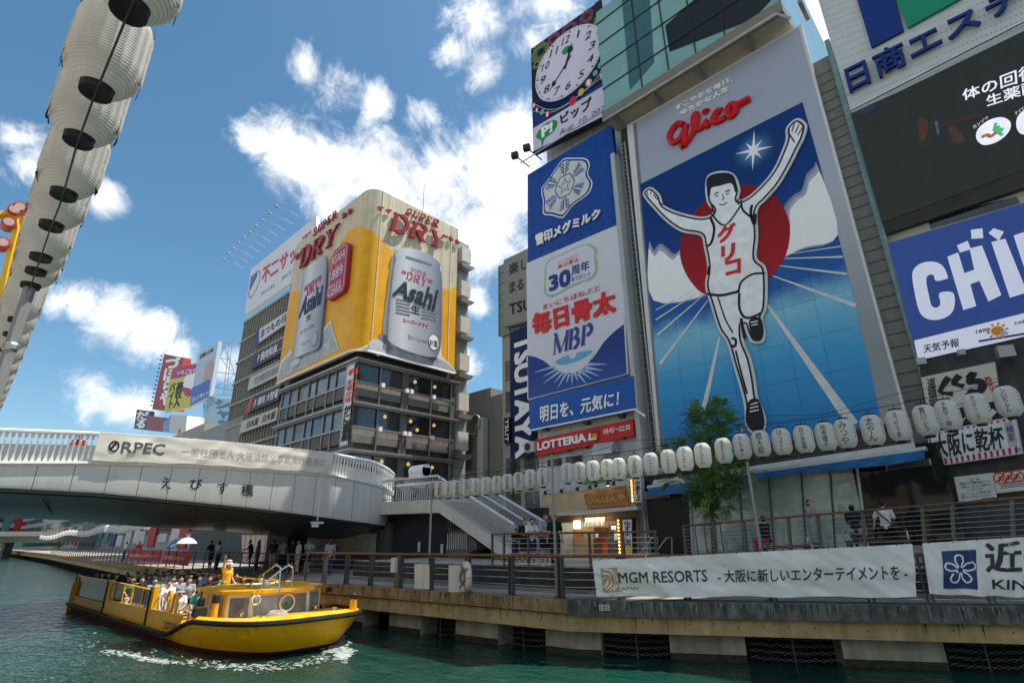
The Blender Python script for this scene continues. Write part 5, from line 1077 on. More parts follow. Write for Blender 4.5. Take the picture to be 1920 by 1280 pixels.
for s_, q in (('ASAHI', ((452, 350), (508, 312), (504, 350), (448, 388))), ('FROM', ((466, 388), (494, 370), (493, 382), (465, 400))), ('1889', ((444, 412), (500, 378), (496, 418), (440, 455))), ('OSAKA', ((438, 472), (494, 438), (490, 485), (433, 520)))):
    text(BB, s_, A3(*q), PYC, mat('tablet_pink', (.62, .5, .56), .4), .02 if s_ != 'FROM' else 0, .57)
line(BB, 'tablet_rim', A3((455, 350), (464, 330), (510, 296), (515, 305), (500, 466), (494, 482), (442, 514), (434, 508)), PYC, mat('tablet_pink', (.62, .5, .56), .4), .09, .565, 0, True)
MB().tube([Vector((-46, 33, 39)), Vector((-46, 33, 44.5))], .05, 5).build('antenna', STEEL, KB)
# ---------------------------------------------------------------- building with the sash sign
PF = PY(28.0)
FB = thing('office_block', 'grey office block with rows of vertical fins left of the beer billboard', 'building', (-72, 32, 2.2))
fx0 = PF.hit(*A3((64, 600))[0]).x; ztop = PF.hit(*A3((64, 600))[0]).z-.3
mb = MB(); mb.bb(fx0, -60, 28.4, 44, 2, ztop); mb.build('wall', mat('block_grey', (.19, .19, .165), .7, var=.12, streak=.3), FB)
mb = MB(); x = fx0+.5
while x < -62: mb.bb(x-.09, x+.09, 27.95, 28.4, 4, ztop-.2); x += .95
mb.build('fins', mat('fin_grey', (.30, .29, .25), .6, var=.1, streak=.3), FB)
mb = MB(); z = ztop-.5; wb = MB()
while z > 4: mb.bb(fx0-.05, -60, 27.85, 28.4, z-.18, z+.1); wb.bb(fx0+.2, -60, 28.3, 28.39, z-2.6, z-.9); z -= 3.45
mb.build('floor_bands', mat('band_grey', (.34, .33, .29), .6, streak=.2), FB); wb.build('window_bands', glass('block_glass', (.05, .07, .08), .08, var=.5, sc=.6), FB)
FS = thing('sash_sign', 'large white rooftop signboard with red and grey lettering and a blue oval logo', 'sign', (-68, 28, 37))
board(FS, 'panel', A3((90, 395), (367, 168), (367, 372), (64, 587)), PF, mat('sash_white', (.62, .63, .65), .4, var=.03), .5)
FRM = mat('sash_red', (.5, .03, .08), .4)
text(FS, '不二サッ', A3((140, 392), (285, 290), (283, 352), (138, 455)), PF, FRM, .04, .03, sh=.03); text(FS, '不', A3((308, 262), (345, 232), (343, 275), (307, 305)), PF, FRM, .05, .03)
text(FS, 'SINCE 1930', A3((220, 425), (300, 368), (300, 385), (220, 442)), PF, mat('grey_ink', (.25, .25, .26), .5), .0, .03, sh=.04); text(FS, '窓から夢を', A3((135, 488), (192, 450), (192, 466), (135, 505)), PF, mat('grey_ink', (.25, .25, .26), .5), .01, .03)
flat(FS, 'logo_blue', A3((92, 425), (118, 400), (118, 420), (88, 480), (84, 470)), PF, mat('logo_blue', (.02, .09, .35), .4), .03)
line(FS, 'logo_ring', A3((120, 400), (130, 415), (122, 455), (95, 508), (82, 505), (86, 470), (104, 425)), PF, mat('logo_grey', (.3, .32, .36), .4), .3, .04, 4, True)
for i, q in enumerate(((275, 160), (245, 188), (215, 215), (186, 238), (158, 263), (134, 285), (110, 305), (86, 328), (66, 349), (45, 371))):
    p = PF.hit(*A3(q)[0]); p.y = 25.2; d = Vector((2.6, 2.6, -1.9)); o = MB().tube([p, p+d*.6+Vector((0, 0, .3)), p+d], .05, 5).build('lamp_arm', STEEL, FS)
    MB().lathe(p, [(.02, .2), (.22, .12), (.3, -.05), (.02, -.08)], 8).build('lamp_head', GREY, o)
SG = [('white_strip_sign', 'white strip sign with red and black lettering, uppermost on the grey block', ((110, 655), (247, 566), (243, 618), (108, 712)), (.55, .55, .58), 'まつもの日', INK, NAVY),
      ('dark_strip_sign', 'dark navy strip sign with pale lettering, second from the top', ((102, 748), (230, 680), (224, 742), (92, 815)), (.03, .035, .07), 'F 焼肉和泉…', WHITE, None),
      ('pale_strip_sign', 'pale grey strip sign with grey lettering, third from the top', ((86, 848), (216, 782), (208, 838), (76, 903)), (.45, .46, .44), '完全個室居酒屋', mat('grey_ink', (.25, .25, .26), .5), None),
      ('black_strip_sign', 'black strip sign with white lettering and a red end, fourth from the top', ((86, 938), (217, 878), (208, 942), (70, 1000)), (.03, .03, .035), 'ろ 焼肉 大牧場', WHITE, RED),
      ('beige_strip_sign', 'beige strip sign with black lettering, lowest on the grey block', ((52, 1032), (206, 972), (197, 1028), (42, 1085)), (.48, .44, .36), '白木屋   白木屋', INK, None)]
PFs = PY(27.6)
for nm_, lb, q, c, tx, m, endm in SG:
    o = thing(nm_, lb, 'sign', PFs.hit(*A3(q[3])[0])); q = A3(*q); board(o, 'panel', q, PFs, mat(nm_, c, .45, var=.05), .25)
    c4 = [PFs.hit(*k) for k in q]; mb = MB(); letters(mb, tx, [bil(c4, .2, .8), bil(c4, .95, .8), bil(c4, .95, .22), bil(c4, .2, .22)], PFs.n, .02, .03); mb.build('lettering', m, o, recalc=False)
    if endm: MB().poly([bil(c4, .0, 0)+PFs.n*.02, bil(c4, .13, 0)+PFs.n*.02, bil(c4, .13, 1)+PFs.n*.02, bil(c4, 0, 1)+PFs.n*.02]).build('end_panel', endm, o, recalc=False)
# ---------------------------------------------------------------- skyline signs beyond the bridge
def skysign(nm_, lb, q, y, c, th=1.2, cat='sign'):
    pl = PY(y); o = thing(nm_, lb, cat, pl.hit(*q[3])); board(o, 'panel', q, pl, mat(nm_, c, .45, var=.06), th); return o, pl
o, pl = skysign('red_tower_sign', 'tall red sign tower with white brush characters on the skyline', B7((335, 312), (515, 345), (445, 838), (222, 822)), 40, (.33, .03, .025), 2)
text(o, 'づ\nぼ\nら\nや', B7((360, 335), (490, 345), (395, 780), (290, 780)), pl, WHITE, .05, .05, ls=.85)
for k in range(13): p = pl.hit(*B7((322-7.8*k, 330+38*k))[0]); MB().box(p+Vector((-.3, -.3, 0)), (.5, .5, .3)).build('bulb_box', DARK, o)
o, pl = skysign('yellow_job_sign', 'yellow and crimson job sign with black lettering beside the red tower sign', B7((400, 440), (660, 395), (590, 800), (335, 845)), 38, (.55, .50, .06), .8)
flat(o, 'crimson_band', B7((418, 440), (662, 396), (645, 490), (392, 548)), pl, mat('crimson', (.38, .015, .12), .4), .03)
text(o, 'いちごなび', B7((460, 468), (640, 440), (634, 488), (456, 505)), pl, WHITE, .03, .05); text(o, '高\n収\n入', B7((455, 575), (520, 565), (475, 795), (415, 805)), pl, INK, .04, .05, ls=.9); text(o, 'バ\nイ\nト', B7((390, 590), (440, 580), (415, 800), (365, 815)), pl, INK, .04, .05, ls=.9)
flat(o, 'white_blob', B7((520, 540), (545, 505), (610, 495), (640, 500), (600, 700), (540, 690), (515, 620)), pl, WHITE, .04, 3); flat(o, 'crimson_blob', B7((510, 620), (590, 640), (580, 700), (545, 705), (515, 670)), pl, mat('crimson', (.38, .015, .12), .4), .05, 3)
o, pl = skysign('pale_photo_sign', 'pale billboard with a blue foot on a steel lattice on the skyline', B7((652, 305), (835, 192), (755, 700), (568, 792)), 36, (.42, .50, .58), .8)
flat(o, 'blue_foot', B7((592, 625), (762, 540), (740, 705), (570, 790)), pl, mat('foot_blue', (.05, .14, .42), .4), .03); text(o, 'ゴルフネット', B7((590, 720), (745, 640), (738, 690), (582, 765)), pl, WHITE, .03, .05); text(o, '店舗の王様', B7((665, 320), (790, 255), (786, 290), (662, 360)), pl, INK, .02, .05)
flat(o, 'pink_print', B7((720, 420), (785, 370), (770, 520), (700, 560)), pl, mat('pink_print', (.5, .32, .3), .5, var=.3, sc=2), .03, 3)
o2 = thing('lattice_mast', 'thin steel lattice frame behind the pale skyline billboard', 'lattice', pl.hit(*B7((900, 700))[0])); mb = MB(); pb = PY(39)
for a, b in (((855, 205), (790, 690)), ((855, 205), (960, 205)), ((965, 170), (905, 690)), ((885, 230), (1010, 560)), ((830, 480), (980, 500)), ((850, 350), (935, 360)), ((800, 620), (1000, 650)), ((800, 620), (975, 510)), ((850, 350), (975, 500)), ((890, 230), (850, 340)), ((935, 205), (880, 690)), ((1010, 560), (990, 690)), ((810, 690), (1000, 690))):
    mb.tube([pb.hit(*B7(a)[0]), pb.hit(*B7(b)[0])], .09, 4)
mb.build('bars', STEEL, o2)
o, pl = skysign('shutter_sign', 'pale blue sign with a radiating blue pattern and slanted blue katakana', B7((735, 705), (995, 735), (940, 1110), (690, 1110)), 36, (.36, .48, .53), 1.5)
text(o, 'シャッター', B7((845, 735), (950, 740), (900, 1090), (800, 1090)), pl, mat('shutter_blue', (.03, .17, .38), .4), .04, .06) if False else text(o, 'シ\nャ\nッ\nタ', B7((815, 735), (955, 745), (920, 1065), (835, 1075)), pl, mat('shutter_blue', (.03, .17, .38), .4), .05, .06, ls=.85, sh=-.2)
mb = MB()
for k in range(30):
    a = R_(95+k*6); c = (805, 890); p = lambda r: pl.hit(*B7((max(695, c[0]+math.cos(a)*r*.75), c[1]-math.sin(a)*r))[0]); mb.stroke([p(110), p(190)], [.05, .28], pl, .03)
mb.build('radiating_print', mat('ray_blue', (.06, .2, .4), .4), o, recalc=False)
o, pl = skysign('dark_sign', 'dark navy sign with white brush characters low on the skyline', B7((80, 822), (215, 840), (180, 1015), (55, 1000)), 42, (.02, .03, .06), 1); text(o, 'だ\nる', B7((85, 840), (195, 850), (160, 995), (75, 990)), pl, WHITE, .04, .04, ls=.9)
o, pl = skysign('maroon_box_sign', 'maroon box sign between the dark sign and the white block', B7((185, 880), (345, 900), (330, 1030), (165, 1015)), 40, (.28, .05, .05), 2)
o, pl = skysign('white_block', 'small white building block with a red round mark on the skyline', B7((395, 870), (545, 880), (530, 1060), (375, 1040)), 39, (.55, .55, .53), 6, 'building')
disc(o, 'red_mark', B7((475, 1022))[0], 1.0, pl, RED, .05, .6); flat(o, 'blue_side', B7((330, 940), (395, 875), (385, 1040), (320, 1025)), PY(39.5), mat('side_blue', (.12, .25, .42), .3), .02)
# far buildings rising behind those signs
for i, (x0, x1, z, y, c) in enumerate(((-175, -128, 21, 44, (.28, .25, .22)), (-127, -100, 22, 43, (.35, .33, .3)), (-99, -80, 20, 42, (.30, .31, .3)), (-240, -178, 26, 42, (.4, .38, .34)), (-330, -245, 34, 44, (.33, .33, .32)))):
    o = thing('canal_building', ['brownish', 'pale', 'grey', 'cream', 'long grey'][i]+' canal building beyond the bridge, '+['second', 'third', 'fourth', 'fifth', 'sixth'][i]+' block past the shopping corner'.replace('shopping', 'restaurant'), 'building', ((x0+x1)/2, y-12, 1.4))
    mb = MB(); mb.bb(x0, x1, y-14, y, 1.4, z); mb.build('wall', mat('far_wall_%d' % i, c, .8, var=.15, streak=.3), o)
    for k in range(6):
        mb = MB(); mb.bb(x0+.6, x1-.6, y-14.06, y-14.01, 4.2+3*k, 5.8+3*k)
        if 5.8+3*k < z-4.5: mb.build('window_band', GLB, o)
    n = int((x1-x0)/6)
    for k in range(n):
        rr2_ = random.Random(i*50+k); a = x0+(x1-x0)*(k+.15)/n; b = x0+(x1-x0)*(k+.8)/n
        mb = MB(); mb.bb(a, b, y-14.3, y-14.05, 2.0+rr2_.random(), 4.2+rr2_.random()*3); mb.build('shop_panel', mat('shop_%d' % rr2_.randint(0, 5), [(.5, .5, .48), (.35, .03, .03), (.1, .2, .18), (.5, .35, .08), (.05, .08, .2), (.45, .45, .45)][rr2_.randint(0, 5)], .5), o)
# ================================================================== BACK STREET BUILDINGS
P38 = PY(38.5)
TS = thing('bookshop_building', 'glass and beige building behind the sign tower carrying a grey and a navy letter sign', 'building', (-38, 42, 2.2))
xl = PY(40).hit(930, 600).x; zt5 = PY(40).hit(*A5((0, 290))[0]).z
mb = MB(); mb.bb(xl, -28, 41, 56, 2, zt5); mb.build('wall', mat('block_beige', (.36, .35, .30), .7, var=.1, streak=.2), TS)
zg = PY(40).hit(*A5((30, 600))[0]).z
mb = MB(); mb.bb(xl-.05, -36, 40.6, 41, zg, zt5+.2); mb.build('glass_bay', glass('bay_glass', (.13, .24, .22), .08, var=.2, sc=.4), TS)
mb = MB(); z = zg
while z < zt5+.3: mb.bb(xl-.1, -36, 40.5, 40.6, z-.06, z+.06); z += 1.35
for k in range(5): mb.bb(xl-.1+k*1.6, xl+k*1.6+.02, 40.45, 40.55, zg, zt5+.2)
mb.build('glass_frames', mat('frame_pale', (.35, .42, .4), .4, .4), TS)
z = 5; k = 0
while z < zg-2:
    for j in range(4): mb = MB(); mb.bb(xl+.5+j*2.6, xl+2.5+j*2.6, 40.93, 40.99, z, z+2.3); mb.build('window', glass('street_glass', (.10, .12, .12), .06, var=.5, sc=.5), TS)
    z += 3.6
GS = thing('grey_letter_sign', 'grey square sign with dark lettering behind the blue billboards', 'sign', PY(40).hit(945, 612)); PQ = PY(39.8)
board(GS, 'panel', A5((35, 265), (190, 190), (190, 535), (35, 573)), PQ, mat('grey_sign', (.26, .255, .24), .5, var=.04), .5)
GI = mat('dark_ink', (.05, .05, .05), .5)
text(GS, '楽しく', A5((60, 285), (190, 235), (190, 285), (62, 335)), PQ, GI, .03, .03); text(GS, 'まるっと', A5((62, 368), (210, 325), (210, 372), (64, 418)), PQ, GI, .03, .03); text(GS, 'TSUTAYA', A5((62, 470), (330, 385), (330, 440), (64, 518)), PQ, INK, .03, .03)
NS = thing('navy_vertical_sign', 'tall navy sign with white capitals running downwards beside the sign tower', 'sign', PY(39.6).hit(965, 850)); PN = PY(39.4)
nq = A5((64, 598), (160, 560), (160, 1165), (66, 1180)); board(NS, 'panel', nq, PN, mat('sign_navy', (.012, .022, .085), .4, var=.05), .6)
vs_c = A5((160, 600), (160, 1160), (92, 1175), (88, 625)); c4 = [PN.hit(*q) for q in vs_c]
mb = MB(); letters(mb, 'TSUTAYA', c4, PN.n, .05, .03); mb.build('lettering', WHITE, NS, recalc=False)
BS = thing('black_vertical_sign', 'narrow black sign with white capitals left of the navy sign', 'sign', PY(39).hit(945, 850)); PN2 = PY(39.0)
board(BS, 'panel', A5((36, 993), (62, 990), (60, 1105), (38, 1110)), PN2, mat('sign_black', (.015, .016, .015), .4), .4)
mb = MB(); letters(mb, 'TSUT', [PN2.hit(*q) for q in A5((58, 998), (58, 1100), (42, 1102), (42, 1000))], PN2.n, .02, .03); mb.build('lettering', WHITE, BS, recalc=False)
# grey building with the big round duct
GB2 = thing('grey_duct_building', 'grey building with a round duct opening beside the corner restaurant', 'building', (-58, 50, 2.2))
PD = PY(47); q0, q1 = PD.hit(*C5((1150, 560))[0]), PD.hit(930, 900)
mb = MB(); mb.bb(q0.x-2, q1.x+1, 47.3, 60, 2, q0.z); mb.bb(q0.x-1, q1.x-2, 48, 55, q0.z, q0.z+1.5); mb.build('wall', mat('block_dull', (.24, .235, .21), .75, var=.12, streak=.3), GB2)
c = PD.hit(896, 797, .2); mb = MB(); ry_ = Matrix.Rotation(R_(90), 3, 'X'); mb.lathe(c, [(1.35, 2.0), (1.35, -.6), (1.2, -.62), (1.15, 1.8), (0, 1.8)], 20, ry_ @ Matrix.Rotation(R_(180), 3, 'X')); mb.build('round_duct', mat('duct_steel', (.38, .37, .35), .4, .6), GB2, True)
flat(GB2, 'dark_opening', [(874, 812), (884, 800), (884, 880), (868, 885)], PD, mat('dark_shop', (.04, .045, .05), .3), .1)
mb = MB(); mb.box(PD.hit(908, 850, .3), (1.1, .8, 9)); mb.build('light_column', LGREY, GB2)
SL = thing('street_lamp', 'old style black street lamp behind the lantern string', 'street lamp', Vector((-22.9, 23, 6)))
p = PY(23).hit(962, 893); b = Vector((p.x, 23, 2.2)); SL.location = b; ORG[SL.name] = b
MB().tube([b, Vector((p.x, 23, p.z-.4))], .06, 6).build('post', DARK, SL); MB().lathe(PY(23).hit(963, 873), [(.05, -.5), (.2, -.4), (.26, .1), (.05, .5), (.0, .65)], 8).build('lamp_head', DARK, SL)
# ================================================================== STAIRS FROM THE BRIDGE
PSt = PY(18.3)
STR_ = thing('bridge_stairs', 'pale steel staircase with railings leading down from the bridge to the upper deck', 'stairs', (-24, 19, 2.2))
SW = mat('stair_cream', (.55, .55, .49), .5, var=.06, streak=.15); SR = mat('rail_pale', (.42, .46, .48), .4, .3, var=.08)
l0, l1, l2, l3 = [PSt.hit(*q) for q in B1((118, 555), (320, 548), (320, 635), (118, 642))]
ztop_ = (l0.z+l1.z)/2; zbot_ = (l2.z+l3.z)/2
s0, s1, s2, s3 = [PSt.hit(*q) for q in B1((420, 552), (930, 905), (868, 948), (436, 642))]
l0x = min(l0.x, -30.5)
mb = MB(); mb.slab([Vector((l0x, 18.3, ztop_)), Vector((s0.x, 18.3, s0.z)), Vector((s3.x, 18.3, s3.z)), Vector((l0x, 18.3, zbot_))], (0, 2.9, 0)); mb.build('landing', SW, STR_)
mb = MB(); mb.slab([s0, s1, s2, s3], (0, .25, 0)); o_ = Vector((0, 2.65, 0)); mb.slab([s0+o_, s1+o_, s2+o_, s3+o_], (0, .25, 0)); mb.build('stringers', SW, STR_)
mb = MB(); n = 24
for k in range(n):
    a = s0.lerp(s1, (k+.5)/n); mb.bb(a.x-.17, a.x+.17, 18.55, 20.95, a.z-.12, a.z-.06)
mb.build('treads', GREY, STR_)
def meshrail(nm_, a, b, h, y, nb):
    mb = MB(); a = Vector((a.x, y, a.z)); b = Vector((b.x, y, b.z)); up_ = Vector((0, 0, h)); mb.tube([a+up_, b+up_], .07, 6)
    o = mb.build(nm_, mat('rail_white', (.58, .60, .62), .35, .2), STR_, True); mb = MB(); mb.tube([a+Vector((0, 0, .12)), b+Vector((0, 0, .12))], .025, 4)
    for k in range(nb+1): q = a.lerp(b, k/nb); mb.tube([q, q+Vector((0, 0, h*.33))*1, q+up_*.66+Vector((.05, 0, 0)), q+up_], .022, 3)
    tag(mb.build('balusters', SR, o), kind='stuff')
meshrail('handrail', s0, s1, 1.15, 18.42, 58); meshrail('handrail', s0, s1, 1.15, 20.9, 58)
meshrail('landing_rail', Vector((l0x, 0, ztop_)), Vector((s0.x, 0, s0.z)), 1.2, 18.36, 34); meshrail('landing_rail', Vector((l0x, 0, ztop_)), Vector((s0.x, 0, s0.z)), 1.2, 20.95, 34)
o = MB().tube([Vector((s0.x+.3, 19.6, s0.z+1.0)), Vector((s1.x+.3, 19.6, s1.z+1.0))], .05, 6).build('middle_rail', mat('rail_white', (.58, .60, .62), .35, .2), STR_)
mb = MB(); c = PY(19.5).hit(787, 886); mb.box(c, (1.3, .6, .5)); mb.lathe(c+Vector((-.65, 0, .1)), [(.0, 0), (.36, 0), (.36, 1.3), (0, 1.3)], 12, Matrix.Rotation(R_(90), 3, 'Y')); mb.build('control_box', WHITE, STR_)
ABW = thing('abutment_wall', 'dark navy panel wall under the bridge landing', 'wall', (-26, 20.5, 2.2))
mb = MB(); mb.bb(-40, s0.x+.3, 19.2, 21, 1.45, zbot_-.02); mb.bb(s0.x+.3, s2.x, 21.2, 21.6, 1.45, zbot_); mb.build('panels', mat('abut_dark', (.018, .022, .03), .5, var=.3), ABW)
mb = MB()
for q in B1((305, 870), (457, 885), (55, 865)): p = PY(19.1).hit(*q); mb.box(p, (.22, .02, .5))
mb.build('paper_notices', mat('paper', (.5, .52, .5), .7), ABW)
MO = thing('stone_monument', 'grey stone monument with a spiked crown under the stairs', 'monument', PY(18.9).hit(*B1((555, 945))[0]))
pm = PY(18.9); MGm = mat('monument_stone', (.13, .13, .125), .8, var=.25, sc=4)
mb = MB(); mb.slab([pm.hit(*q) for q in B1((480, 885), (500, 800), (520, 765), (640, 750), (645, 800), (690, 840), (690, 885), (640, 905), (610, 940), (500, 945))], (0, .9, 0)); mb.build('base', MGm, MO)
mb = MB()
for k in range(9): a = pm.hit(*B1((520+14*k, 790))[0]); mb.tube([a+Vector((0, -.1, 0)), a+Vector(((k-4)*.05, -.1, .75-.03*abs(k-4)))], .03, 4)
mb.build('spikes', MGm, MO); mb = MB()
for k in range(10): a = pm.hit(*B1((505+14*k, 885))[0]); mb.tube([a+Vector((0, -.12, 0)), a+Vector((0, -.12, .75))], .025, 4)
mb.build('grille_bars', STEEL, MO)
# ================================================================== SMALL RESTAURANT AT THE FOOT OF THE TOWER
SH = thing('noodle_shop', 'small restaurant front with beige fascia, wooden plaque and white door curtain', 'shop front', (-17, 24.6, 2.2))
P24 = PY(24.55)
flat(SH, 'recess', B1((1065, 665), (1760, 620), (1775, 945), (1065, 945)), PY(24.95), mat('shop_wall', (.30, .24, .16), .7, var=.1), .0)
board(SH, 'beige_fascia', B1((1122, 518), (1700, 462), (1752, 600), (1120, 655)), P24, mat('fascia_beige', (.42, .34, .22), .6, var=.05), .35)
board(SH, 'lip', B1((1070, 655), (1755, 598), (1757, 622), (1070, 672)), PY(24.0), LGREY, .7)
WD = mat('plaque_wood', (.34, .15, .05), .5, var=.35, sc=1.5, stretch=(.4, 1, 5))
board(SH, 'wood_plaque', B1((1410, 522), (1680, 462), (1716, 595), (1436, 614)), P24, WD, .2, .12)
text(SH, 'いちばん亭', B1((1440, 555), (1680, 512), (1688, 555), (1450, 590)), P24, mat('carved_gold', (.5, .36, .14), .5), .02, .14)
mb = MB()
for q in B1((1168, 510), (1275, 498), (1382, 485), (1465, 475), (1505, 462), (1585, 452), (1622, 448)): c = P24.hit(*q, .3); mb.lathe(c, [(.03, .1), (.09, .05), (.11, -.1)], 8); mb.tube([c+Vector((0, 0, .08)), c+Vector((0, .35, .15))], .015, 4)
mb.build('spot_lamps', DARK, SH)
mb = MB()
for q in B1((1168, 520), (1275, 508), (1382, 496), (1465, 485), (1585, 465)): mb.lathe(P24.hit(*q, .3), [(0, .0), (.07, .0)], 8)
mb.build('spot_glow', mat('warm_glow', (.9, .6, .25), .4, emit=6), SH)
board(SH, 'door', B1((1470, 740), (1560, 738), (1560, 938), (1468, 938)), PY(24.85), mat('door_wood', (.10, .05, .025), .4), .06)
board(SH, 'glass_panel', B1((1235, 712), (1330, 706), (1330, 935), (1235, 935)), PY(24.85), glass('shop_pane', (.30, .33, .32), .08, var=.3), .05)
board(SH, 'glass_panel', B1((1568, 715), (1628, 712), (1628, 935), (1568, 935)), PY(24.85), glass('shop_pane_dark', (.09, .10, .10), .06, var=.3), .05)
for q in (((1585, 730), (1618, 728), (1618, 755), (1585, 757)), ((1606, 762), (1628, 760), (1628, 825), (1606, 826)), ((1480, 768), (1500, 767), (1500, 805), (1480, 806))): flat(SH, 'menu_sheet', B1(*q), PY(24.75), WHITE, .0)
flat(SH, 'menu_board', B1((1330, 785), (1408, 780), (1408, 812), (1330, 815)), PY(24.8), mat('menu_wood', (.3, .12, .04), .5), .03)
mb = MB(); c = PY(24.75).hit(*B1((1358, 722))[0]); mb.box(c, (.32, .2, .42)); mb.build('wall_lantern', mat('lantern_glow', (.85, .72, .5), .5, emit=1.2), SH)
ll = bpy.data.lights.new('shop_lamp', 'AREA'); ll.shape = 'RECTANGLE'; ll.size = 5; ll.size_y = .3; ll.energy = 30; ll.color = (1, .78, .5); lo = bpy.data.objects.new('shop_lamp', ll); COL.objects.link(lo); lo.location = ((P24.hit(*B1((1100, 670))[0])+P24.hit(*B1((1740, 640))[0]))/2)+Vector((0, -.1, -.15)); lo.rotation_euler = (R_(-20), 0, 0)
NO = thing('door_curtain', 'white split door curtain hanging above the restaurant door', 'curtain', P24.hit(*B1((1475, 735))[0]))
mb = MB(); a, b, c, d = [PY(24.5).hit(*q) for q in B1((1412, 675), (1545, 668), (1542, 728), (1405, 735))]
for k in range(4):
    u0, u1 = k/4+.012, (k+1)/4-.012; mb.grid([[bil([a, b, c, d], u0+(u1-u0)*i/6, 1-v/3)+Vector((0, -.05*math.sin(i*1.6+k)*v/3, 0)) for i in range(7)] for v in range(4)])
mb.build('cloth', mat('cloth_white', (.68, .68, .65), .8), NO)
MB().tube([a+Vector((-.1, 0, .03)), b+Vector((.1, 0, .03))], .02, 5).build('rod', DARK, NO)
VB = thing('bulb_sign', 'vertical white restaurant sign edged with orange bulbs standing by the door', 'sign', PY(24.2).hit(*B1((1680, 940))[0]))
PV2 = PY(24.2); board(VB, 'case', B1((1628, 678), (1730, 672), (1735, 935), (1640, 938)), PV2, DARK, .3)
flat(VB, 'white_face', B1((1662, 690), (1722, 687), (1727, 868), (1668, 870)), PV2, mat('face_white', (.62, .64, .62), .4), .02); flat(VB, 'yellow_face', B1((1680, 872), (1728, 870), (1729, 928), (1682, 930)), PV2, mat('face_yellow', (.6, .48, .08), .4), .02)
text(VB, 'ゆ\nず\nよ\nし\n酒', B1((1672, 700), (1716, 698), (1720, 860), (1678, 862)), PV2, INK, .02, .04, ls=.9)
BULB = mat('orange_bulb', (1, .28, .05), .3, emit=5); mb = MB()
for k in range(11): mb.lathe(PV2.hit(*B1((1636+1.2*k, 695+23.5*k))[0], .06), [(0, .06), (.055, 0), (0, -.06)], 6)
mb.build('bulbs', BULB, VB)
UB = thing('small_blade_sign', 'small white blade sign with a row of bulbs at the end of the beige fascia', 'sign', PY(24.2).hit(*B1((1760, 572))[0]))
board(UB, 'panel', B1((1735, 420), (1783, 418), (1788, 572), (1742, 574)), PV2, mat('pale_blue_sign', (.45, .55, .58), .4), .2); board(UB, 'bulb_strip', B1((1712, 418), (1734, 417), (1741, 573), (1722, 574)), PV2, DARK, .2)
text(UB, '中\n華\nそ\nば', B1((1744, 430), (1778, 428), (1782, 562), (1750, 564)), PV2, INK, .02, .03, ls=.9); mb = MB()
for k in range(9): mb.lathe(PV2.hit(*B1((1722+1.1*k, 428+17*k))[0], .04), [(0, .05), (.05, 0), (0, -.05)], 6)
mb.build('bulbs', BULB, UB)
RS = thing('standing_banner_cone', 'red and orange standing sign in front of the restaurant door', 'sign', PY(24).hit(*B1((1543, 938))[0]))
board(RS, 'red_board', B1((1530, 812), (1556, 810), (1560, 938), (1528, 938)), PY(24), mat('orange_red', (.6, .14, .03), .5), .05); flat(RS, 'red_top', B1((1533, 815), (1553, 813), (1554, 848), (1532, 850)), PY(24), RED, .01)
rr5 = random.Random(8)
for q, lb in ((B1((1050, 205)), 'grey air conditioner unit on the tower wall left of the red shop sign'), (B1((1030, 395)), 'small air conditioner unit on the tower wall behind the lanterns')):
    c = PY(24.9).hit(*q[0]); o = thing('air_conditioner', lb, 'air conditioner', c-Vector((0, 0, .3))); MB().box(c, (.8, .35, .62)).build('case', mat('ac_cream', (.46, .46, .42), .5, streak=.2), o)
    MB().lathe(c+Vector((-.12, -.18, 0)), [(0, 0), (.22, 0), (.23, .02), (.2, .03)], 14, Matrix.Rotation(R_(90), 3, 'X')).build('fan_grille', DARK, o)
    mb = MB(); mb.tube([c+Vector((.3, .1, -.3)), c+Vector((.3, .15, -1.6)), c+Vector((.5, .15, -1.7))], .03, 5); mb.build('pipe', GREY, o)
o = thing('drain_pipe', 'grey drain pipe running down the tower wall beside the restaurant', 'pipe', Vector((-14.75, 25.1, 2.2))); MB().tube([Vector((-14.75, 25.12, 2.2)), Vector((-14.75, 25.12, 6.0)), Vector((-14.6, 25.12, 6.3))], .06, 8).build('pipe', LGREY, o, True)
mb = MB()
for z in (3, 4.2, 5.4): mb.box((-14.75, 25.17, z), (.18, .1, .05))
mb.build('brackets', DARK, o)
# ================================================================== RAILINGS AND BANNERS ON THE QUAY
WOODR = mat('rail_wood', (.17, .085, .05), .55, var=.25, sc=6); POSTM = mat('post_steel', (.12, .122, .118), .45, .6, var=.15)
rail = offs(edge, .28)
QR = thing('quay_railing', 'brown topped wire railing along the quay edge', 'railing', (-12, 14, 1.45))
ra_ = [p for p in rail[4:]]; ra_[-1] = ra_[-2].lerp(ra_[-1], .3)
MB().tube([Vector((p.x, p.y, 2.62)) for p in ra_], .045, 6).build('top_rail', WOODR, QR, True)
mb = MB()
for z in (1.58, 1.78, 1.98, 2.18, 2.38): mb.tube([Vector((p.x, p.y+.02, z)) for p in ra_], .008, 3)
mb.build('wires', STEEL, QR)
for x in (607, 649, 695, 808, 877, 959, 1052, 1164, 1286, 1445, 1626, 1736, 1850):
    p, _ = along(rail, x, 1090)
    if p is None: continue
    mb = MB(); mb.box((p.x-.06, p.y, 2.03), (.03, .16, 1.16)); mb.box((p.x+.06, p.y, 2.03), (.03, .16, 1.16)); mb.box((p.x, p.y, 1.47), (.28, .28, .03)); mb.build('post', POSTM, QR)
PBX = thing('power_post', 'grey post with a box fixed to it behind the quay railing', 'post', along(rail, 747, 1090)[0])
p = along(rail, 747, 1090)[0]; mb = MB(); mb.box((p.x, p.y, 2.0), (.3, .2, 1.1)); mb.build('post', POSTM, PBX); MB().box((p.x-.1, p.y-.16, 2.25), (.26, .14, .5)).build('box', LGREY, PBX)
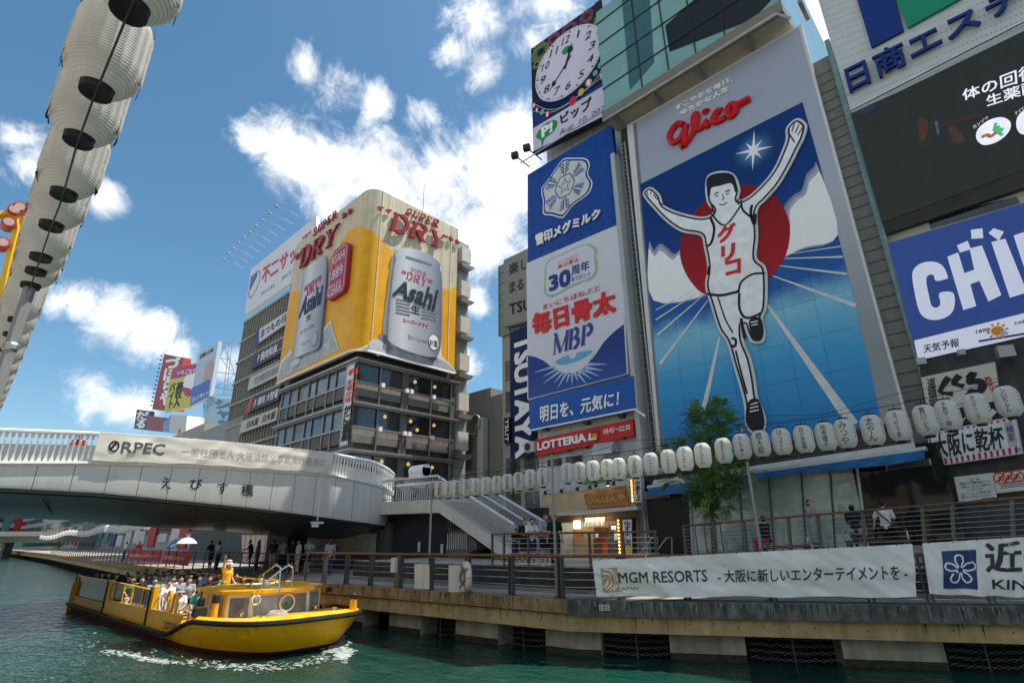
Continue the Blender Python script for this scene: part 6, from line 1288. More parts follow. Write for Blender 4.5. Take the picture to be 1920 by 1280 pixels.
for i, (q, lb) in enumerate((([(777, 1057), (804, 1057), (804, 1104), (777, 1103)], 'plain white board tied to the quay railing beside a thin pole'), ([(841, 1059), (872, 1059), (873, 1110), (841, 1109)], 'plain white board on the quay railing behind the lifebuoy'))):
    o = thing('white_board', lb, 'board', at_col(offs(edge, .15), q[3][0], q[3][1])); a = [at_col(offs(edge, .15), *k) for k in q]
    MB().slab(a, (0, .04, 0)).build('sheet', mat('board_paint', (.58, .57, .53), .6, var=.05, streak=.2), o)
    mb = MB()
    for t in (.1, .9): mb.tube([a[0].lerp(a[1], t)+Vector((0, -.01, -.03)), a[0].lerp(a[1], t)+Vector((0, .12, .05))], .012, 4)
    mb.build('ties', DARK, o)
LB = thing('lifebuoy', 'white ring lifebuoy with a coil of rope hanging on the quay railing', 'lifebuoy', at_col(offs(edge, .05), 874, 1081))
c = at_col(offs(edge, .05), 874, 1081); mb = MB(); ring = [c+Vector((.33*math.cos(k*math.pi/12)*.95, -.16*math.cos(k*math.pi/12), .38*math.sin(k*math.pi/12))) for k in range(25)]; mb.tube(ring, .11, 8, False); mb.build('ring', mat('buoy_white', (.66, .62, .54), .6, var=.1, streak=.2), LB, True)
mb = MB()
for j in range(5): mb.tube([c+Vector((.2*math.cos(k*math.pi/8)*(1-.12*j), -.1-.012*j, .25*math.sin(k*math.pi/8)*(1-.12*j))) for k in range(17)], .025, 4)
mb.build('rope_coil', mat('rope', (.25, .15, .09), .9), LB); mb = MB()
for a in (0.6, 2.3, 3.9, 5.4): mb.tube([c+Vector((.33*math.cos(a)*.95, -.16*math.cos(a)-.1, .38*math.sin(a)))+Vector((math.cos(a)*r*.8, -.02, math.sin(a)*r)) for r in (-.12, 0, .12)], .03, 5)
mb.build('straps', mat('strap_grey', (.2, .18, .16), .8), LB)
# printed sheets
def sheet(par, nm_, f, m, nu=70, nv=14, thick=0):
    mb = MB(); mb.grid([[f(i/nu, j/nv) for i in range(nu+1)] for j in range(nv+1)]); return mb.build(nm_, m, par, 'all', recalc=False)
def ftext(par, body, f, u0, u1, v0, v1, m, bold=0.0, lift=.012, sh=0.0):
    b = max(0, bold-.008); vs, fs, (x0, x1, y0, y1) = glyphs(body, bold if bold <= .008 else 0, 0); mb = MB()
    for k, (sx, sy) in enumerate(((0, 0), (b, b), (-b, -b), (b, -b), (-b, b)) if b > .004 else ((0, 0),)):
        mb.add([f(u0+(u1-u0)*((q[0]+sx-x0)/(x1-x0))+sh*((q[1]-y0)/(y1-y0)-.5), v0+(v1-v0)*((q[1]+sy-y0)/(y1-y0)), lift+k*.001) for q in vs], fs)
    return mb.build('lettering', m, par, recalc=False)
VIN = mat('banner_vinyl', (.76, .75, .71), .5, var=.05, sc=3)
def quaybanner(tl, tr, br, bl, seed, amp=1.0):
    poly_ = offs(edge, .12); kink = edge[7]
    def f(u, v, lift=0.0):
        sag = 3*math.sin(math.pi*u*7+seed)*max(0, .35-v); x = (bl[0]*(1-u)+br[0]*u)*(1-v)+(tl[0]*(1-u)+tr[0]*u)*v; y = (bl[1]*(1-u)+br[1]*u)*(1-v)+(tl[1]*(1-u)+tr[1]*u)*v+sag
        p = at_col(poly_, min(x, 1955), y)
        q = noise.noise(Vector((u*9+seed, v*2.2+u*3, seed)))*.10+noise.noise(Vector((u*26+v*6, v*4, seed+4)))*.035+.05*max(0, math.sin((u*5.5+v*.35+seed)*math.pi))**6
        q *= amp*(1.1-.5*v); w = 1-max(0, 1-abs(u-.5)*0)
        return p+Vector((.45, -.9, 0))*(q+.02+lift)
    return f
B1_ = thing('resort_banner', 'long wrinkled white banner with a gold lion emblem tied along the quay railing', 'banner', at_col(rail, 1400, 1118))
fb = quaybanner((1111, 1050), (1710, 1019), (1718, 1119), (1119, 1117), 1.3)
sheet(B1_, 'vinyl', fb, VIN, 150, 20)
DK = mat('banner_ink', (.05, .05, .055), .6)
ftext(B1_, 'MGM RESORTS', fb, .075, .352, .36, .64, DK, .016); ftext(B1_, 'JAPAN', fb, .075, .132, .14, .25, DK, .01)
ftext(B1_, '- 大阪に新しいエンターテイメントを -', fb, .385, .975, .33, .62, DK, .018)
GOLD = mat('emblem_gold', (.48, .31, .16), .5); sheet(B1_, 'gold_square', lambda u, v: fb(.022+u*.052, .12+v*.66, .01), GOLD, 10, 10)
mb = MB()
for pts in (((.2, .95), (.55, .9), (.8, .6), (.75, .25), (.4, .05)), ((.1, .75), (.45, .75), (.62, .5), (.5, .25), (.15, .1)), ((.0, .55), (.25, .6), (.35, .45), (.2, .3)), ((.05, .2), (.3, .3), (.4, .5)), ((.35, .62), (.5, .55), (.45, .42)), ((.6, .95), (.9, .7), (.92, .3), (.65, .05))):
    q = [(.022+a*.05, .12+b*.66) for a, b in pts]; q = spline([Vector((a, b, 0)) for a, b in q], False, 5)
    for s_, t_ in zip(q[:-1], q[1:]): d = (t_-s_); nn = Vector((-d.y*.09, d.x*11, 0)).normalized(); mb.add([fb(s_.x+nn.x*.0022, s_.y+nn.y*.018, .02), fb(t_.x+nn.x*.0022, t_.y+nn.y*.018, .02), fb(t_.x-nn.x*.0022, t_.y-nn.y*.018, .02), fb(s_.x-nn.x*.0022, s_.y-nn.y*.018, .02)], [(0, 1, 2, 3)])
mb.build('lion_lines', WHITE, B1_, recalc=False)
mb = MB()
for k in range(14): p = fb((k+.3)/14, .985, .01); mb.tube([p, p+Vector((.0, .12, .09))], .012, 4)
mb.build('ties', DARK, B1_)
B2_ = thing('railway_banner', 'white banner with a navy flower emblem and black characters, rightmost on the quay railing', 'banner', at_col(rail, 1850, 1118))
fb2 = quaybanner((1728, 1018), (1952, 1004), (1952, 1120), (1742, 1113), 4.1, .8)
sheet(B2_, 'vinyl', fb2, VIN, 60, 16)
sheet(B2_, 'navy_square', lambda u, v: fb2(.155+u*.29-(1-v)*.02, .12+v*.71, .012), mat('banner_navy', (.03, .055, .17), .5), 12, 12)
mb = MB()
for k in range(5):
    a = math.pi/2+k*2*math.pi/5; cu, cv = .292, .47
    loop = [(r*math.cos(a+d), r*math.sin(a+d)) for r, d in ((.06, -.4), (.2, -.42), (.30, -.25), (.33, 0), (.30, .25), (.2, .42), (.06, .4))]
    for s_, t_ in zip(loop[:-1], loop[1:]):
        d = Vector((t_[0]-s_[0], t_[1]-s_[1])); nn = Vector((-d.y, d.x)).normalized()*.018
        mb.add([fb2(cu+(q[0]+e*nn.x)*.42, cv+(q[1]+e*nn.y)*.85, .024) for q, e in ((s_, 1), (t_, 1), (t_, -1), (s_, -1))], [(0, 1, 2, 3)])
mb.build('flower_emblem', WHITE, B2_, recalc=False)
ftext(B2_, '近畿', fb2, .52, 1.15, .42, .93, DK, .03); ftext(B2_, 'KINDAI', fb2, .565, 1.18, .13, .29, DK, .025)
mb = MB()
for k in range(5): p = fb2((k+.3)/5, .985, .01); mb.tube([p, p+Vector((.0, .12, .09))], .012, 4)
mb.build('ties', DARK, B2_)
# bridge banner
BBN = thing('bridge_banner', 'long white banner with black lettering tied to the bridge balustrade', 'banner', (-27.8, 9, 6.3))
sy = lambda u: 13.15+(23.75-13.15)*u
def fbb(u, v, lift=0.0):
    t = sy(u); p = pt(.13, t, zt); z = (zt(t)+.06)*(1-v)+(zp(t)+.07)*v-.05*math.sin(u*math.pi*6)**2*(1-v)
    q = .022*noise.noise(Vector((u*8+v*2.5, v*2.2-u*4, 2)))+.03*max(0, math.sin((u*7-v*.9)*math.pi))**5*(1-abs(v-.5)); return Vector((p.x+.06+q*1.2+lift, p.y, z))
sheet(BBN, 'vinyl', fbb, mat('bridge_vinyl', (.68, .65, .58), .55, var=.05, sc=3), 160, 16)
seriftext_ = lambda *a: None
ftext(BBN, 'RPEC', fbb, .085, .235, .32, .72, mat('ink_soft', (.10, .10, .10), .6), .02); mb = MB()
for k in range(20):
    a0, a1 = k*math.pi/10, (k+1)*math.pi/10; mb.add([fbb(.058+r*.018*math.cos(a), .53+r*.2*math.sin(a), .02) for r, a in ((1, a0), (1, a1), (.68, a1), (.68, a0))], [(0, 1, 2, 3)])
mb.add([fbb(.045, .45, .021), fbb(.062, .72, .021), fbb(.068, .66, .021), fbb(.052, .4, .021)], [(0, 1, 2, 3)]); mb.build('ring_emblem', DARK, BBN, recalc=False)
ftext(BBN, '一般社団法人 大阪活性化事業実行委員会', fbb, .30, .965, .3, .66, mat('ink_faded', (.42, .41, .38), .6), .0)
# ---------------------------------------------------------------- upper deck railing before the restaurant
udr = offs(ud, .12)
UR = thing('deck_railing', 'wire railing on the upper deck in front of the restaurant', 'railing', at_col(udr, 1050, 1060))
xs_ = [922+ (1232-922)*k/30 for k in range(31)]
tp = [at_col(udr, x, 1003-(x-922)*.03) for x in xs_]; zr_ = sum(p.z for p in tp)/len(tp)
MB().tube([Vector((p.x, p.y, zr_)) for p in tp], .035, 6).build('top_rail', WOODR, UR, True)
mb = MB()
for k in range(6): mb.tube([Vector((p.x, p.y, 2.3+(zr_-2.3)*k/6)) for p in tp], .007, 3)
mb.build('wires', STEEL, UR)
for x in (923, 945, 991, 1044, 1106, 1170, 1231): p, _ = along(udr, x, 1030); mb = MB(); mb.box((p.x, p.y, (2.2+zr_)/2), (.07, .07, zr_-2.2)); mb.build('post', POSTM, UR)
TRL = [TR0, TR1, TR1+(TR1-TR0)]
TR = thing('terrace_railing', 'brown topped wire railing along the terrace before the glass shop front', 'railing', TR0)
xs_ = [1281+(1952-1281)*k/24 for k in range(25)]; tops = [at_col(TRL, x, 985-(x-1281)*.083) for x in xs_]; bots = [along(TRL, x, 1000)[0] for x in xs_]
MB().tube(tops, .035, 6).build('top_rail', WOODR, TR, True); mb = MB()
for k in range(1, 8): mb.tube([b.lerp(t, k/8) for t, b in zip(tops, bots)], .007, 3)
mb.build('wires', mat('wire_bright', (.25, .25, .25), .4, .6), TR)
for x in (1281, 1340, 1400, 1470, 1535, 1613, 1722, 1780, 1906):
    i = min(range(25), key=lambda j: abs(xs_[j]-x)); b, t = bots[i], tops[i]; mb = MB(); mb.slab([b+Vector((-.05, 0, 0)), b+Vector((.05, 0, 0)), t+Vector((.05, 0, 0)), t+Vector((-.05, 0, 0))], (0, .08, 0)); mb.build('post', POSTM, TR)
a = bots[0]; mb = MB(); mb.tube([tops[0], tops[0]+Vector((-.3, 4, .1))], .035, 5)
for k in range(4): q = a+Vector((-.1*k, 1+k, 0)); mb.tube([q, q+Vector((0, 0, 1.05))], .03, 4)
mb.build('side_return', POSTM, TR)
HS = thing('step_handrail', 'bent steel handrail beside the low steps at the shop corner', 'handrail', at_col(udr, 1215, 1050)); mb = MB(); ph = PY(20)
for dy in (0, 1.2):
    q = [ph.hit(*k)+Vector((0, dy, 0)) for k in ((1200, 1052), (1200, 1038), (1222, 1008), (1232, 1008), (1232, 1040))]; mb.tube(q, .03, 5)
mb.build('tube', STEEL, HS)
# benches on the terrace
BNM = mat('bench_wood', (.085, .06, .05), .6, var=.2)
def bench(x0, x1, y, d, lb):
    p0, p1 = at_col([v+Vector((0, d, 0)) for v in TRL], x0, y), at_col([v+Vector((0, d, 0)) for v in TRL], x1, y-4)
    o = thing('bench', lb, 'bench', p0.lerp(p1, .5)-Vector((0, 0, .45)), 'benches on the terrace'); e = (p1-p0).normalized(); nn = Vector((-e.y, e.x, 0))
    MB().slab([p0, p1, p1+nn*.45, p0+nn*.45], (0, 0, -.09)).build('seat', BNM, o)
    for t in (.06, .94):
        mb = MB(); q = p0.lerp(p1, t)+nn*.2; mb.box(q+Vector((0, 0, -.27)), (.12, .3, .36)); mb.build('leg', POSTM, o)
    for t in (.03, .97): q = p0.lerp(p1, t); MB().tube([q, q+Vector((0, 0, .22)), q+nn*.18+Vector((0, 0, .3)), q+nn*.36+Vector((0, 0, .22)), q+nn*.4], .022, 5).build('arm_hoop', mat('hoop_steel', (.6, .62, .64), .25, .9), o)
    return p0, p1
bench(1425, 1518, 1024, .7, 'dark wooden bench left of the standing woman'); bench(1585, 1708, 1014, .7, 'dark wooden bench with two people sitting with their backs to the canal')
# ---------------------------------------------------------------- under the bridge
UW = thing('underpass_wall', 'beige panel wall of the walkway under the bridge', 'wall', (-45, 19, 1.45)); PU = PY(18.6)
board(UW, 'beige_panels', C8((640, 178), (1010, 178), (1010, 360), (640, 400)), PU, mat('underpass_beige', (.42, .37, .34), .7, var=.1, streak=.2), .3)
mb = MB()
for k in range(9): q = PU.hit(*C8((660+40*k, 270))[0]); mb.box((q.x, 18.59, q.z), (.03, .02, 2.2))
mb.build('panel_joints', DARK, UW)
mb = MB(); mb.bb(-64, -40, 19.2, 20, 1.45, 5.4); mb.bb(-40, -28, 18.95, 19.19, 1.45, 4.0); mb.build('dark_wall', mat('underpass_dark', (.07, .075, .075), .6, var=.25), UW)
UBN = thing('underpass_banner', 'faded pale banner with orange and blue patches on the dark wall under the bridge', 'banner', PY(18.8).hit(*C8((1400, 330))[0])); pu = PY(18.8)
board(UBN, 'sheet', C8((1115, 170), (1690, 165), (1680, 330), (1115, 325)), pu, mat('faded_banner', (.34, .33, .31), .7, var=.2), .05)
flat(UBN, 'blue_patch', C8((1250, 260), (1390, 265), (1390, 310), (1250, 308)), pu, mat('patch_blue', (.08, .14, .4), .6), .01, 3); flat(UBN, 'orange_patch', C8((1255, 205), (1350, 205), (1345, 240), (1260, 238)), pu, mat('patch_orange', (.4, .2, .14), .6), .012, 3)
BO = thing('white_booth', 'white boarding ticket booth with colourful posters past the bridge', 'booth', PY(21).hit(*C8((420, 390))[0])); pbh = PY(21)
board(BO, 'wall', C8((205, 165), (690, 150), (640, 420), (240, 420)), pbh, mat('booth_white', (.60, .61, .60), .5, streak=.1), 2.5)
for nm_, q, c in (('red_band', ((218, 150), (345, 143), (345, 168), (218, 172)), (.42, .03, .03)), ('blue_band', ((346, 143), (480, 136), (480, 160), (346, 168)), (.06, .14, .34)), ('blue_poster', ((400, 192), (430, 190), (432, 250), (404, 252)), (.12, .16, .42)), ('dark_poster', ((475, 192), (502, 190), (504, 245), (478, 248)), (.12, .05, .06)), ('red_poster', ((552, 190), (582, 188), (584, 230), (552, 232)), (.45, .04, .05)), ('grey_door', ((238, 222), (283, 220), (285, 400), (240, 402)), (.40, .42, .42)), ('sign_sheet', ((303, 232), (330, 230), (332, 296), (304, 297)), (.08, .09, .09))):
    flat(BO, nm_, C8(*q), pbh, mat('booth_'+nm_, c, .5), .06 if 'band' in nm_ else .03)
RST = thing('far_stairs', 'pale staircase stringer rising behind the white booth', 'stairs', PY(20).hit(*C8((600, 420))[0])); p20 = PY(20)
MB().slab([p20.hit(*q) for q in C8((740, 170), (775, 180), (640, 400), (585, 440), (575, 420))], (0, 1.6, 0)).build('stringer', SW, RST)
for q, lb in ((C7((1160, 432), (1460, 430), (1448, 542), (1150, 528)), 'red fabric barrier banner on the far railing, left one of the pair'), (C7((1485, 436), (1722, 446), (1695, 580), (1455, 552)), 'red fabric barrier banner on the far railing beside the booth')):
    o = thing('red_barrier_banner', lb, 'banner', at_col(rail, q[3][0], q[3][1]), 'red barrier banners'); c4 = [at_col(rail, *k) for k in q]
    MB().grid([[bil(c4, i/12, 1-j/4)+Vector((0, -.06*math.sin(i*1.9)*math.sin(j), 0)) for i in range(13)] for j in range(5)]).build('cloth', mat('banner_red', (.50, .04, .05), .7, var=.1), o, 'all')
    mb = MB(); letters(mb, '水辺の舞台とんぼりリバー', [bil(c4, .1, .62), bil(c4, .9, .62), bil(c4, .9, .35), bil(c4, .1, .35)], Vector((0, -1, 0)), 0, .1); mb.build('lettering', WHITE, o, recalc=False)
# far railing and small boards
FRL = thing('far_railing', 'thin steel railing along the far quay past the bridge', 'railing', rail[1]); fr = rail[1:5]
mb = MB()
for z in (1.75, 2.05, 2.35, 2.55): mb.tube([Vector((p.x, p.y, z)) for p in fr], .03 if z > 2.5 else .015, 4)
mb.build('rails', POSTM, FRL); mb = MB(); s_ = arc(fr); t = 1.0
while t < s_[-1]:
    for i in range(len(fr)-1):
        if s_[i] <= t < s_[i+1]: q = fr[i].lerp(fr[i+1], (t-s_[i])/(s_[i+1]-s_[i])); mb.box((q.x, q.y, 2.0), (.06, .06, 1.1))
    t += 1.9
tag(mb.build('posts', POSTM, FRL), kind='stuff')
FBR = thing('far_bridge', 'low grey concrete bridge crossing the canal in the distance', 'bridge', (-170, 8, 2)); mb = MB(); mb.bb(-176, -168, -10, 30, 3.3, 4.6); mb.build('deck', mat('far_concrete', (.2, .195, .18), .8, streak=.2), FBR)
mb = MB(); mb.bb(-167.9, -167.7, -10, 30, 4.6, 5.6); mb.build('parapet', mat('far_parapet', (.24, .235, .22), .7), FBR); MB().bb(-175, -169, 5.2, 6.4, -1, 3.3).build('pier', DARK, FBR); MB().bb(-175, -169, 13.5, 15, -1, 3.3).build('pier', DARK, FBR)
FB2 = thing('green_girder_bridge', 'dark green girder bridge behind the low grey bridge', 'bridge', (-205, 8, 2)); mb = MB(); mb.bb(-208, -202, -10, 30, 2.2, 3.2); mb.build('girder', mat('girder_green', (.05, .13, .08), .6), FB2)
FWH = thing('far_wharf_building', 'pale low buildings closing the far end of the canal', 'building', (-330, 5, 1)); mb = MB(); mb.bb(-345, -335, -60, 34, 1, 40); mb.build('wall', mat('far_pale', (.45, .44, .41), .8, var=.2, streak=.3), FWH); 
for k in range(8):
    mb = MB(); mb.bb(-334.9, -334.8, -50, 32, 3+4.4*k, 5.2+4.4*k); mb.build('window_band', GLB, FWH)
for k in range(14):
    rr3 = random.Random(k); a = -24+4*k; mb = MB(); mb.bb(-334.7, -334.4, a, a+2.4, 3+rr3.random()*4, 9+rr3.random()*10); mb.build('sign_panel', mat('shop_%d' % (k % 6), (.4, .4, .4), .5), FWH)
# yellow observation wheel on the far bank
YW = thing('yellow_wheel_tower', 'yellow oval observation wheel tower with red gondolas at the left edge', 'wheel', (-118, 5.5, 1.4)); pyw = PX(-115); YM = mat('wheel_yellow', (.72, .42, .02), .45, var=.08)
def a1h(q): return pyw.hit(*A1(q)[0])
rails_ = [[(-60, 1400), (-20, 1240), (0, 1130), (30, 990), (62, 860), (60, 815), (25, 800), (-20, 810)], [(-40, 1400), (5, 1180), (35, 1060), (60, 950), (92, 830), (85, 818)], [(20, 1090), (50, 1010)], [(0, 1170), (48, 1015), (50, 980)]]
mb = MB()
for r_ in rails_: mb.tube([a1h(q) for q in r_], .62, 5)
for k in range(9): t = k/8; a, b = (62-62*t*1.1, 860+300*t), (92-80*t*1.05, 835+300*t); mb.tube([a1h(a), a1h(b)], .3, 4); mb.tube([a1h(a), a1h((92-80*(t+.1)*1.05, 835+300*(t+.1)))], .25, 4)
mb.tube([Vector((-115, a1h((-20, 1240)).y, 1.2)), a1h((-20, 1240))], .5, 5); mb.build('truss', YM, YW)
GM = mat('gondola_red', (.42, .05, .035), .45)
for q in ((72, 785), (52, 795), (30, 842), (8, 918)):
    p = a1h(q); mb = MB(); mb.lathe(p, [(0, -1.2), (.95, -1.2), (.95, 1.2), (0, 1.2)], 14, Matrix.Rotation(R_(90), 3, 'X') if False else Matrix.Rotation(R_(90), 3, 'Y')); o = mb.build('gondola', GM, YW, True); MB().lathe(p+Vector((1.22, 0, 0)), [(0, 0), (.7, 0), (.7, .05), (0, .06)], 14, Matrix.Rotation(R_(90), 3, 'Y')).build('gondola_window', mat('gondola_pink', (.55, .35, .3), .4), o)
# ================================================================== LANTERNS
PAPER = mat('lantern_paper', (.80, .79, .75), .6, var=.04, sc=6)
def _thin(m):                                # thin paper lets daylight through
    N = m.node_tree.nodes; L = m.node_tree.links; b = N['Principled BSDF']; t = N.new('ShaderNodeBsdfTranslucent'); t.inputs[0].default_value = (.93, .91, .86, 1); x = N.new('ShaderNodeMixShader'); x.inputs[0].default_value = .52
    L.new(b.outputs[0], x.inputs[1]); L.new(t.outputs[0], x.inputs[2]); L.new(x.outputs[0], N['Material Output'].inputs[0])
_thin(PAPER); CAPM = mat('lantern_cap', (.015, .015, .016), .4); CORD = mat('cord_black', (.02, .02, .02), .7)
def shell_prof(n=56, rib=.012):
    out = []
    for i in range(n+1):
        t = i/n; a = min(1, math.sin(math.pi*min(t, 1-t)/.56) if min(t, 1-t) < .28 else 1); r = .50+.50*a**.8; out.append((r*(1+(rib if i % 2 else 0)), -1+2*t))
    return out
def lantern(name, c, h, w, body, label, group, face, red=True, pf=None, both=False):
    o = thing(name, label, 'paper lantern', Vector(c)-Vector((0, 0, h/2)), group); r = w/2
    key = 'shell_%.2f' % h
    MB().lathe(c, [(a*r, b*h/2*.94) for a, b in (pf or PROF)], 20).build('paper_shell', PAPER, o, 'all')
    MB().lathe(c+Vector((0, 0, -h/2*.93)), [(0, -.05*h), (.44*r, -.06*h), (.46*r, .02*h)], 14).build('lower_cap', CAPM, o)
    MB().lathe(c+Vector((0, 0, h/2*.93)), [(.58*r, -.02*h), (.55*r, .04*h), (0, .04*h)], 14).build('upper_cap', CAPM, o)
    MB().tube([c+Vector((0, 0, h*.5)), c+Vector((0, 0, h*.5+.14))], .012, 3).build('hook', CORD, o)
    for fdir in ((face, face+math.pi) if both else (face,)):
        vs, fs, (x0, x1, y0, y1) = glyphs(body, .004, 0, .85); mb = MB(); hh_ = h*.74; n = body.count('\n')+1; ww = min(.95, hh_/n*.85/r)
        mb.add([c+Vector((math.cos(fdir-.12+((q[0]-x0)/(x1-x0)-.5)*ww)*r*1.02, math.sin(fdir-.12+((q[0]-x0)/(x1-x0)-.5)*ww)*r*1.02, ((q[1]-y0)/(y1-y0)-.5)*hh_)) for q in vs], fs); mb.build('lettering', INK, o, recalc=False)
    if red:
        mb = MB()
        for k in range(4): z = h*(.18-.11*k); mb.add([c+Vector((math.cos(face+.95+a)*r*1.02, math.sin(face+.95+a)*r*1.02, z+b)) for a, b in ((0, 0), (.12, .01), (.14, .07*h), (.03, .07*h))], [(0, 1, 2, 3)])
        mb.build('red_mark', mat('mark_red', (.5, .05, .06), .6), o, recalc=False)
    return o
PROF = shell_prof(40, .02); PROFN = shell_prof(64, .055)
strp = offs(edge, .3)
Lq = [(825, 917, 32), (841.5, 917, 32), (858, 916, 32.5), (876, 914, 33), (893.5, 912, 33), (912, 910, 33.5), (932, 908, 34), (952, 905, 34.5), (973, 902, 35), (995, 897.6, 37), (1018, 894, 37)]
Mq = [(1064, 886, 39), (1087, 885, 39), (1112.6, 882, 39.5), (1139.6, 880, 40.5), (1161, 878, 41.5), (1191, 874, 42.5), (1221, 869.5, 43.6)]
Rq = [(1253.7, 864.7, 46), (1284.7, 859.7, 47), (1318, 853.4, 48), (1357, 844.7, 49), (1391.6, 837, 50), (1427, 831.4, 51), (1466, 827.6, 52), (1507.6, 823, 53.5), (1548.6, 818.4, 55), (1585, 813, 56.5), (1636, 806, 59), (1684.5, 797.6, 60), (1736, 787.6, 60), (1777.7, 778, 60), (1832, 766, 60), (1889.5, 752.8, 61)]
TX = ['戎\n橋\n筋', '宗\n右\n衛\n門\n町', '道\n頓\n堀', '居\n酒\n屋', 'い\nち\nび\nり', 'い\nち\nび\nり', '居\n酒\n屋\nか\nに', '海\n鮮\n酒\n家', '居\n酒\n屋', 'お\n好\nみ\n焼\nき', 'か\nに\n道\n楽', 'い\nち\nび\nり', 'い\nち\nび\nり', 'い\nち\nび\nり', 'カ\nア\nリ\nオ', 'カ\nア\nリ\nオ', 'つ\nる\n井', 'バ\nー\nア\nリ\nー', 'バ\nー\nサ\nカ\nエ', 'ろ\nく\nだ\nん', 'ろ\nく\nだ\nん', '戎\nま\nた\nた\n灯', 'な\nに\nわ\nM\nC', '植\n木\n組', 'は\nっ\nさ\nく', '花\nと\n音\n楽', '地\n車\n囃\n子', 'み\nつ\nや', '太\nや\nん', 'ヨ\nコ\nヤ\nマ\n会', '實\n川\nふ\nう', '千\n真\nザ\nー\n関', 'ポ\nコ\nガ\nー\nル\nズ', 'シ\nロ\nち\nゃ\nん']
ORD = ['first', 'second', 'third', 'fourth', 'fifth', 'sixth', 'seventh', 'eighth', 'ninth', 'tenth', 'eleventh', 'twelfth', 'thirteenth', 'fourteenth', 'fifteenth', 'sixteenth', 'seventeenth', 'eighteenth', 'nineteenth', 'twentieth']
allq = [('left of the tall pole, '+ORD[i]+' from the bridge', q) for i, q in enumerate(Lq)]+[('before the restaurant, '+ORD[i]+' right of the tall pole', q) for i, q in enumerate(Mq)]+[('before the runner billboard, '+ORD[i]+' from the tree', q) if i < 12 else ('beside the striped sign, '+ORD[i-12]+' of the four at the right edge', q) for i, q in enumerate(Rq)]
cpos = []
for i, (lb, (x, y, hp)) in enumerate(allq):
    c = at_col(strp, x, y); dep = (c-EYE).dot(fw); h = hp*dep/FPX*1.02; w = h*.61; cpos.append((c, h)); face = math.atan2(EYE.y-c.y, EYE.x-c.x)
    lantern('paper_lantern', c, h, w, TX[i % len(TX)], 'white paper lantern '+lb, 'white paper lanterns strung along the south quay', face)
def cord(name, lb, pts, r=.012): return tag(MB().tube(pts, r, 3).build(name, CORD), lb, 'cable')
cord('overhead_cable', 'thin black cord carrying the south quay lanterns', [c+Vector((0, 0, h*.5+.13)) for c, h in cpos], .012)
cord('overhead_cable', 'second thin cord just above the south quay lanterns', [c+Vector((0, .05, h*.5+.33+.1*math.sin(i*.9))) for i, (c, h) in enumerate(cpos)], .008)
for i, (x0, x1, y0, y1, lb) in enumerate(((803, 819, 1098, 905, 'thin grey lantern pole at the left end of the south lantern string'), (1044, 1042, 1112, 850, 'thin grey lantern pole in front of the restaurant'), (1428, 1404, 1036, 800, 'thin grey lantern pole in front of the runner billboard'))):
    b, _ = along(strp, x0, y0); t = at_col(strp, x0+(x1-x0)*.0, y1); o = thing('lantern_pole', lb, 'pole', Vector((b.x, b.y, 1.45)), 'poles of the lantern string')
    MB().tube([Vector((b.x, b.y, 1.45)), Vector((b.x, b.y, t.z))], .04, 6).build('shaft', mat('pole_grey', (.30, .30, .29), .5, .4), o, True); MB().lathe(Vector((b.x, b.y, 1.45)), [(.1, 0), (.1, .05), (.05, .08)], 8).build('foot', POSTM, o)
# near string over the north bank
d0 = ray(180, 172); cbase = EYE+d0*4.0; PN_ = PY(cbase.y) if cbase.y > 0 else Pl((0, cbase.y, 0), (0, 1, 0)); zn = cbase.z
NX = [(308, -125), (242, 20), (180, 172), (147, 264), (119, 366), (96, 425), (76, 484), (67, 510), (57, 537), (31, 601), (21, 628), (13, 657), (5, 684), (-3, 708)]
NT = ['中\n小\n企\n業', '日\n本\n酒', '道\n頓\n堀', '酒\n造', '造\n主', '天\n使', 'さ\nく\nら', '浪\n花', 'か\nに', '大\n阪', 'ミ\nナ\nミ', '戎\n橋', '水\n都', '難\n波']
xs_n = []
for i, (x, y) in enumerate(NX):
    d = ray(x, y); k = (zn-EYE.z)/d.z; p = EYE+d*k; xs_n.append(p)
dstep = (xs_n[-1].x-xs_n[-5].x)/4; dsy = (xs_n[-1].y-xs_n[-5].y)/4
for k in range(9): xs_n.append(Vector((xs_n[-1].x+dstep, xs_n[-1].y+dsy, xs_n[-1].z)))
for i, p in enumerate(xs_n):
    h = .86; w = .48; c = Vector((p.x, p.y, zn+h*.5))
    lb = ['outermost, nearly overhead at the top edge', 'nearest whole one, second from the top'][i] if i < 2 else (ORD[i] if i < 20 else ['twenty-first', 'twenty-second', 'twenty-third'][i-20])+' one down the near string'
    o = lantern('paper_lantern', c, h, w, NT[i % len(NT)], 'white ribbed paper lantern overhead, '+lb, 'white paper lanterns overhead on the near string', math.pi/2+.0, True, PROFN, True)
    if i < 14:
        mb = MB()
        for k in range(2, 62, 2):
            a, zz_ = PROFN[k]; mb.tube([c+Vector((math.cos(t*math.pi/16)*a*w/2*1.012, math.sin(t*math.pi/16)*a*w/2*1.012, zz_*h/2*.94)) for t in range(33)], .0024, 3, False)
        mb.build('rib_rings', mat('rib_grey', (.52, .52, .49), .7), [q for q in o.children if q.name.startswith('paper_shell')][0], recalc=False)
    if i < 6:
        for k in range(4): a = k*math.pi/2+.5; MB().lathe(c+Vector((math.cos(a)*.075, math.sin(a)*.075, -h*.5-.016)), [(0, 0), (.022, 0)], 8).build('cap_hole', mat('hole_pale', (.5, .5, .5), .6), [q for q in o.children if q.name.startswith('lower_cap')][0], recalc=False)
cord('overhead_cable', 'black cord running under the near lantern string', [Vector((p.x, p.y, zn-.06)) for p in xs_n], .009)
b = xs_n[8]; o = thing('lantern_pole', 'thick grey pole carrying the near lantern string at the left edge', 'pole', Vector((b.x, b.y, 1.45)))
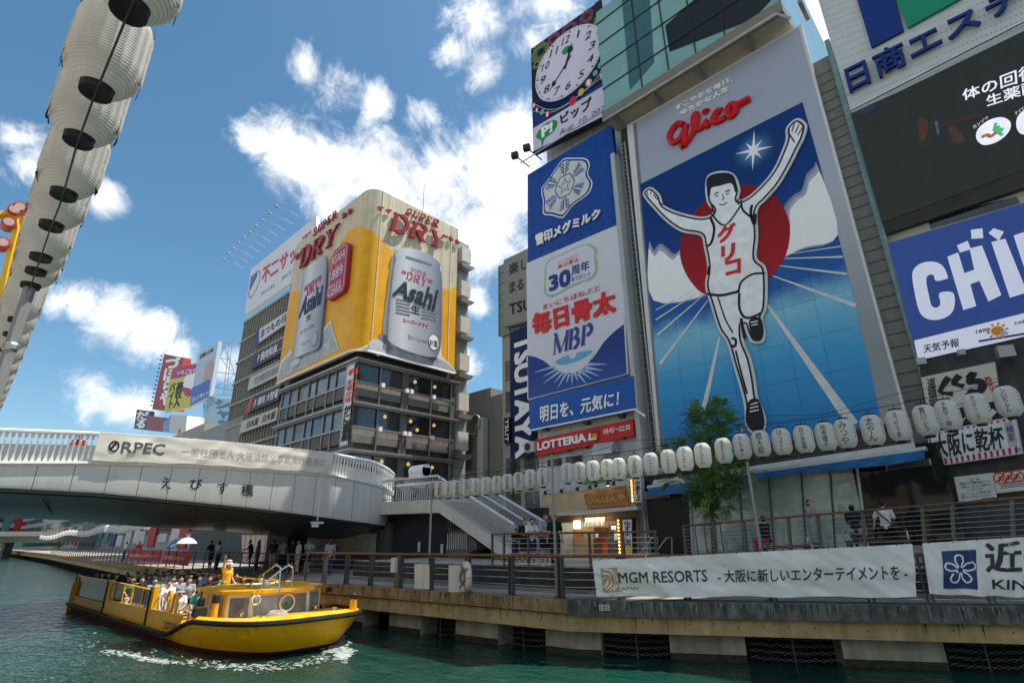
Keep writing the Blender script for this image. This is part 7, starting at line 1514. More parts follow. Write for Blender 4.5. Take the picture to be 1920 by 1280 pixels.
MB().tube([Vector((b.x, b.y, 0)), Vector((b.x, b.y, zn-.02))], .07, 8).build('shaft', mat('pole_grey', (.30, .30, .29), .5, .4), o, True); MB().lathe(Vector((b.x, b.y, zn-.9)), [(.075, 0), (.085, .02), (.085, .08), (.075, .1)], 10).build('collar', STEEL, o)
# tiny far string
fs_ = [C7((370+ (1330-370)*k/34, 320-105*k/34+14*math.sin(k*.55)))[0] for k in range(35)]; st = offs(edge, .6)
for k, q in enumerate(fs_):
    c = at_col(st, *q); h = max(.55, .5+8*(k/34)*.02*(c-EYE).length/40); o = MB().lathe(c, [(a*.24, b*.36) for a, b in PROF[::4]], 8).build('far_lantern', PAPER, None, True); tag(o, 'small distant white lantern seen under the bridge in the far lantern string', 'paper lantern', 'far white lanterns past the bridge')
# ================================================================== TOUR BOAT
YEL = mat('boat_yellow', (.86, .43, .008), .34, var=.1, sc=2.2, bump=.03, bsc=3, streak=.12); YELD = mat('boat_yellow_worn', (.62, .35, .03), .45, var=.15, sc=2, streak=.2)
RUB = mat('rubber_black', (.025, .023, .022), .7); BOOT = mat('boot_red', (.12, .02, .018), .6, var=.2)
TB = thing('tour_boat', 'yellow open tour boat full of passengers with a low white windowed wheelhouse', 'boat', (-26, 8.7, 0))
def yc(x): return 8.35+.03*(x+36)
XA, XB, XBOW = -36.6, -20.8, -16.6
def plan_out(inset=0.0, bowin=0.0):
    near = []; n = 40
    for i in range(31): x = XA+(XB-XA)*i/30; near.append((x, 2.42-inset*.35))
    L_ = XBOW-bowin-XB
    for i in range(1, n+1):
        a = math.pi/2*i/n; near.append((XB+L_*math.sin(a)**.95, (2.42-inset*(.35+.65*min(1, i/n*1.6)))*max(0.0, math.cos(a))**.52))
    return near
def zg(x):
    if x < -22.2: return .30
    if x < -19.6: t = (x+22.2)/2.6; return .30+.56*t*t*(3-2*t)
    return .86+.10*(x+19.6)/3.4
G = plan_out(); Wl = plan_out(.55, .55); Bt = plan_out(.95, 1.3)
def both(f): 
    a = [f(i, -1) for i in range(len(G))]; return a+[f(i, 1) for i in range(len(G)-1)][::-1]
rows = [both(lambda i, s: Vector((G[i][0], yc(G[i][0])+s*G[i][1], zg(G[i][0])))), both(lambda i, s: Vector(((G[i][0]*.55+Wl[i][0]*.45), yc(G[i][0])+s*(G[i][1]*.6+Wl[i][1]*.4), .12+.5*(zg(G[i][0])-.12)))), both(lambda i, s: Vector((Wl[i][0], yc(Wl[i][0])+s*Wl[i][1], .12)))]
MB().grid(rows).build('hull', YEL, TB, 'all')
MB().grid([rows[2], both(lambda i, s: Vector((Bt[i][0], yc(Bt[i][0])+s*Bt[i][1]*.97, -.4)))]).build('boot_stripe', BOOT, TB, 'all')
MB().tube(rows[0], .075, 6).build('rubbing_strake', RUB, TB, True)
inner = [Vector((p.x, p.y, p.z-.02)) for p in rows[0]]
mb = MB(); k = len(inner)
for i in range(k//2): mb.add([inner[i], inner[i+1], inner[k-2-i], inner[k-1-i]], [(0, 1, 2, 3)])
mb.build('deck', YELD, TB, recalc=False)
mb = MB(); mb.slab([Vector((XA, yc(XA)-2.4, -.3)), Vector((XA, yc(XA)+2.4, -.3)), Vector((XA, yc(XA)+2.4, 1.3)), Vector((XA, yc(XA)-2.4, 1.3))], (.12, 0, 0)); mb.build('transom', YELD, TB)
# passenger well: bulwarks, posts, weather screens
PLAS = mat('weather_screen', (.045, .055, .045), .12, var=.5, sc=1.2, spec=.8)  # shadow over the stern screens is put into this dark colour
for s in (-1, 1):
    def yb_(x): return yc(x)+s*2.27
    def plate(x0, x1, z0, z1, nm_, m, th=.05, dy=0.0): MB().slab([Vector((x0, yb_(x0)-dy*s, z0)), Vector((x1, yb_(x1)-dy*s, z0)), Vector((x1, yb_(x1)-dy*s, z1)), Vector((x0, yb_(x0)-dy*s, z1))], (0, -s*th, 0)).build(nm_, m, TB)
    plate(-30.3, -24.6, .3, .86, 'bulwark', YEL); plate(-24.4, -21.3, .3, .90 if s < 0 else 1.0, 'bulwark', YEL); plate(-36.4, -30.6, .3, .7, 'bulwark', YELD)
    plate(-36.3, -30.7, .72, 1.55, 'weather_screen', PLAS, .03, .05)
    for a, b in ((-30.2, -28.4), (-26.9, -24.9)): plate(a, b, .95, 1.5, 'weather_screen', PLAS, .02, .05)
    for x, w in ((-36.45, .2), (-30.45, .32), (-24.5, .32)):
        MB().slab([Vector((x-w/2, yb_(x), .28)), Vector((x+w/2, yb_(x), .28)), Vector((x+w/2, yb_(x), 1.62)), Vector((x-w/2, yb_(x), 1.62))], (0, -s*.16, 0)).build('post', YEL, TB); MB().slab([Vector((x-w/2-.05, yb_(x)+s*.05, .28)), Vector((x-w/2+.03, yb_(x)+s*.05, .28)), Vector((x-w/2+.03, yb_(x)+s*.05, 1.6)), Vector((x-w/2-.05, yb_(x)+s*.05, 1.6))], (0, -s*.07, 0)).build('post_fender', RUB, TB)
    MB().tube([Vector((-36.4, yb_(-36.4), 1.58)), Vector((-30.5, yb_(-30.5), 1.58)), Vector((-24.5, yb_(-24.5), 1.5))], .03, 5).build('side_rail', YEL, TB)
mb = MB()
for x in (-29.6, -28.2, -27, -25.7): mb.tube([Vector((x, yc(x)-2.25, .86)), Vector((x, yc(x)-2.25, 1.5))], .025, 5)
mb.build('stanchions', YEL, TB)
for j in range(10):
    x = -35.6+1.1*j; mb = MB(); mb.box((x, yc(x), .55), (.45, 3.9, .08)); mb.box((x-.25, yc(x), .8), (.06, 3.9, .5)); mb.build('bench', mat('boat_bench', (.3, .28, .22), .6), TB)
PB6 = PY(yc(-23)-2.32)
text(TB, 'DOTON', B6((578, 490), (662, 512), (660, 552), (575, 540)), PB6, INK, .02, .015)
# hoop frames and ropes by the boarding gap
mb = MB(); y0 = yc(-22.8)-2.05
for x, h in ((-23.6, 1.5), (-22.9, 1.45)):
    mb.tube([Vector((x, y0, .85)), Vector((x, y0, h-.2)), Vector((x+.12, y0, h)), Vector((x+.3, y0, h)), Vector((x+.42, y0, h-.2)), Vector((x+.42, y0, .85))], .045, 6)
mb.build('hoop_frame', YEL, TB, True); mb = MB()
for a in range(3): mb.tube([Vector((-24.3+.9*t+.4*a, y0-.08, 1.35-.9*math.sin(math.pi*t)*.6-.06*a)) for t in (0, .2, .4, .6, .8, 1)], .025, 4)
mb.build('white_rope', mat('rope_white', (.55, .52, .45), .9), TB)
# glazed box behind the wheelhouse
y1 = yc(-21.5)-1.35; mb = MB(); mb.bb(-22.7, -20.35, y1, y1+1.5, 1.50, 1.56); mb.build('box_roof', WHITE, TB)
mb = MB(); mb.bb(-22.6, -20.45, y1+.05, y1+.09, .4, 1.5); mb.bb(-20.47, -20.43, y1+.09, y1+1.45, .4, 1.5); mb.build('box_screen', mat('brown_screen', (.16, .085, .04), .15, var=.4, sc=2, spec=.8), TB)
mb = MB()
for x in (-22.62, -20.43): mb.box((x, y1+.04, .95), (.07, .07, 1.1))
mb.build('box_posts', mat('frame_rust', (.4, .3, .24), .6), TB); mb = MB(); mb.bb(-22.5, -20.5, y1+.4, y1+1.3, .4, .9); mb.build('box_console', YELD, TB)
# wheelhouse
XW = -19.5; ywc = 9.02; YW0, YW1 = ywc-1.62, ywc+1.62; zs0, zr0 = .80, 1.52
WF = mat('wheelhouse_white', (.70, .70, .66), .35)
def front(y): return XW-.42*max(0, (abs(y-ywc)-1.0))/.62      # three-panel front, outer panels swept back
def fp(y, z, d=0.0): return Vector((front(y)-.12*(z-zs0)+d, y, z))
ys = [YW0, ywc-1.0, ywc-.98, ywc+.98, ywc+1.0, YW1]
MB().grid([[fp(y, zs0-.18) for y in ys], [fp(y, zr0) for y in ys]]).build('front_wall', WF, TB, recalc=False)
GLW = mat('boat_glass', (.16, .18, .19), .05, var=.5, sc=1.5, spec=.9, col2=(.34, .37, .38))
for a, b in ((YW0+.08, ywc-1.06), (ywc-.90, ywc+.90), (ywc+1.06, YW1-.08)):
    MB().grid([[fp(a, zs0+.03, .02), fp(b, zs0+.03, .02)], [fp(a, zr0-.1, .02), fp(b, zr0-.1, .02)]]).build('front_window', GLW, TB, recalc=False)
mb = MB(); mb.bb(-22.2, -19.95, YW0-.02, YW0+.03, .62, zr0); mb.bb(-22.2, -19.95, YW1-.03, YW1+.02, .62, zr0); mb.build('side_walls', YEL, TB)
mb = MB(); mb.bb(-21.6, -20.2, YW0-.05, YW0-.03, .9, 1.42); mb.build('side_window', GLW, TB)
roof = [Vector((x, y, 0)) for x, y in ((-22.6, YW0-.12), (-20.1, YW0-.14), (-19.35, ywc-1.05), (-19.28, ywc), (-19.35, ywc+1.05), (-20.1, YW1+.14), (-22.6, YW1+.12))]
MB().slab([Vector((p.x, p.y, zr0+.01)) for p in roof], (0, 0, .10)).build('roof', YEL, TB)
mb = MB(); mb.bb(-20.6, -19.8, ywc+.3, ywc+1.1, zr0+.111, zr0+.24); mb.bb(-22.4, -20.8, ywc-1.2, ywc-.4, zr0+.111, zr0+.16); mb.build('roof_hatch', YEL, TB)
mb = MB(); mb.bb(-22.4, -19.7, ywc-.35, ywc+1.55, zr0+.111, zr0+.135); mb.build('roof_mat', mat('roof_pale', (.62, .55, .4), .7, var=.15), TB)
SSR = mat('bright_steel', (.65, .66, .67), .15, .95)
for yy, dx in ((8.35, 0), (9.25, 80)):
    pp = PY(yy); q = [pp.hit(*k) for k in B6(*[(a+dx, b) for a, b in ((1118, 292), (1122, 262), (1280, 140), (1300, 135), (1318, 145), (1324, 165), (1318, 275))])]
    q[0].z = zr0+.1; q[-1].z = zr0+.1
    mb = MB(); mb.tube(spline(q, False, 3), .028, 6); a = q[1].lerp(q[2], .12); mb.tube([q[1].lerp(q[2], .62), Vector((q[1].lerp(q[2], .62).x, yy, zr0+.1))], .022, 5); mb.tube([a+Vector((.25, 0, -.12)), q[-2].lerp(q[-1], .45)], .024, 5); mb.build('roof_handrail', SSR, TB, True)
# ring on the front glass, searchlight, horn, navigation lamps, bow post, bollards
def ringat(c, r, w, nm_, m):
    mb = MB(); mb.tube([c+Vector((0, r*math.cos(k*math.pi/12), r*math.sin(k*math.pi/12))) for k in range(25)], w, 6, False); return mb.build(nm_, m, TB, True)
ringat(fp(ywc+.18, 1.17, .1), .25, .03, 'white_ring', WF); mb = MB(); mb.slab([fp(ywc+.1, .98, .05), fp(ywc+.28, .98, .05), fp(ywc+.22, 1.2, .05), fp(ywc+.16, 1.2, .05)], (.02, 0, 0)); mb.build('ring_emblem', mat('emblem_green', (.02, .25, .07), .4), TB)
c = fp(ywc-.95, 1.35, .25); ringat(c, .13, .035, 'searchlight_rim', WF); MB().lathe(c, [(0, -.14), (.1, -.1), (.13, .02), (0, .03)], 12, Matrix.Rotation(R_(90), 3, 'Y')).build('searchlight', mat('lens', (.35, .37, .38), .1, .5), TB)
for x, y, h in ((-19.9, YW0-.35, .62), (-20.6, YW0-.55, .5)):
    mb = MB(); mb.tube([Vector((x, y, .7)), Vector((x, y, .7+h))], .10, 8); mb.build('bollard', YEL, TB); MB().lathe(Vector((x, y, .7+h)), [(.11, 0), (.12, .05), (.1, .22), (.04, .27), (0, .27)], 10).build('lamp', DARK, TB)
mb = MB(); mb.box((-20.0, YW0-.75, 1.08), (.3, .34, .26)); mb.tube([Vector((-20, YW0-.75, .75)), Vector((-20, YW0-.75, 1))], .04, 5); mb.build('horn_box', DARK, TB)
mb = MB(); mb.box((-19.7, YW1+.2, 1.45), (.16, .16, .16)); mb.build('nav_lamp', DARK, TB)
pb_ = Vector((-17.0, yc(-17)+1.35, .93)); mb = MB(); mb.tube([pb_, pb_+Vector((0, 0, .42))], .11, 10); mb.build('bow_post', YEL, TB, True); MB().lathe(pb_+Vector((0, 0, .42)), [(.12, 0), (.12, .14), (.1, .16), (0, .16)], 10).build('bow_lamp', DARK, TB)
mb = MB(); gi = [Vector((p.x, p.y, p.z+.05)) for p in rows[0][31:-31]]; go = [Vector((XB+(p.x-XB)*.93, yc(p.x)+(p.y-yc(p.x))*.94, p.z+.08)) for p in gi]; mb.grid([gi, go]); mb.build('bow_coaming', YEL, TB, 'all')
mb = MB(); cq = Vector((-18.3, yc(-18.3)-.5, .95))
for k in range(4): mb.tube([cq+Vector(((.32-.03*k)*math.cos(a*math.pi/8), (.32-.03*k)*math.sin(a*math.pi/8), .035*k)) for a in range(17)], .028, 5)
mb.build('mooring_rope', mat('rope_pale', (.45, .40, .30), .9), TB)
for x in (-19.2, -17.9):
    for s in (-1, 1): q = Vector((x, yc(x)+s*1.25, .93)); mb = MB(); mb.tube([q+Vector((-.15, 0, .1)), q+Vector((.15, 0, .1))], .03, 5); mb.box(q+Vector((0, 0, .05)), (.1, .06, .1)); mb.build('cleat', SSR, TB)
mb = MB(); rr = random.Random(2)
for k in range(46):
    i = rr.randint(2, 62); t = rr.random(); a = rows[0][i].lerp(rows[1][i], .25+.6*rr.random()); b2 = rows[0][i+1].lerp(rows[1][i+1], .25+.6*rr.random()); dn = Vector((.004, -.012, 0)); w = Vector((0, 0, rr.uniform(.004, .014))); mb.add([a+dn, b2+dn, b2+dn+w, a+dn+w], [(0, 1, 2, 3)])
mb.build('scuff_marks', mat('scuff', (.22, .13, .03), .8, var=.4, sc=8), TB, recalc=False)
text(TB, '8', B6((1420, 698), (1432, 698), (1432, 716), (1420, 716)), PX(-16.9), INK, .02, .0)
# foam along the hull and bow wave
FOAM = mat('foam_white', (.62, .66, .64), .7, var=.1); _N = FOAM.node_tree.nodes; _L = FOAM.node_tree.links; _t = _N.new('ShaderNodeBsdfTransparent'); _x = _N.new('ShaderNodeMixShader'); _x.inputs[0].default_value = .7; _L.new(_N['Principled BSDF'].outputs[0], _x.inputs[1]); _L.new(_t.outputs[0], _x.inputs[2]); _L.new(_x.outputs[0], _N['Material Output'].inputs[0]); mb = MB(); rr = random.Random(21); zw = PZ(.02)
def fleck(p, r):
    n = rr.randint(6, 9); a0 = rr.random()*6; r *= 1.5; c = Vector((p.x, p.y, .012+rr.random()*.02)); pts = [c+Vector((r*(.6+.7*rr.random())*math.cos(a0+i*6.283/n)*1.6, r*(.6+.7*rr.random())*math.sin(a0+i*6.283/n), rr.random()*.02)) for i in range(n)]
    o = len(mb.v); mb.v += pts+[c+Vector((0, 0, r*.18))]; mb.f += [[o+i, o+(i+1) % n, o+n] for i in range(n)]; mb.m += [0]*n
def trail(pts, n, w, r):
    for k in range(n):
        t = rr.random()*(len(pts)-1); i = int(t); a, b = pts[i], pts[i+1]; x, y = a[0]+(b[0]-a[0])*(t-i), a[1]+(b[1]-a[1])*(t-i); fleck(zw.hit(x+rr.gauss(0, w*2), y+rr.gauss(0, w)), r*(.4+rr.random()))
trail([(345, 1240), (400, 1247), (460, 1250), (520, 1250), (575, 1244), (622, 1228)], 300, 4.4, .028); trail([(622, 1222), (640, 1205), (630, 1190)], 200, 4.5, .045); trail([(640, 1235), (655, 1218)], 130, 3.5, .045)
trail([(195, 1222), (240, 1226), (290, 1238), (330, 1243)], 170, 2.4, .036); trail([(160, 1200), (230, 1215), (320, 1225)], 40, 7, .03)
tag(mb.build('bow_foam', FOAM, None, org=(-18, 8, 0)), kind='stuff')
# ================================================================== PEOPLE
SKIN = mat('skin', (.46, .28, .19), .55, var=.06); HAIRB = mat('hair_black', (.014, .011, .010), .5, var=.4, sc=30); HAIRN = mat('hair_brown', (.06, .03, .018), .5, var=.4, sc=30)
def cloth(n, c): return mat('cloth_'+n, c, .85, var=.12, sc=9, bump=.25, bsc=14)
CL = {'black': cloth('black', (.018, .018, .02)), 'white': cloth('white', (.66, .66, .65)), 'lilac': cloth('lilac', (.32, .31, .42)), 'navy': cloth('navy', (.03, .04, .09)), 'grey': cloth('grey', (.26, .27, .28)), 'yellow': cloth('yellow', (.70, .42, .04)),
      'magenta': cloth('magenta', (.48, .02, .2)), 'teal': cloth('teal', (.05, .3, .3)), 'beige': cloth('beige', (.5, .43, .33)), 'blue': cloth('blue', (.08, .16, .38)), 'red': cloth('red', (.42, .04, .04)), 'green': cloth('green', (.12, .24, .12)), 'patterned': mat('cloth_patterned', (.06, .06, .07), .85, var=.9, sc=14, col2=(.55, .55, .55))}
def caps(bm, a, ra, b, rb, n=10):
    a, b = Vector(a), Vector(b); d = b-a; L = d.length; k = 6; prof = []
    ax = d.normalized() if L > 1e-6 else Vector((0, 0, 1)); q = ax.to_track_quat('Z', 'Y').to_matrix()
    for i in range(k+1): t = -math.pi/2+math.pi/2*i/k; prof.append((ra*math.cos(t), ra*math.sin(t)))
    for i in range(k+1): t = math.pi/2*i/k; prof.append((rb*math.cos(t), L+rb*math.sin(t)))
    o = len(bm.v); m = len(prof)
    for r, z in prof:
        for j in range(n): bm.v.append(a+q @ Vector((max(r, 1e-4)*math.cos(6.2832*j/n), max(r, 1e-4)*math.sin(6.2832*j/n), z)))
    fs = [[o+i*n+j, o+i*n+(j+1) % n, o+(i+1)*n+(j+1) % n, o+(i+1)*n+j] for i in range(m-1) for j in range(n)]+[[o+j for j in range(n)][::-1], [o+(m-1)*n+j for j in range(n)]]
    bm.f += fs; bm.m += [0]*len(fs)
def fuse(mb, name, m, parent, vox):          # one continuous skin over the laid-out limbs
    org = ORG[parent.name]; me = bpy.data.meshes.new(name); me.from_pydata([q for q in mb.v], [], mb.f); me.update()
    o = bpy.data.objects.new(name, me); COL.objects.link(o); md = o.modifiers.new('r', 'REMESH'); md.mode = 'VOXEL'; md.voxel_size = vox; md.use_smooth_shade = True
    s = o.modifiers.new('s', 'SMOOTH'); s.iterations = 3; s.factor = .5; bpy.context.view_layer.update()
    me2 = bpy.data.meshes.new_from_object(o.evaluated_get(bpy.context.evaluated_depsgraph_get())); bpy.data.objects.remove(o); bpy.data.meshes.remove(me); me2.name = name
    me2.materials.clear(); me2.materials.append(m); p = bpy.data.objects.new(name, me2); COL.objects.link(p); p.parent = parent; ORG[p.name] = org; return p
STAND = dict(pel=(0, 0, .93), che=(0, .01, 1.27), nec=(0, 0, 1.45), hea=(0, .02, 1.57), sL=(-.18, 0, 1.40), sR=(.18, 0, 1.40), eL=(-.24, -.02, 1.13), eR=(.24, -.02, 1.13), wL=(-.26, .06, .90), wR=(.26, .06, .90), hL=(-.09, 0, .9), hR=(.09, 0, .9), kL=(-.10, .03, .49), kR=(.10, .03, .49), aL=(-.10, -.02, .09), aR=(.10, -.02, .09), tL=(-.12, .14, .035), tR=(.12, .14, .035))
SIT = dict(STAND, pel=(0, 0, .10), che=(0, .03, .46), nec=(0, .02, .64), hea=(0, .05, .76), sL=(-.18, .02, .59), sR=(.18, .02, .59), eL=(-.23, .10, .34), eR=(.23, .10, .34), wL=(-.13, .30, .24), wR=(.13, .30, .24), hL=(-.09, 0, .08), hR=(.09, 0, .08), kL=(-.12, .42, .10), kR=(.12, .42, .10), aL=(-.12, .40, -.33), aR=(.12, .40, -.33), tL=(-.13, .55, -.38), tR=(.13, .55, -.38))
def person(name, label, loc, rz, J, top, bottom, hair='short', hcol=None, long=False, vox=.012, group=None, sleeve=.45, legs='shorts', hat=None, scale=1.0, fem=False, shoe='black', hands=True):
    r = thing(name, label, 'person', (0, 0, 0), group); V = lambda k: Vector(J[k]); b = MB(); w = .88 if fem else 1.0
    caps(b, V('pel')+Vector((-.06, 0, 0)), .105, V('pel')+Vector((.06, 0, 0)), .105); caps(b, V('pel'), .125, V('che'), .13*w+.01); caps(b, V('che')+Vector((-.07*w, 0, .02)), .105, V('che')+Vector((.07*w, 0, .02)), .105)
    caps(b, V('sL'), .065, V('sR'), .065); caps(b, V('nec')-Vector((0, 0, .04)), .055, V('hea'), .05)
    h = V('hea'); fwd = Vector(J.get('look', (0, 1, 0))).normalized(); side = fwd.cross(Vector((0, 0, 1))).normalized()
    caps(b, h+Vector((0, 0, .055))-fwd*.015, .088, h+Vector((0, 0, .03))+fwd*.012, .082); caps(b, h+Vector((0, 0, .02))+fwd*.02, .072, h+fwd*.035-Vector((0, 0, .055)), .048)
    caps(b, h+fwd*.085+Vector((0, 0, .03)), .010, h+fwd*.105-Vector((0, 0, .008)), .016, 6)
    for s in (-1, 1): caps(b, h+side*s*.083+Vector((0, 0, .03)), .018, h+side*s*.086-Vector((0, 0, .01)), .014, 6)
    caps(b, h+fwd*.078-Vector((.02, 0, .045)), .012, h+fwd*.078-Vector((-.02, 0, .045)), .012, 6)
    for s in 'LR':
        caps(b, V('s'+s), .058*w, V('e'+s), .043*w); caps(b, V('e'+s), .042*w, V('w'+s), .029)
        caps(b, V('h'+s), .095, V('k'+s), .062); caps(b, V('k'+s), .060, V('k'+s).lerp(V('a'+s), .35), .062); caps(b, V('k'+s).lerp(V('a'+s), .35), .062, V('a'+s), .040); caps(b, V('a'+s)-Vector((0, 0, .03)), .042, V('t'+s), .036)
        d = (V('w'+s)-V('e'+s)).normalized(); n = d.orthogonal().normalized(); m = d.cross(n); p = V('w'+s)+d*.05
        caps(b, V('w'+s), .028, p+m*.015, .032); caps(b, p-m*.018, .024, p+m*.018, .024)
        for k, (o_, l) in enumerate(((-.032, .062), (-.011, .074), (.011, .070), (.032, .052))):
            a = p+d*.03+m*o_; kn = a+d*l*.5+n*.008; caps(b, a, .0115, kn, .0105, 6); caps(b, kn, .0105, kn+d*l*.4+n*.03, .0095, 6)
        a = p-m*.03; caps(b, a, .014, a-m*.025+d*.03, .012, 6); caps(b, a-m*.025+d*.03, .012, a-m*.022+d*.06+n*.015, .0105, 6)
    fuse(b, 'body', SKIN, r, vox)
    e = MB()
    for s in (-1, 1): e.lathe(h+side*s*.03+fwd*.082+Vector((0, 0, .035)), [(0, -.009), (.009, 0), (0, .009)], 6)
    e.build('eyes', INK, r)
    c = MB(); g = .016
    caps(c, V('pel')+Vector((-.06, 0, .04)), .11+g, V('pel')+Vector((.06, 0, .04)), .11+g); caps(c, V('pel'), .13+g, V('che'), .135*w+.012+g); caps(c, V('che')+Vector((-.07*w, 0, .02)), .108+g, V('che')+Vector((.07*w, 0, .02)), .108+g); caps(c, V('sL'), .068+g, V('sR'), .068+g)
    for s in 'LR':
        caps(c, V('s'+s), .062*w+g, V('s'+s).lerp(V('e'+s), min(1, sleeve*1.6)), .056*w+g)
        if sleeve > .7: caps(c, V('e'+s), .048*w+g, V('w'+s).lerp(V('e'+s), .15), .036+g)
    fuse(c, 'top', CL[top], r, vox*1.3)
    c = MB(); caps(c, V('pel')+Vector((-.05, 0, -.02)), .118+g, V('pel')+Vector((.05, 0, -.02)), .118+g)
    for s in 'LR':
        if legs == 'skirt': caps(c, V('h'+s), .12+g, V('k'+s).lerp(V('a'+s), .55), .115+g)
        else:
            caps(c, V('h'+s), .100+g, V('k'+s).lerp(V('h'+s), .25) if legs == 'shorts' else V('k'+s), .078+g if legs == 'shorts' else .068+g)
            if legs == 'long': caps(c, V('k'+s), .068+g, V('a'+s)+(V('k'+s)-V('a'+s))*.08, .052+g)
    fuse(c, {'skirt': 'skirt', 'shorts': 'shorts', 'long': 'trousers'}[legs], CL[bottom], r, vox*1.3)
    for s in 'LR': c = MB(); caps(c, V('a'+s)-Vector((0, 0, .04)), .05, V('t'+s), .043); c.build('shoe', CL[shoe], r, True)
    c = MB(); hc = hcol or HAIRB
    caps(c, h+Vector((0, 0, .072))-fwd*.022, .092, h+Vector((0, 0, .05))-fwd*.028, .090)
    if long:
        for s in (-1, 0, 1): caps(c, h+side*s*.05-fwd*.05, .05, h+side*s*.06-fwd*.055-Vector((0, 0, .2)), .035)
    fuse(c, 'hair', hc, r, .014)
    if hat:
        c = MB(); c.lathe(h+Vector((0, 0, .06)), [(.175, -.03), (.13, .01), (.108, .03), (.10, .10), (.06, .13), (0, .135)], 16); c.build('hat', CL[hat], r, True)
    r.location = loc; r.rotation_euler[2] = rz; r.scale = (scale,)*3; ORG[r.name] = Vector(loc); return r
def recolor(r, top=None, bottom=None, hair=None):
    for c in r.children:
        st_ = c.name.split('.')[0]; m = CL.get(top) if st_ == 'top' else CL.get(bottom) if st_ in ('shorts', 'trousers', 'skirt') else hair if st_ == 'hair' else None
        if m is not None: c.material_slots[0].link = 'OBJECT'; c.material_slots[0].material = m
    return r
def at_y(x, y, Y): return PY(Y).hit(x, y)
# five people leaning at the upper deck railing
LEAN = dict(STAND, che=(0, .06, 1.26), nec=(0, .10, 1.43), hea=(0, .14, 1.55), sL=(-.18, .08, 1.38), sR=(.18, .08, 1.38), eL=(-.24, .20, 1.15), eR=(.24, .20, 1.15), wL=(-.12, .42, 1.10), wR=(.12, .42, 1.10))
grp = 'people leaning at the upper deck railing'
def deckp(x, d=.5): q, _ = along(offs(ud, d), x, 1050); return Vector((q.x, q.y, 2.2))
def facing(p): return math.atan2(EYE.y-p.y, EYE.x-p.x)-math.pi/2
p = deckp(1022); P1 = person('person', 'young person in a lilac shirt and black shorts at the deck railing', p, facing(p)+.5, LEAN, 'lilac', 'black', hcol=HAIRN, group=grp, shoe='white', scale=1.03)
p = deckp(1042); P2 = person('person', 'person in black top and long dark trousers, rightmost at the deck railing', p, facing(p)-.2, STAND, 'black', 'black', hcol=HAIRN, long=True, legs='long', group=grp, fem=True)
p = deckp(997, .6); o = recolor(dup(P1, p, 'person in a white shirt and navy shorts with a bag at the deck railing', grp, facing(p)+.3), 'white', 'navy', HAIRB); o.scale = (.95,)*3
p = deckp(984, .5); o = recolor(dup(P1, p, 'person in black shirt and black shorts beside the one in white', grp, facing(p)+.2), 'black', 'black', HAIRB); o.scale = (.94,)*3
p = deckp(966, .45); o = recolor(dup(P1, p, 'child in dark clothes, leftmost and shortest at the deck railing', grp, facing(p)+.6), 'black', 'navy', HAIRB); o.scale = (.74,)*3
# terrace people
PH = dict(STAND, eL=(-.22, .06, 1.14), wL=(-.12, .26, 1.20), eR=(.24, .08, 1.2), wR=(.09, .12, 1.50))
q, _ = along([v+Vector((0, 2.2, 0)) for v in TRL], 1528, 1000); W1 = person('person', 'woman in a grey dress standing on the terrace with a phone at her ear', Vector((q.x, q.y, 2.62)), facing(q)+.9, PH, 'grey', 'grey', hcol=mat('hair_auburn', (.16, .06, .025), .5, var=.3, sc=30), long=True, legs='skirt', fem=True)
SB = dict(SIT, look=(0, 1, 0))
def benchp(x, d): q, _ = along([v+Vector((0, d, 0)) for v in TRL], x, 1000); return q
q = benchp(1607, .95); person('person', 'seated person with black hair, black top and patterned skirt seen from behind', Vector((q.x, q.y, at_col([v+Vector((0, .7, 0)) for v in TRL], 1607, 1012).z+.2)), .1, SIT, 'black', 'patterned', legs='skirt', fem=True)
q = benchp(1666, .95); o = person('person', 'seated man in a white shirt with a black strap across his back', Vector((q.x, q.y, at_col([v+Vector((0, .7, 0)) for v in TRL], 1666, 1006).z+.22)), -.05, dict(SIT, eL=(-.3, .02, .36), wL=(-.34, -.02, .14)), 'white', 'black', legs='long', sleeve=.5)
c = MB(); c.tube([Vector((-.19, -.10, .60)), Vector((-.05, -.175, .45)), Vector((.16, -.16, .2)), Vector((.21, -.05, .12))], .022, 5); ORG[o.name] = Vector((0, 0, 0)); c.build('strap', CL['black'], o); c = MB(); c.box((.25, -.05, .14), (.1, .2, .2)); c.build('bag', CL['navy'], o)
q = benchp(1436, .8); person('person', 'person in black top and magenta trousers sitting sideways on the left bench', Vector((q.x, q.y, at_col([v+Vector((0, .7, 0)) for v in TRL], 1436, 1024).z+.1)), 1.2, SIT, 'black', 'magenta', legs='long', shoe='white')
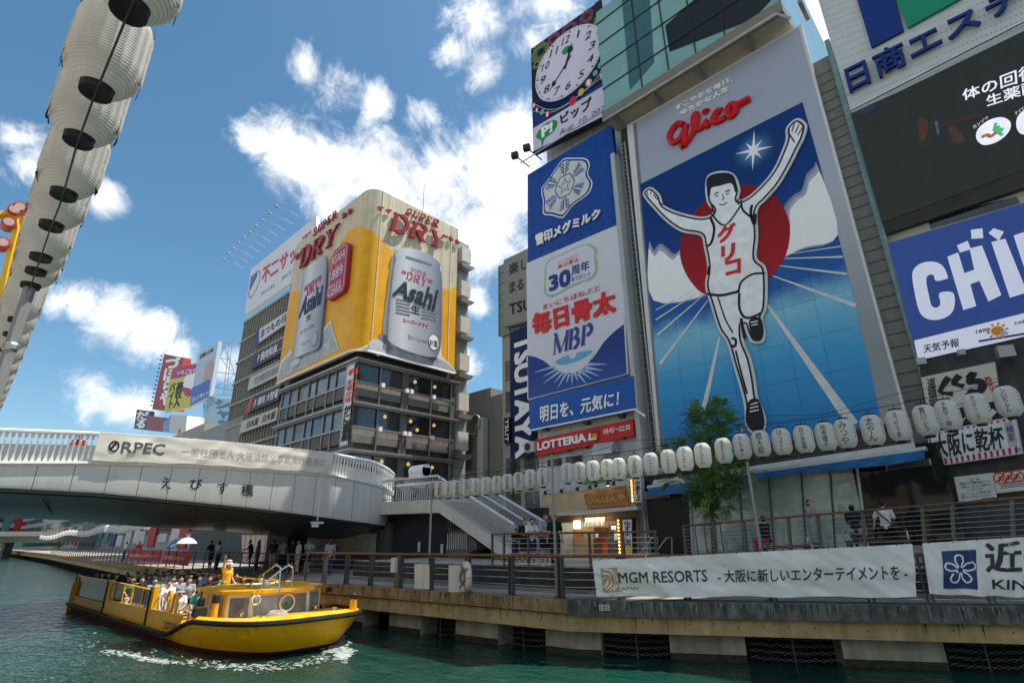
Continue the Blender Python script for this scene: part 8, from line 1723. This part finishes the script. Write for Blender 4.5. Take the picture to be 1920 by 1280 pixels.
# passengers
SEATED = person('person', 'boat passenger in a white top, first row of the tour boat, on the near side', (-25.2, 7.1, .86), -math.pi/2, SIT, 'white', 'navy', vox=.016)
SEATF = person('person', 'long haired boat passenger in a black top, first row of the boat, far side', (-25.2, 9.9, .86), -math.pi/2, dict(SIT, look=(.5, .8, 0)), 'black', 'beige', vox=.016, fem=True, long=True, legs='skirt')
gp = 'passengers seated in the tour boat'; SEATED['group'] = gp; SEATF['group'] = gp
tops = ['grey', 'black', 'navy', 'beige', 'navy', 'grey', 'black', 'white', 'green', 'black', 'blue']; rowsn = ['first', 'second', 'third', 'fourth', 'fifth', 'sixth', 'seventh', 'eighth', 'ninth', 'tenth']; seats = ['on the near side', 'second from near side', 'in the middle', 'on the far side']
rr = random.Random(4); k = 0; hatm = CL['beige']
for i in range(10):
    for j, dy in enumerate((-1.75, -.65, .5, 1.5)):
        x = -35.5+1.1*(9-i)+rr.uniform(-.08, .08); y = yc(x)+dy+rr.uniform(-.12, .12)
        if i == 0 and j in (0, 3): continue
        if rr.random() < .05: continue
        src = SEATED if (i+j) % 3 else SEATF; t = tops[(i*3+j*5+k) % len(tops)]; k += 1; hr = [HAIRB, HAIRB, HAIRN][k % 3]
        o = recolor(dup(src, Vector((x, y, .86)), 'tour boat passenger in %s top, %s row, %s' % (t, rowsn[i], seats[j]), gp, -math.pi/2+rr.uniform(-.5, .5)), t, ['navy', 'black', 'beige', 'grey'][k % 4], hr); o.scale = (rr.uniform(.94, 1.06),)*3
# passengers by the boarding gap in sun hats, and the guide
person('person', 'boat passenger in a white top and grey cap beside the hoop frames', (-24.0, 7.2, .62), -1.9, SIT, 'white', 'beige', hat='grey', vox=.015); person('person', 'boat passenger in a teal top with brown hair leaning by the white ropes', (-23.4, 7.7, .66), -2.2, SIT, 'teal', 'navy', vox=.015, hcol=HAIRN)
person('person', 'boat passenger in a beige bucket hat behind the brown glazed box', (-23.0, 8.9, .66), -2.4, SIT, 'beige', 'beige', hat='beige', vox=.015); person('person', 'passenger with pale hair and white top low behind the wheelhouse roof', (-22.3, 9.4, .9), -1.2, SIT, 'white', 'navy', vox=.015, hcol=mat('hair_pale', (.42, .32, .22), .6))
GUIDE = dict(STAND, eR=(.34, .10, 1.52), wR=(.38, .14, 1.80), eL=(-.24, .02, 1.14), wL=(-.2, .2, .98), look=(.3, 1, .15))
person('person', 'tour guide in a yellow shirt and pale sun hat standing with one arm raised', (-22.9, 8.35, .74), -1.05, GUIDE, 'yellow', 'navy', hat='beige', legs='long', sleeve=.5)
# people on the bridge and under it
ARMUP = dict(STAND, eR=(.30, .16, 1.36), wR=(.12, .24, 1.60), eL=(-.28, .16, 1.34), wL=(-.10, .24, 1.58))
BP = person('person', 'person on the bridge with both arms raised taking a photo above the banner', (-29.3, 0, 6.5), -1.6, ARMUP, 'beige', 'navy', vox=.015, hcol=HAIRN)
def onbridge(o, px, z=6.45, x=-29.4): d = ray(px, 830); t = (x-EYE.x)/d.x; o.location = Vector((x, EYE.y+d.y*t, z)); return o
onbridge(BP, 362, 6.25); bp = 'people on the bridge'; BP['group'] = bp
onbridge(dup(BP, None, 'person with raised elbows beside the white banner on the bridge, right of the photographer', bp, -2.0), 424, 6.05)
BQ = recolor(dup(P1, None, 'person on the bridge looking over the rail above the white fins', bp, -1.7), 'red', 'black'); onbridge(BQ, 148, 5.85)
o = recolor(dup(P2, None, 'dark haired person on the far side of the bridge deck', bp, 1.4), 'navy', 'navy'); onbridge(o, 248, 6.45, -38); o = recolor(dup(P1, None, 'person in a white cap on the bridge near the right end of the banner', bp, -1.4), 'white', 'white', CL['white']); onbridge(o, 479, 5.85)
ug = 'people in the shade under the bridge'; rr = random.Random(9)
for i, x in enumerate((470, 483, 512, 530, 546, 559, 577, 618)):
    src = P2 if i % 2 else P1; d = 1.6 if i % 3 else 2.6; q, _ = along(offs(edge, d+1.2), x, 1040); t = ['black', 'grey', 'navy', 'white', 'black', 'white', 'white', 'grey'][i]
    recolor(dup(src, Vector((q.x, q.y, 1.45)), 'shaded person in a %s top under the bridge, %s from the left' % (t, ORD[i]), ug, rr.uniform(1, 5)), t, ['black', 'navy', 'beige'][i % 3])
fg = 'people on the far promenade'
for i, (x, t, lb) in enumerate(((235, 'white', 'distant person in white standing by the far railing'), (262, 'red', 'distant person in red behind the left red banner'), (410, 'white', 'person in white between the booth and the dark stairs'), (398, 'navy', 'person in navy in front of the white booth posters'), (320, 'blue', 'person in blue under a white parasol by the red banner'))):
    q, _ = along(offs(edge, 1.6), x, 1030); recolor(dup(P1 if i % 2 else P2, Vector((q.x, q.y, 1.45)), lb, fg, rr.uniform(0, 6)), t, 'navy')
for x, m, lb in ((348, WHITE, 'white parasol held above the right red banner'), (335, CL['navy'], 'dark parasol beside the white parasol')):
    q, _ = along(offs(edge, 1.4), x, 1030); o = thing('parasol', lb, 'parasol', Vector((q.x, q.y, 2.4))); MB().lathe(Vector((q.x, q.y, 3.0)), [(0, .42), (.35, .33), (.62, .08), (.66, 0)], 10).build('canopy', m, o, True); MB().tube([Vector((q.x, q.y, 2.5)), Vector((q.x, q.y, 3.4))], .015, 4).build('shaft', DARK, o)
# ================================================================== TREE before the shop front
def tree():
    rr = random.Random(12); b, _ = along([Vector((-12, 20.6, 0)), Vector((-4, 20.9, 0))], 1337, 1020); base = Vector((b.x, b.y, 2.4)); pl = PY(b.y)
    o = thing('street_tree', 'feathery green tree before the glass shop front and the runner billboard', 'tree', base)
    BARK = mat('bark', (.13, .10, .075), .9, var=.3, sc=8, bump=.5); mb = MB()
    top = pl.hit(1325, 800); mid = pl.hit(1333, 930)
    mb.tube(spline([base, mid, top.lerp(mid, .4)+Vector((.1, .1, 0)), top], False, 5), [.11-.085*i/15 for i in range(16)], 7)
    clumps = [(1270, 850, .75), (1262, 895, .6), (1300, 800, .8), (1312, 860, .95), (1290, 900, .85), (1345, 785, .75), (1340, 830, .95), (1335, 880, 1.05), (1372, 800, .6), (1380, 845, .7), (1365, 890, .9), (1330, 920, .9), (1355, 930, .8), (1318, 950, .65), (1380, 905, .5), (1290, 930, .4), (1340, 950, .4), (1300, 775, .35), (1352, 760, .35), (1250, 870, .4), (1392, 870, .45)]
    lf = MB(); lf2 = MB()
    for (x, y, r) in clumps:
        c = pl.hit(x, y)+Vector((0, rr.uniform(-.8, .8), 0)); t = mid.lerp(top, rr.uniform(.1, .9)); mb.tube([t, t.lerp(c, .5)+Vector((0, 0, -.08)), c], [.035, .022, .01], 4)
        for k in range(int(115*r)):
            d = Vector((rr.gauss(0, 1), rr.gauss(0, 1), rr.gauss(0, .9))).normalized()*r*rr.random()**.45; s = c+d*.75; dirv = (d.normalized()+Vector((0, 0, .55))+Vector((rr.uniform(-.3, .3),)*3)).normalized(); L = rr.uniform(.32, .55); sd_ = dirv.cross(Vector((0, 0, 1)))
            sd_ = sd_.normalized() if sd_.length > .05 else Vector((1, 0, 0)); tgt = lf if rr.random() < .6 else lf2
            for i in range(6):                # a pinnate frond: paired leaflets on a drooping midrib
                p = s+dirv*L*i/6-Vector((0, 0, .09*(i/6)**2)); ll = .15*(1-.45*i/6)
                for sg_ in (-1, 1):
                    q = p+sd_*sg_*ll+dirv*ll*.5+Vector((0, 0, -.03+rr.uniform(-.02, .02))); w = dirv*.032; tgt.add([p-w*.4, p.lerp(q, .5)-w+Vector((0, 0, .012)), q, p.lerp(q, .5)+w], [(0, 1, 2, 3)])
    mb.build('trunk', BARK, o, True); cr = lf.build('crown', mat('leaf_green', (.09, .20, .05), .55, var=.35, sc=3), o, recalc=False); lf2.build('light_foliage', mat('leaf_light', (.16, .29, .08), .55, var=.3, sc=3), cr, recalc=False)
tree()
# ================================================================== NORTH BANK (behind the viewer; mirrored in glass and water)
for i, (x0, x1, h, c, lb) in enumerate(((-62, -40, 19, (.56, .52, .46), 'beige'), (-39.5, -24, 24, (.60, .60, .58), 'white'), (-23.5, -9, 17, (.46, .40, .33), 'brown'), (-8.5, 9, 22, (.62, .60, .55), 'cream'), (9.5, 28, 18, (.50, .50, .48), 'grey'))):
    o = thing('north_building', lb+' building on the north bank, '+ORD[i]+' in its row from the bridge side', 'building', ((x0+x1)/2, -16, 1.4)); mb = MB(); mb.bb(x0, x1, -26, -14, 1.4, h); mb.build('wall', mat('north_wall_%d' % i, c, .7, var=.06, streak=.15), o); mb = MB(); z = 3.0; n = int((x1-x0)/3)
    while z < h-2.5:
        for k in range(n): a = x0+(x1-x0)*(k+.18)/n; mb.bb(a, a+(x1-x0)/n*.6, -14.05, -13.95, z, z+1.6)
        z += 3.3
    mb.build('windows', GLB, o)
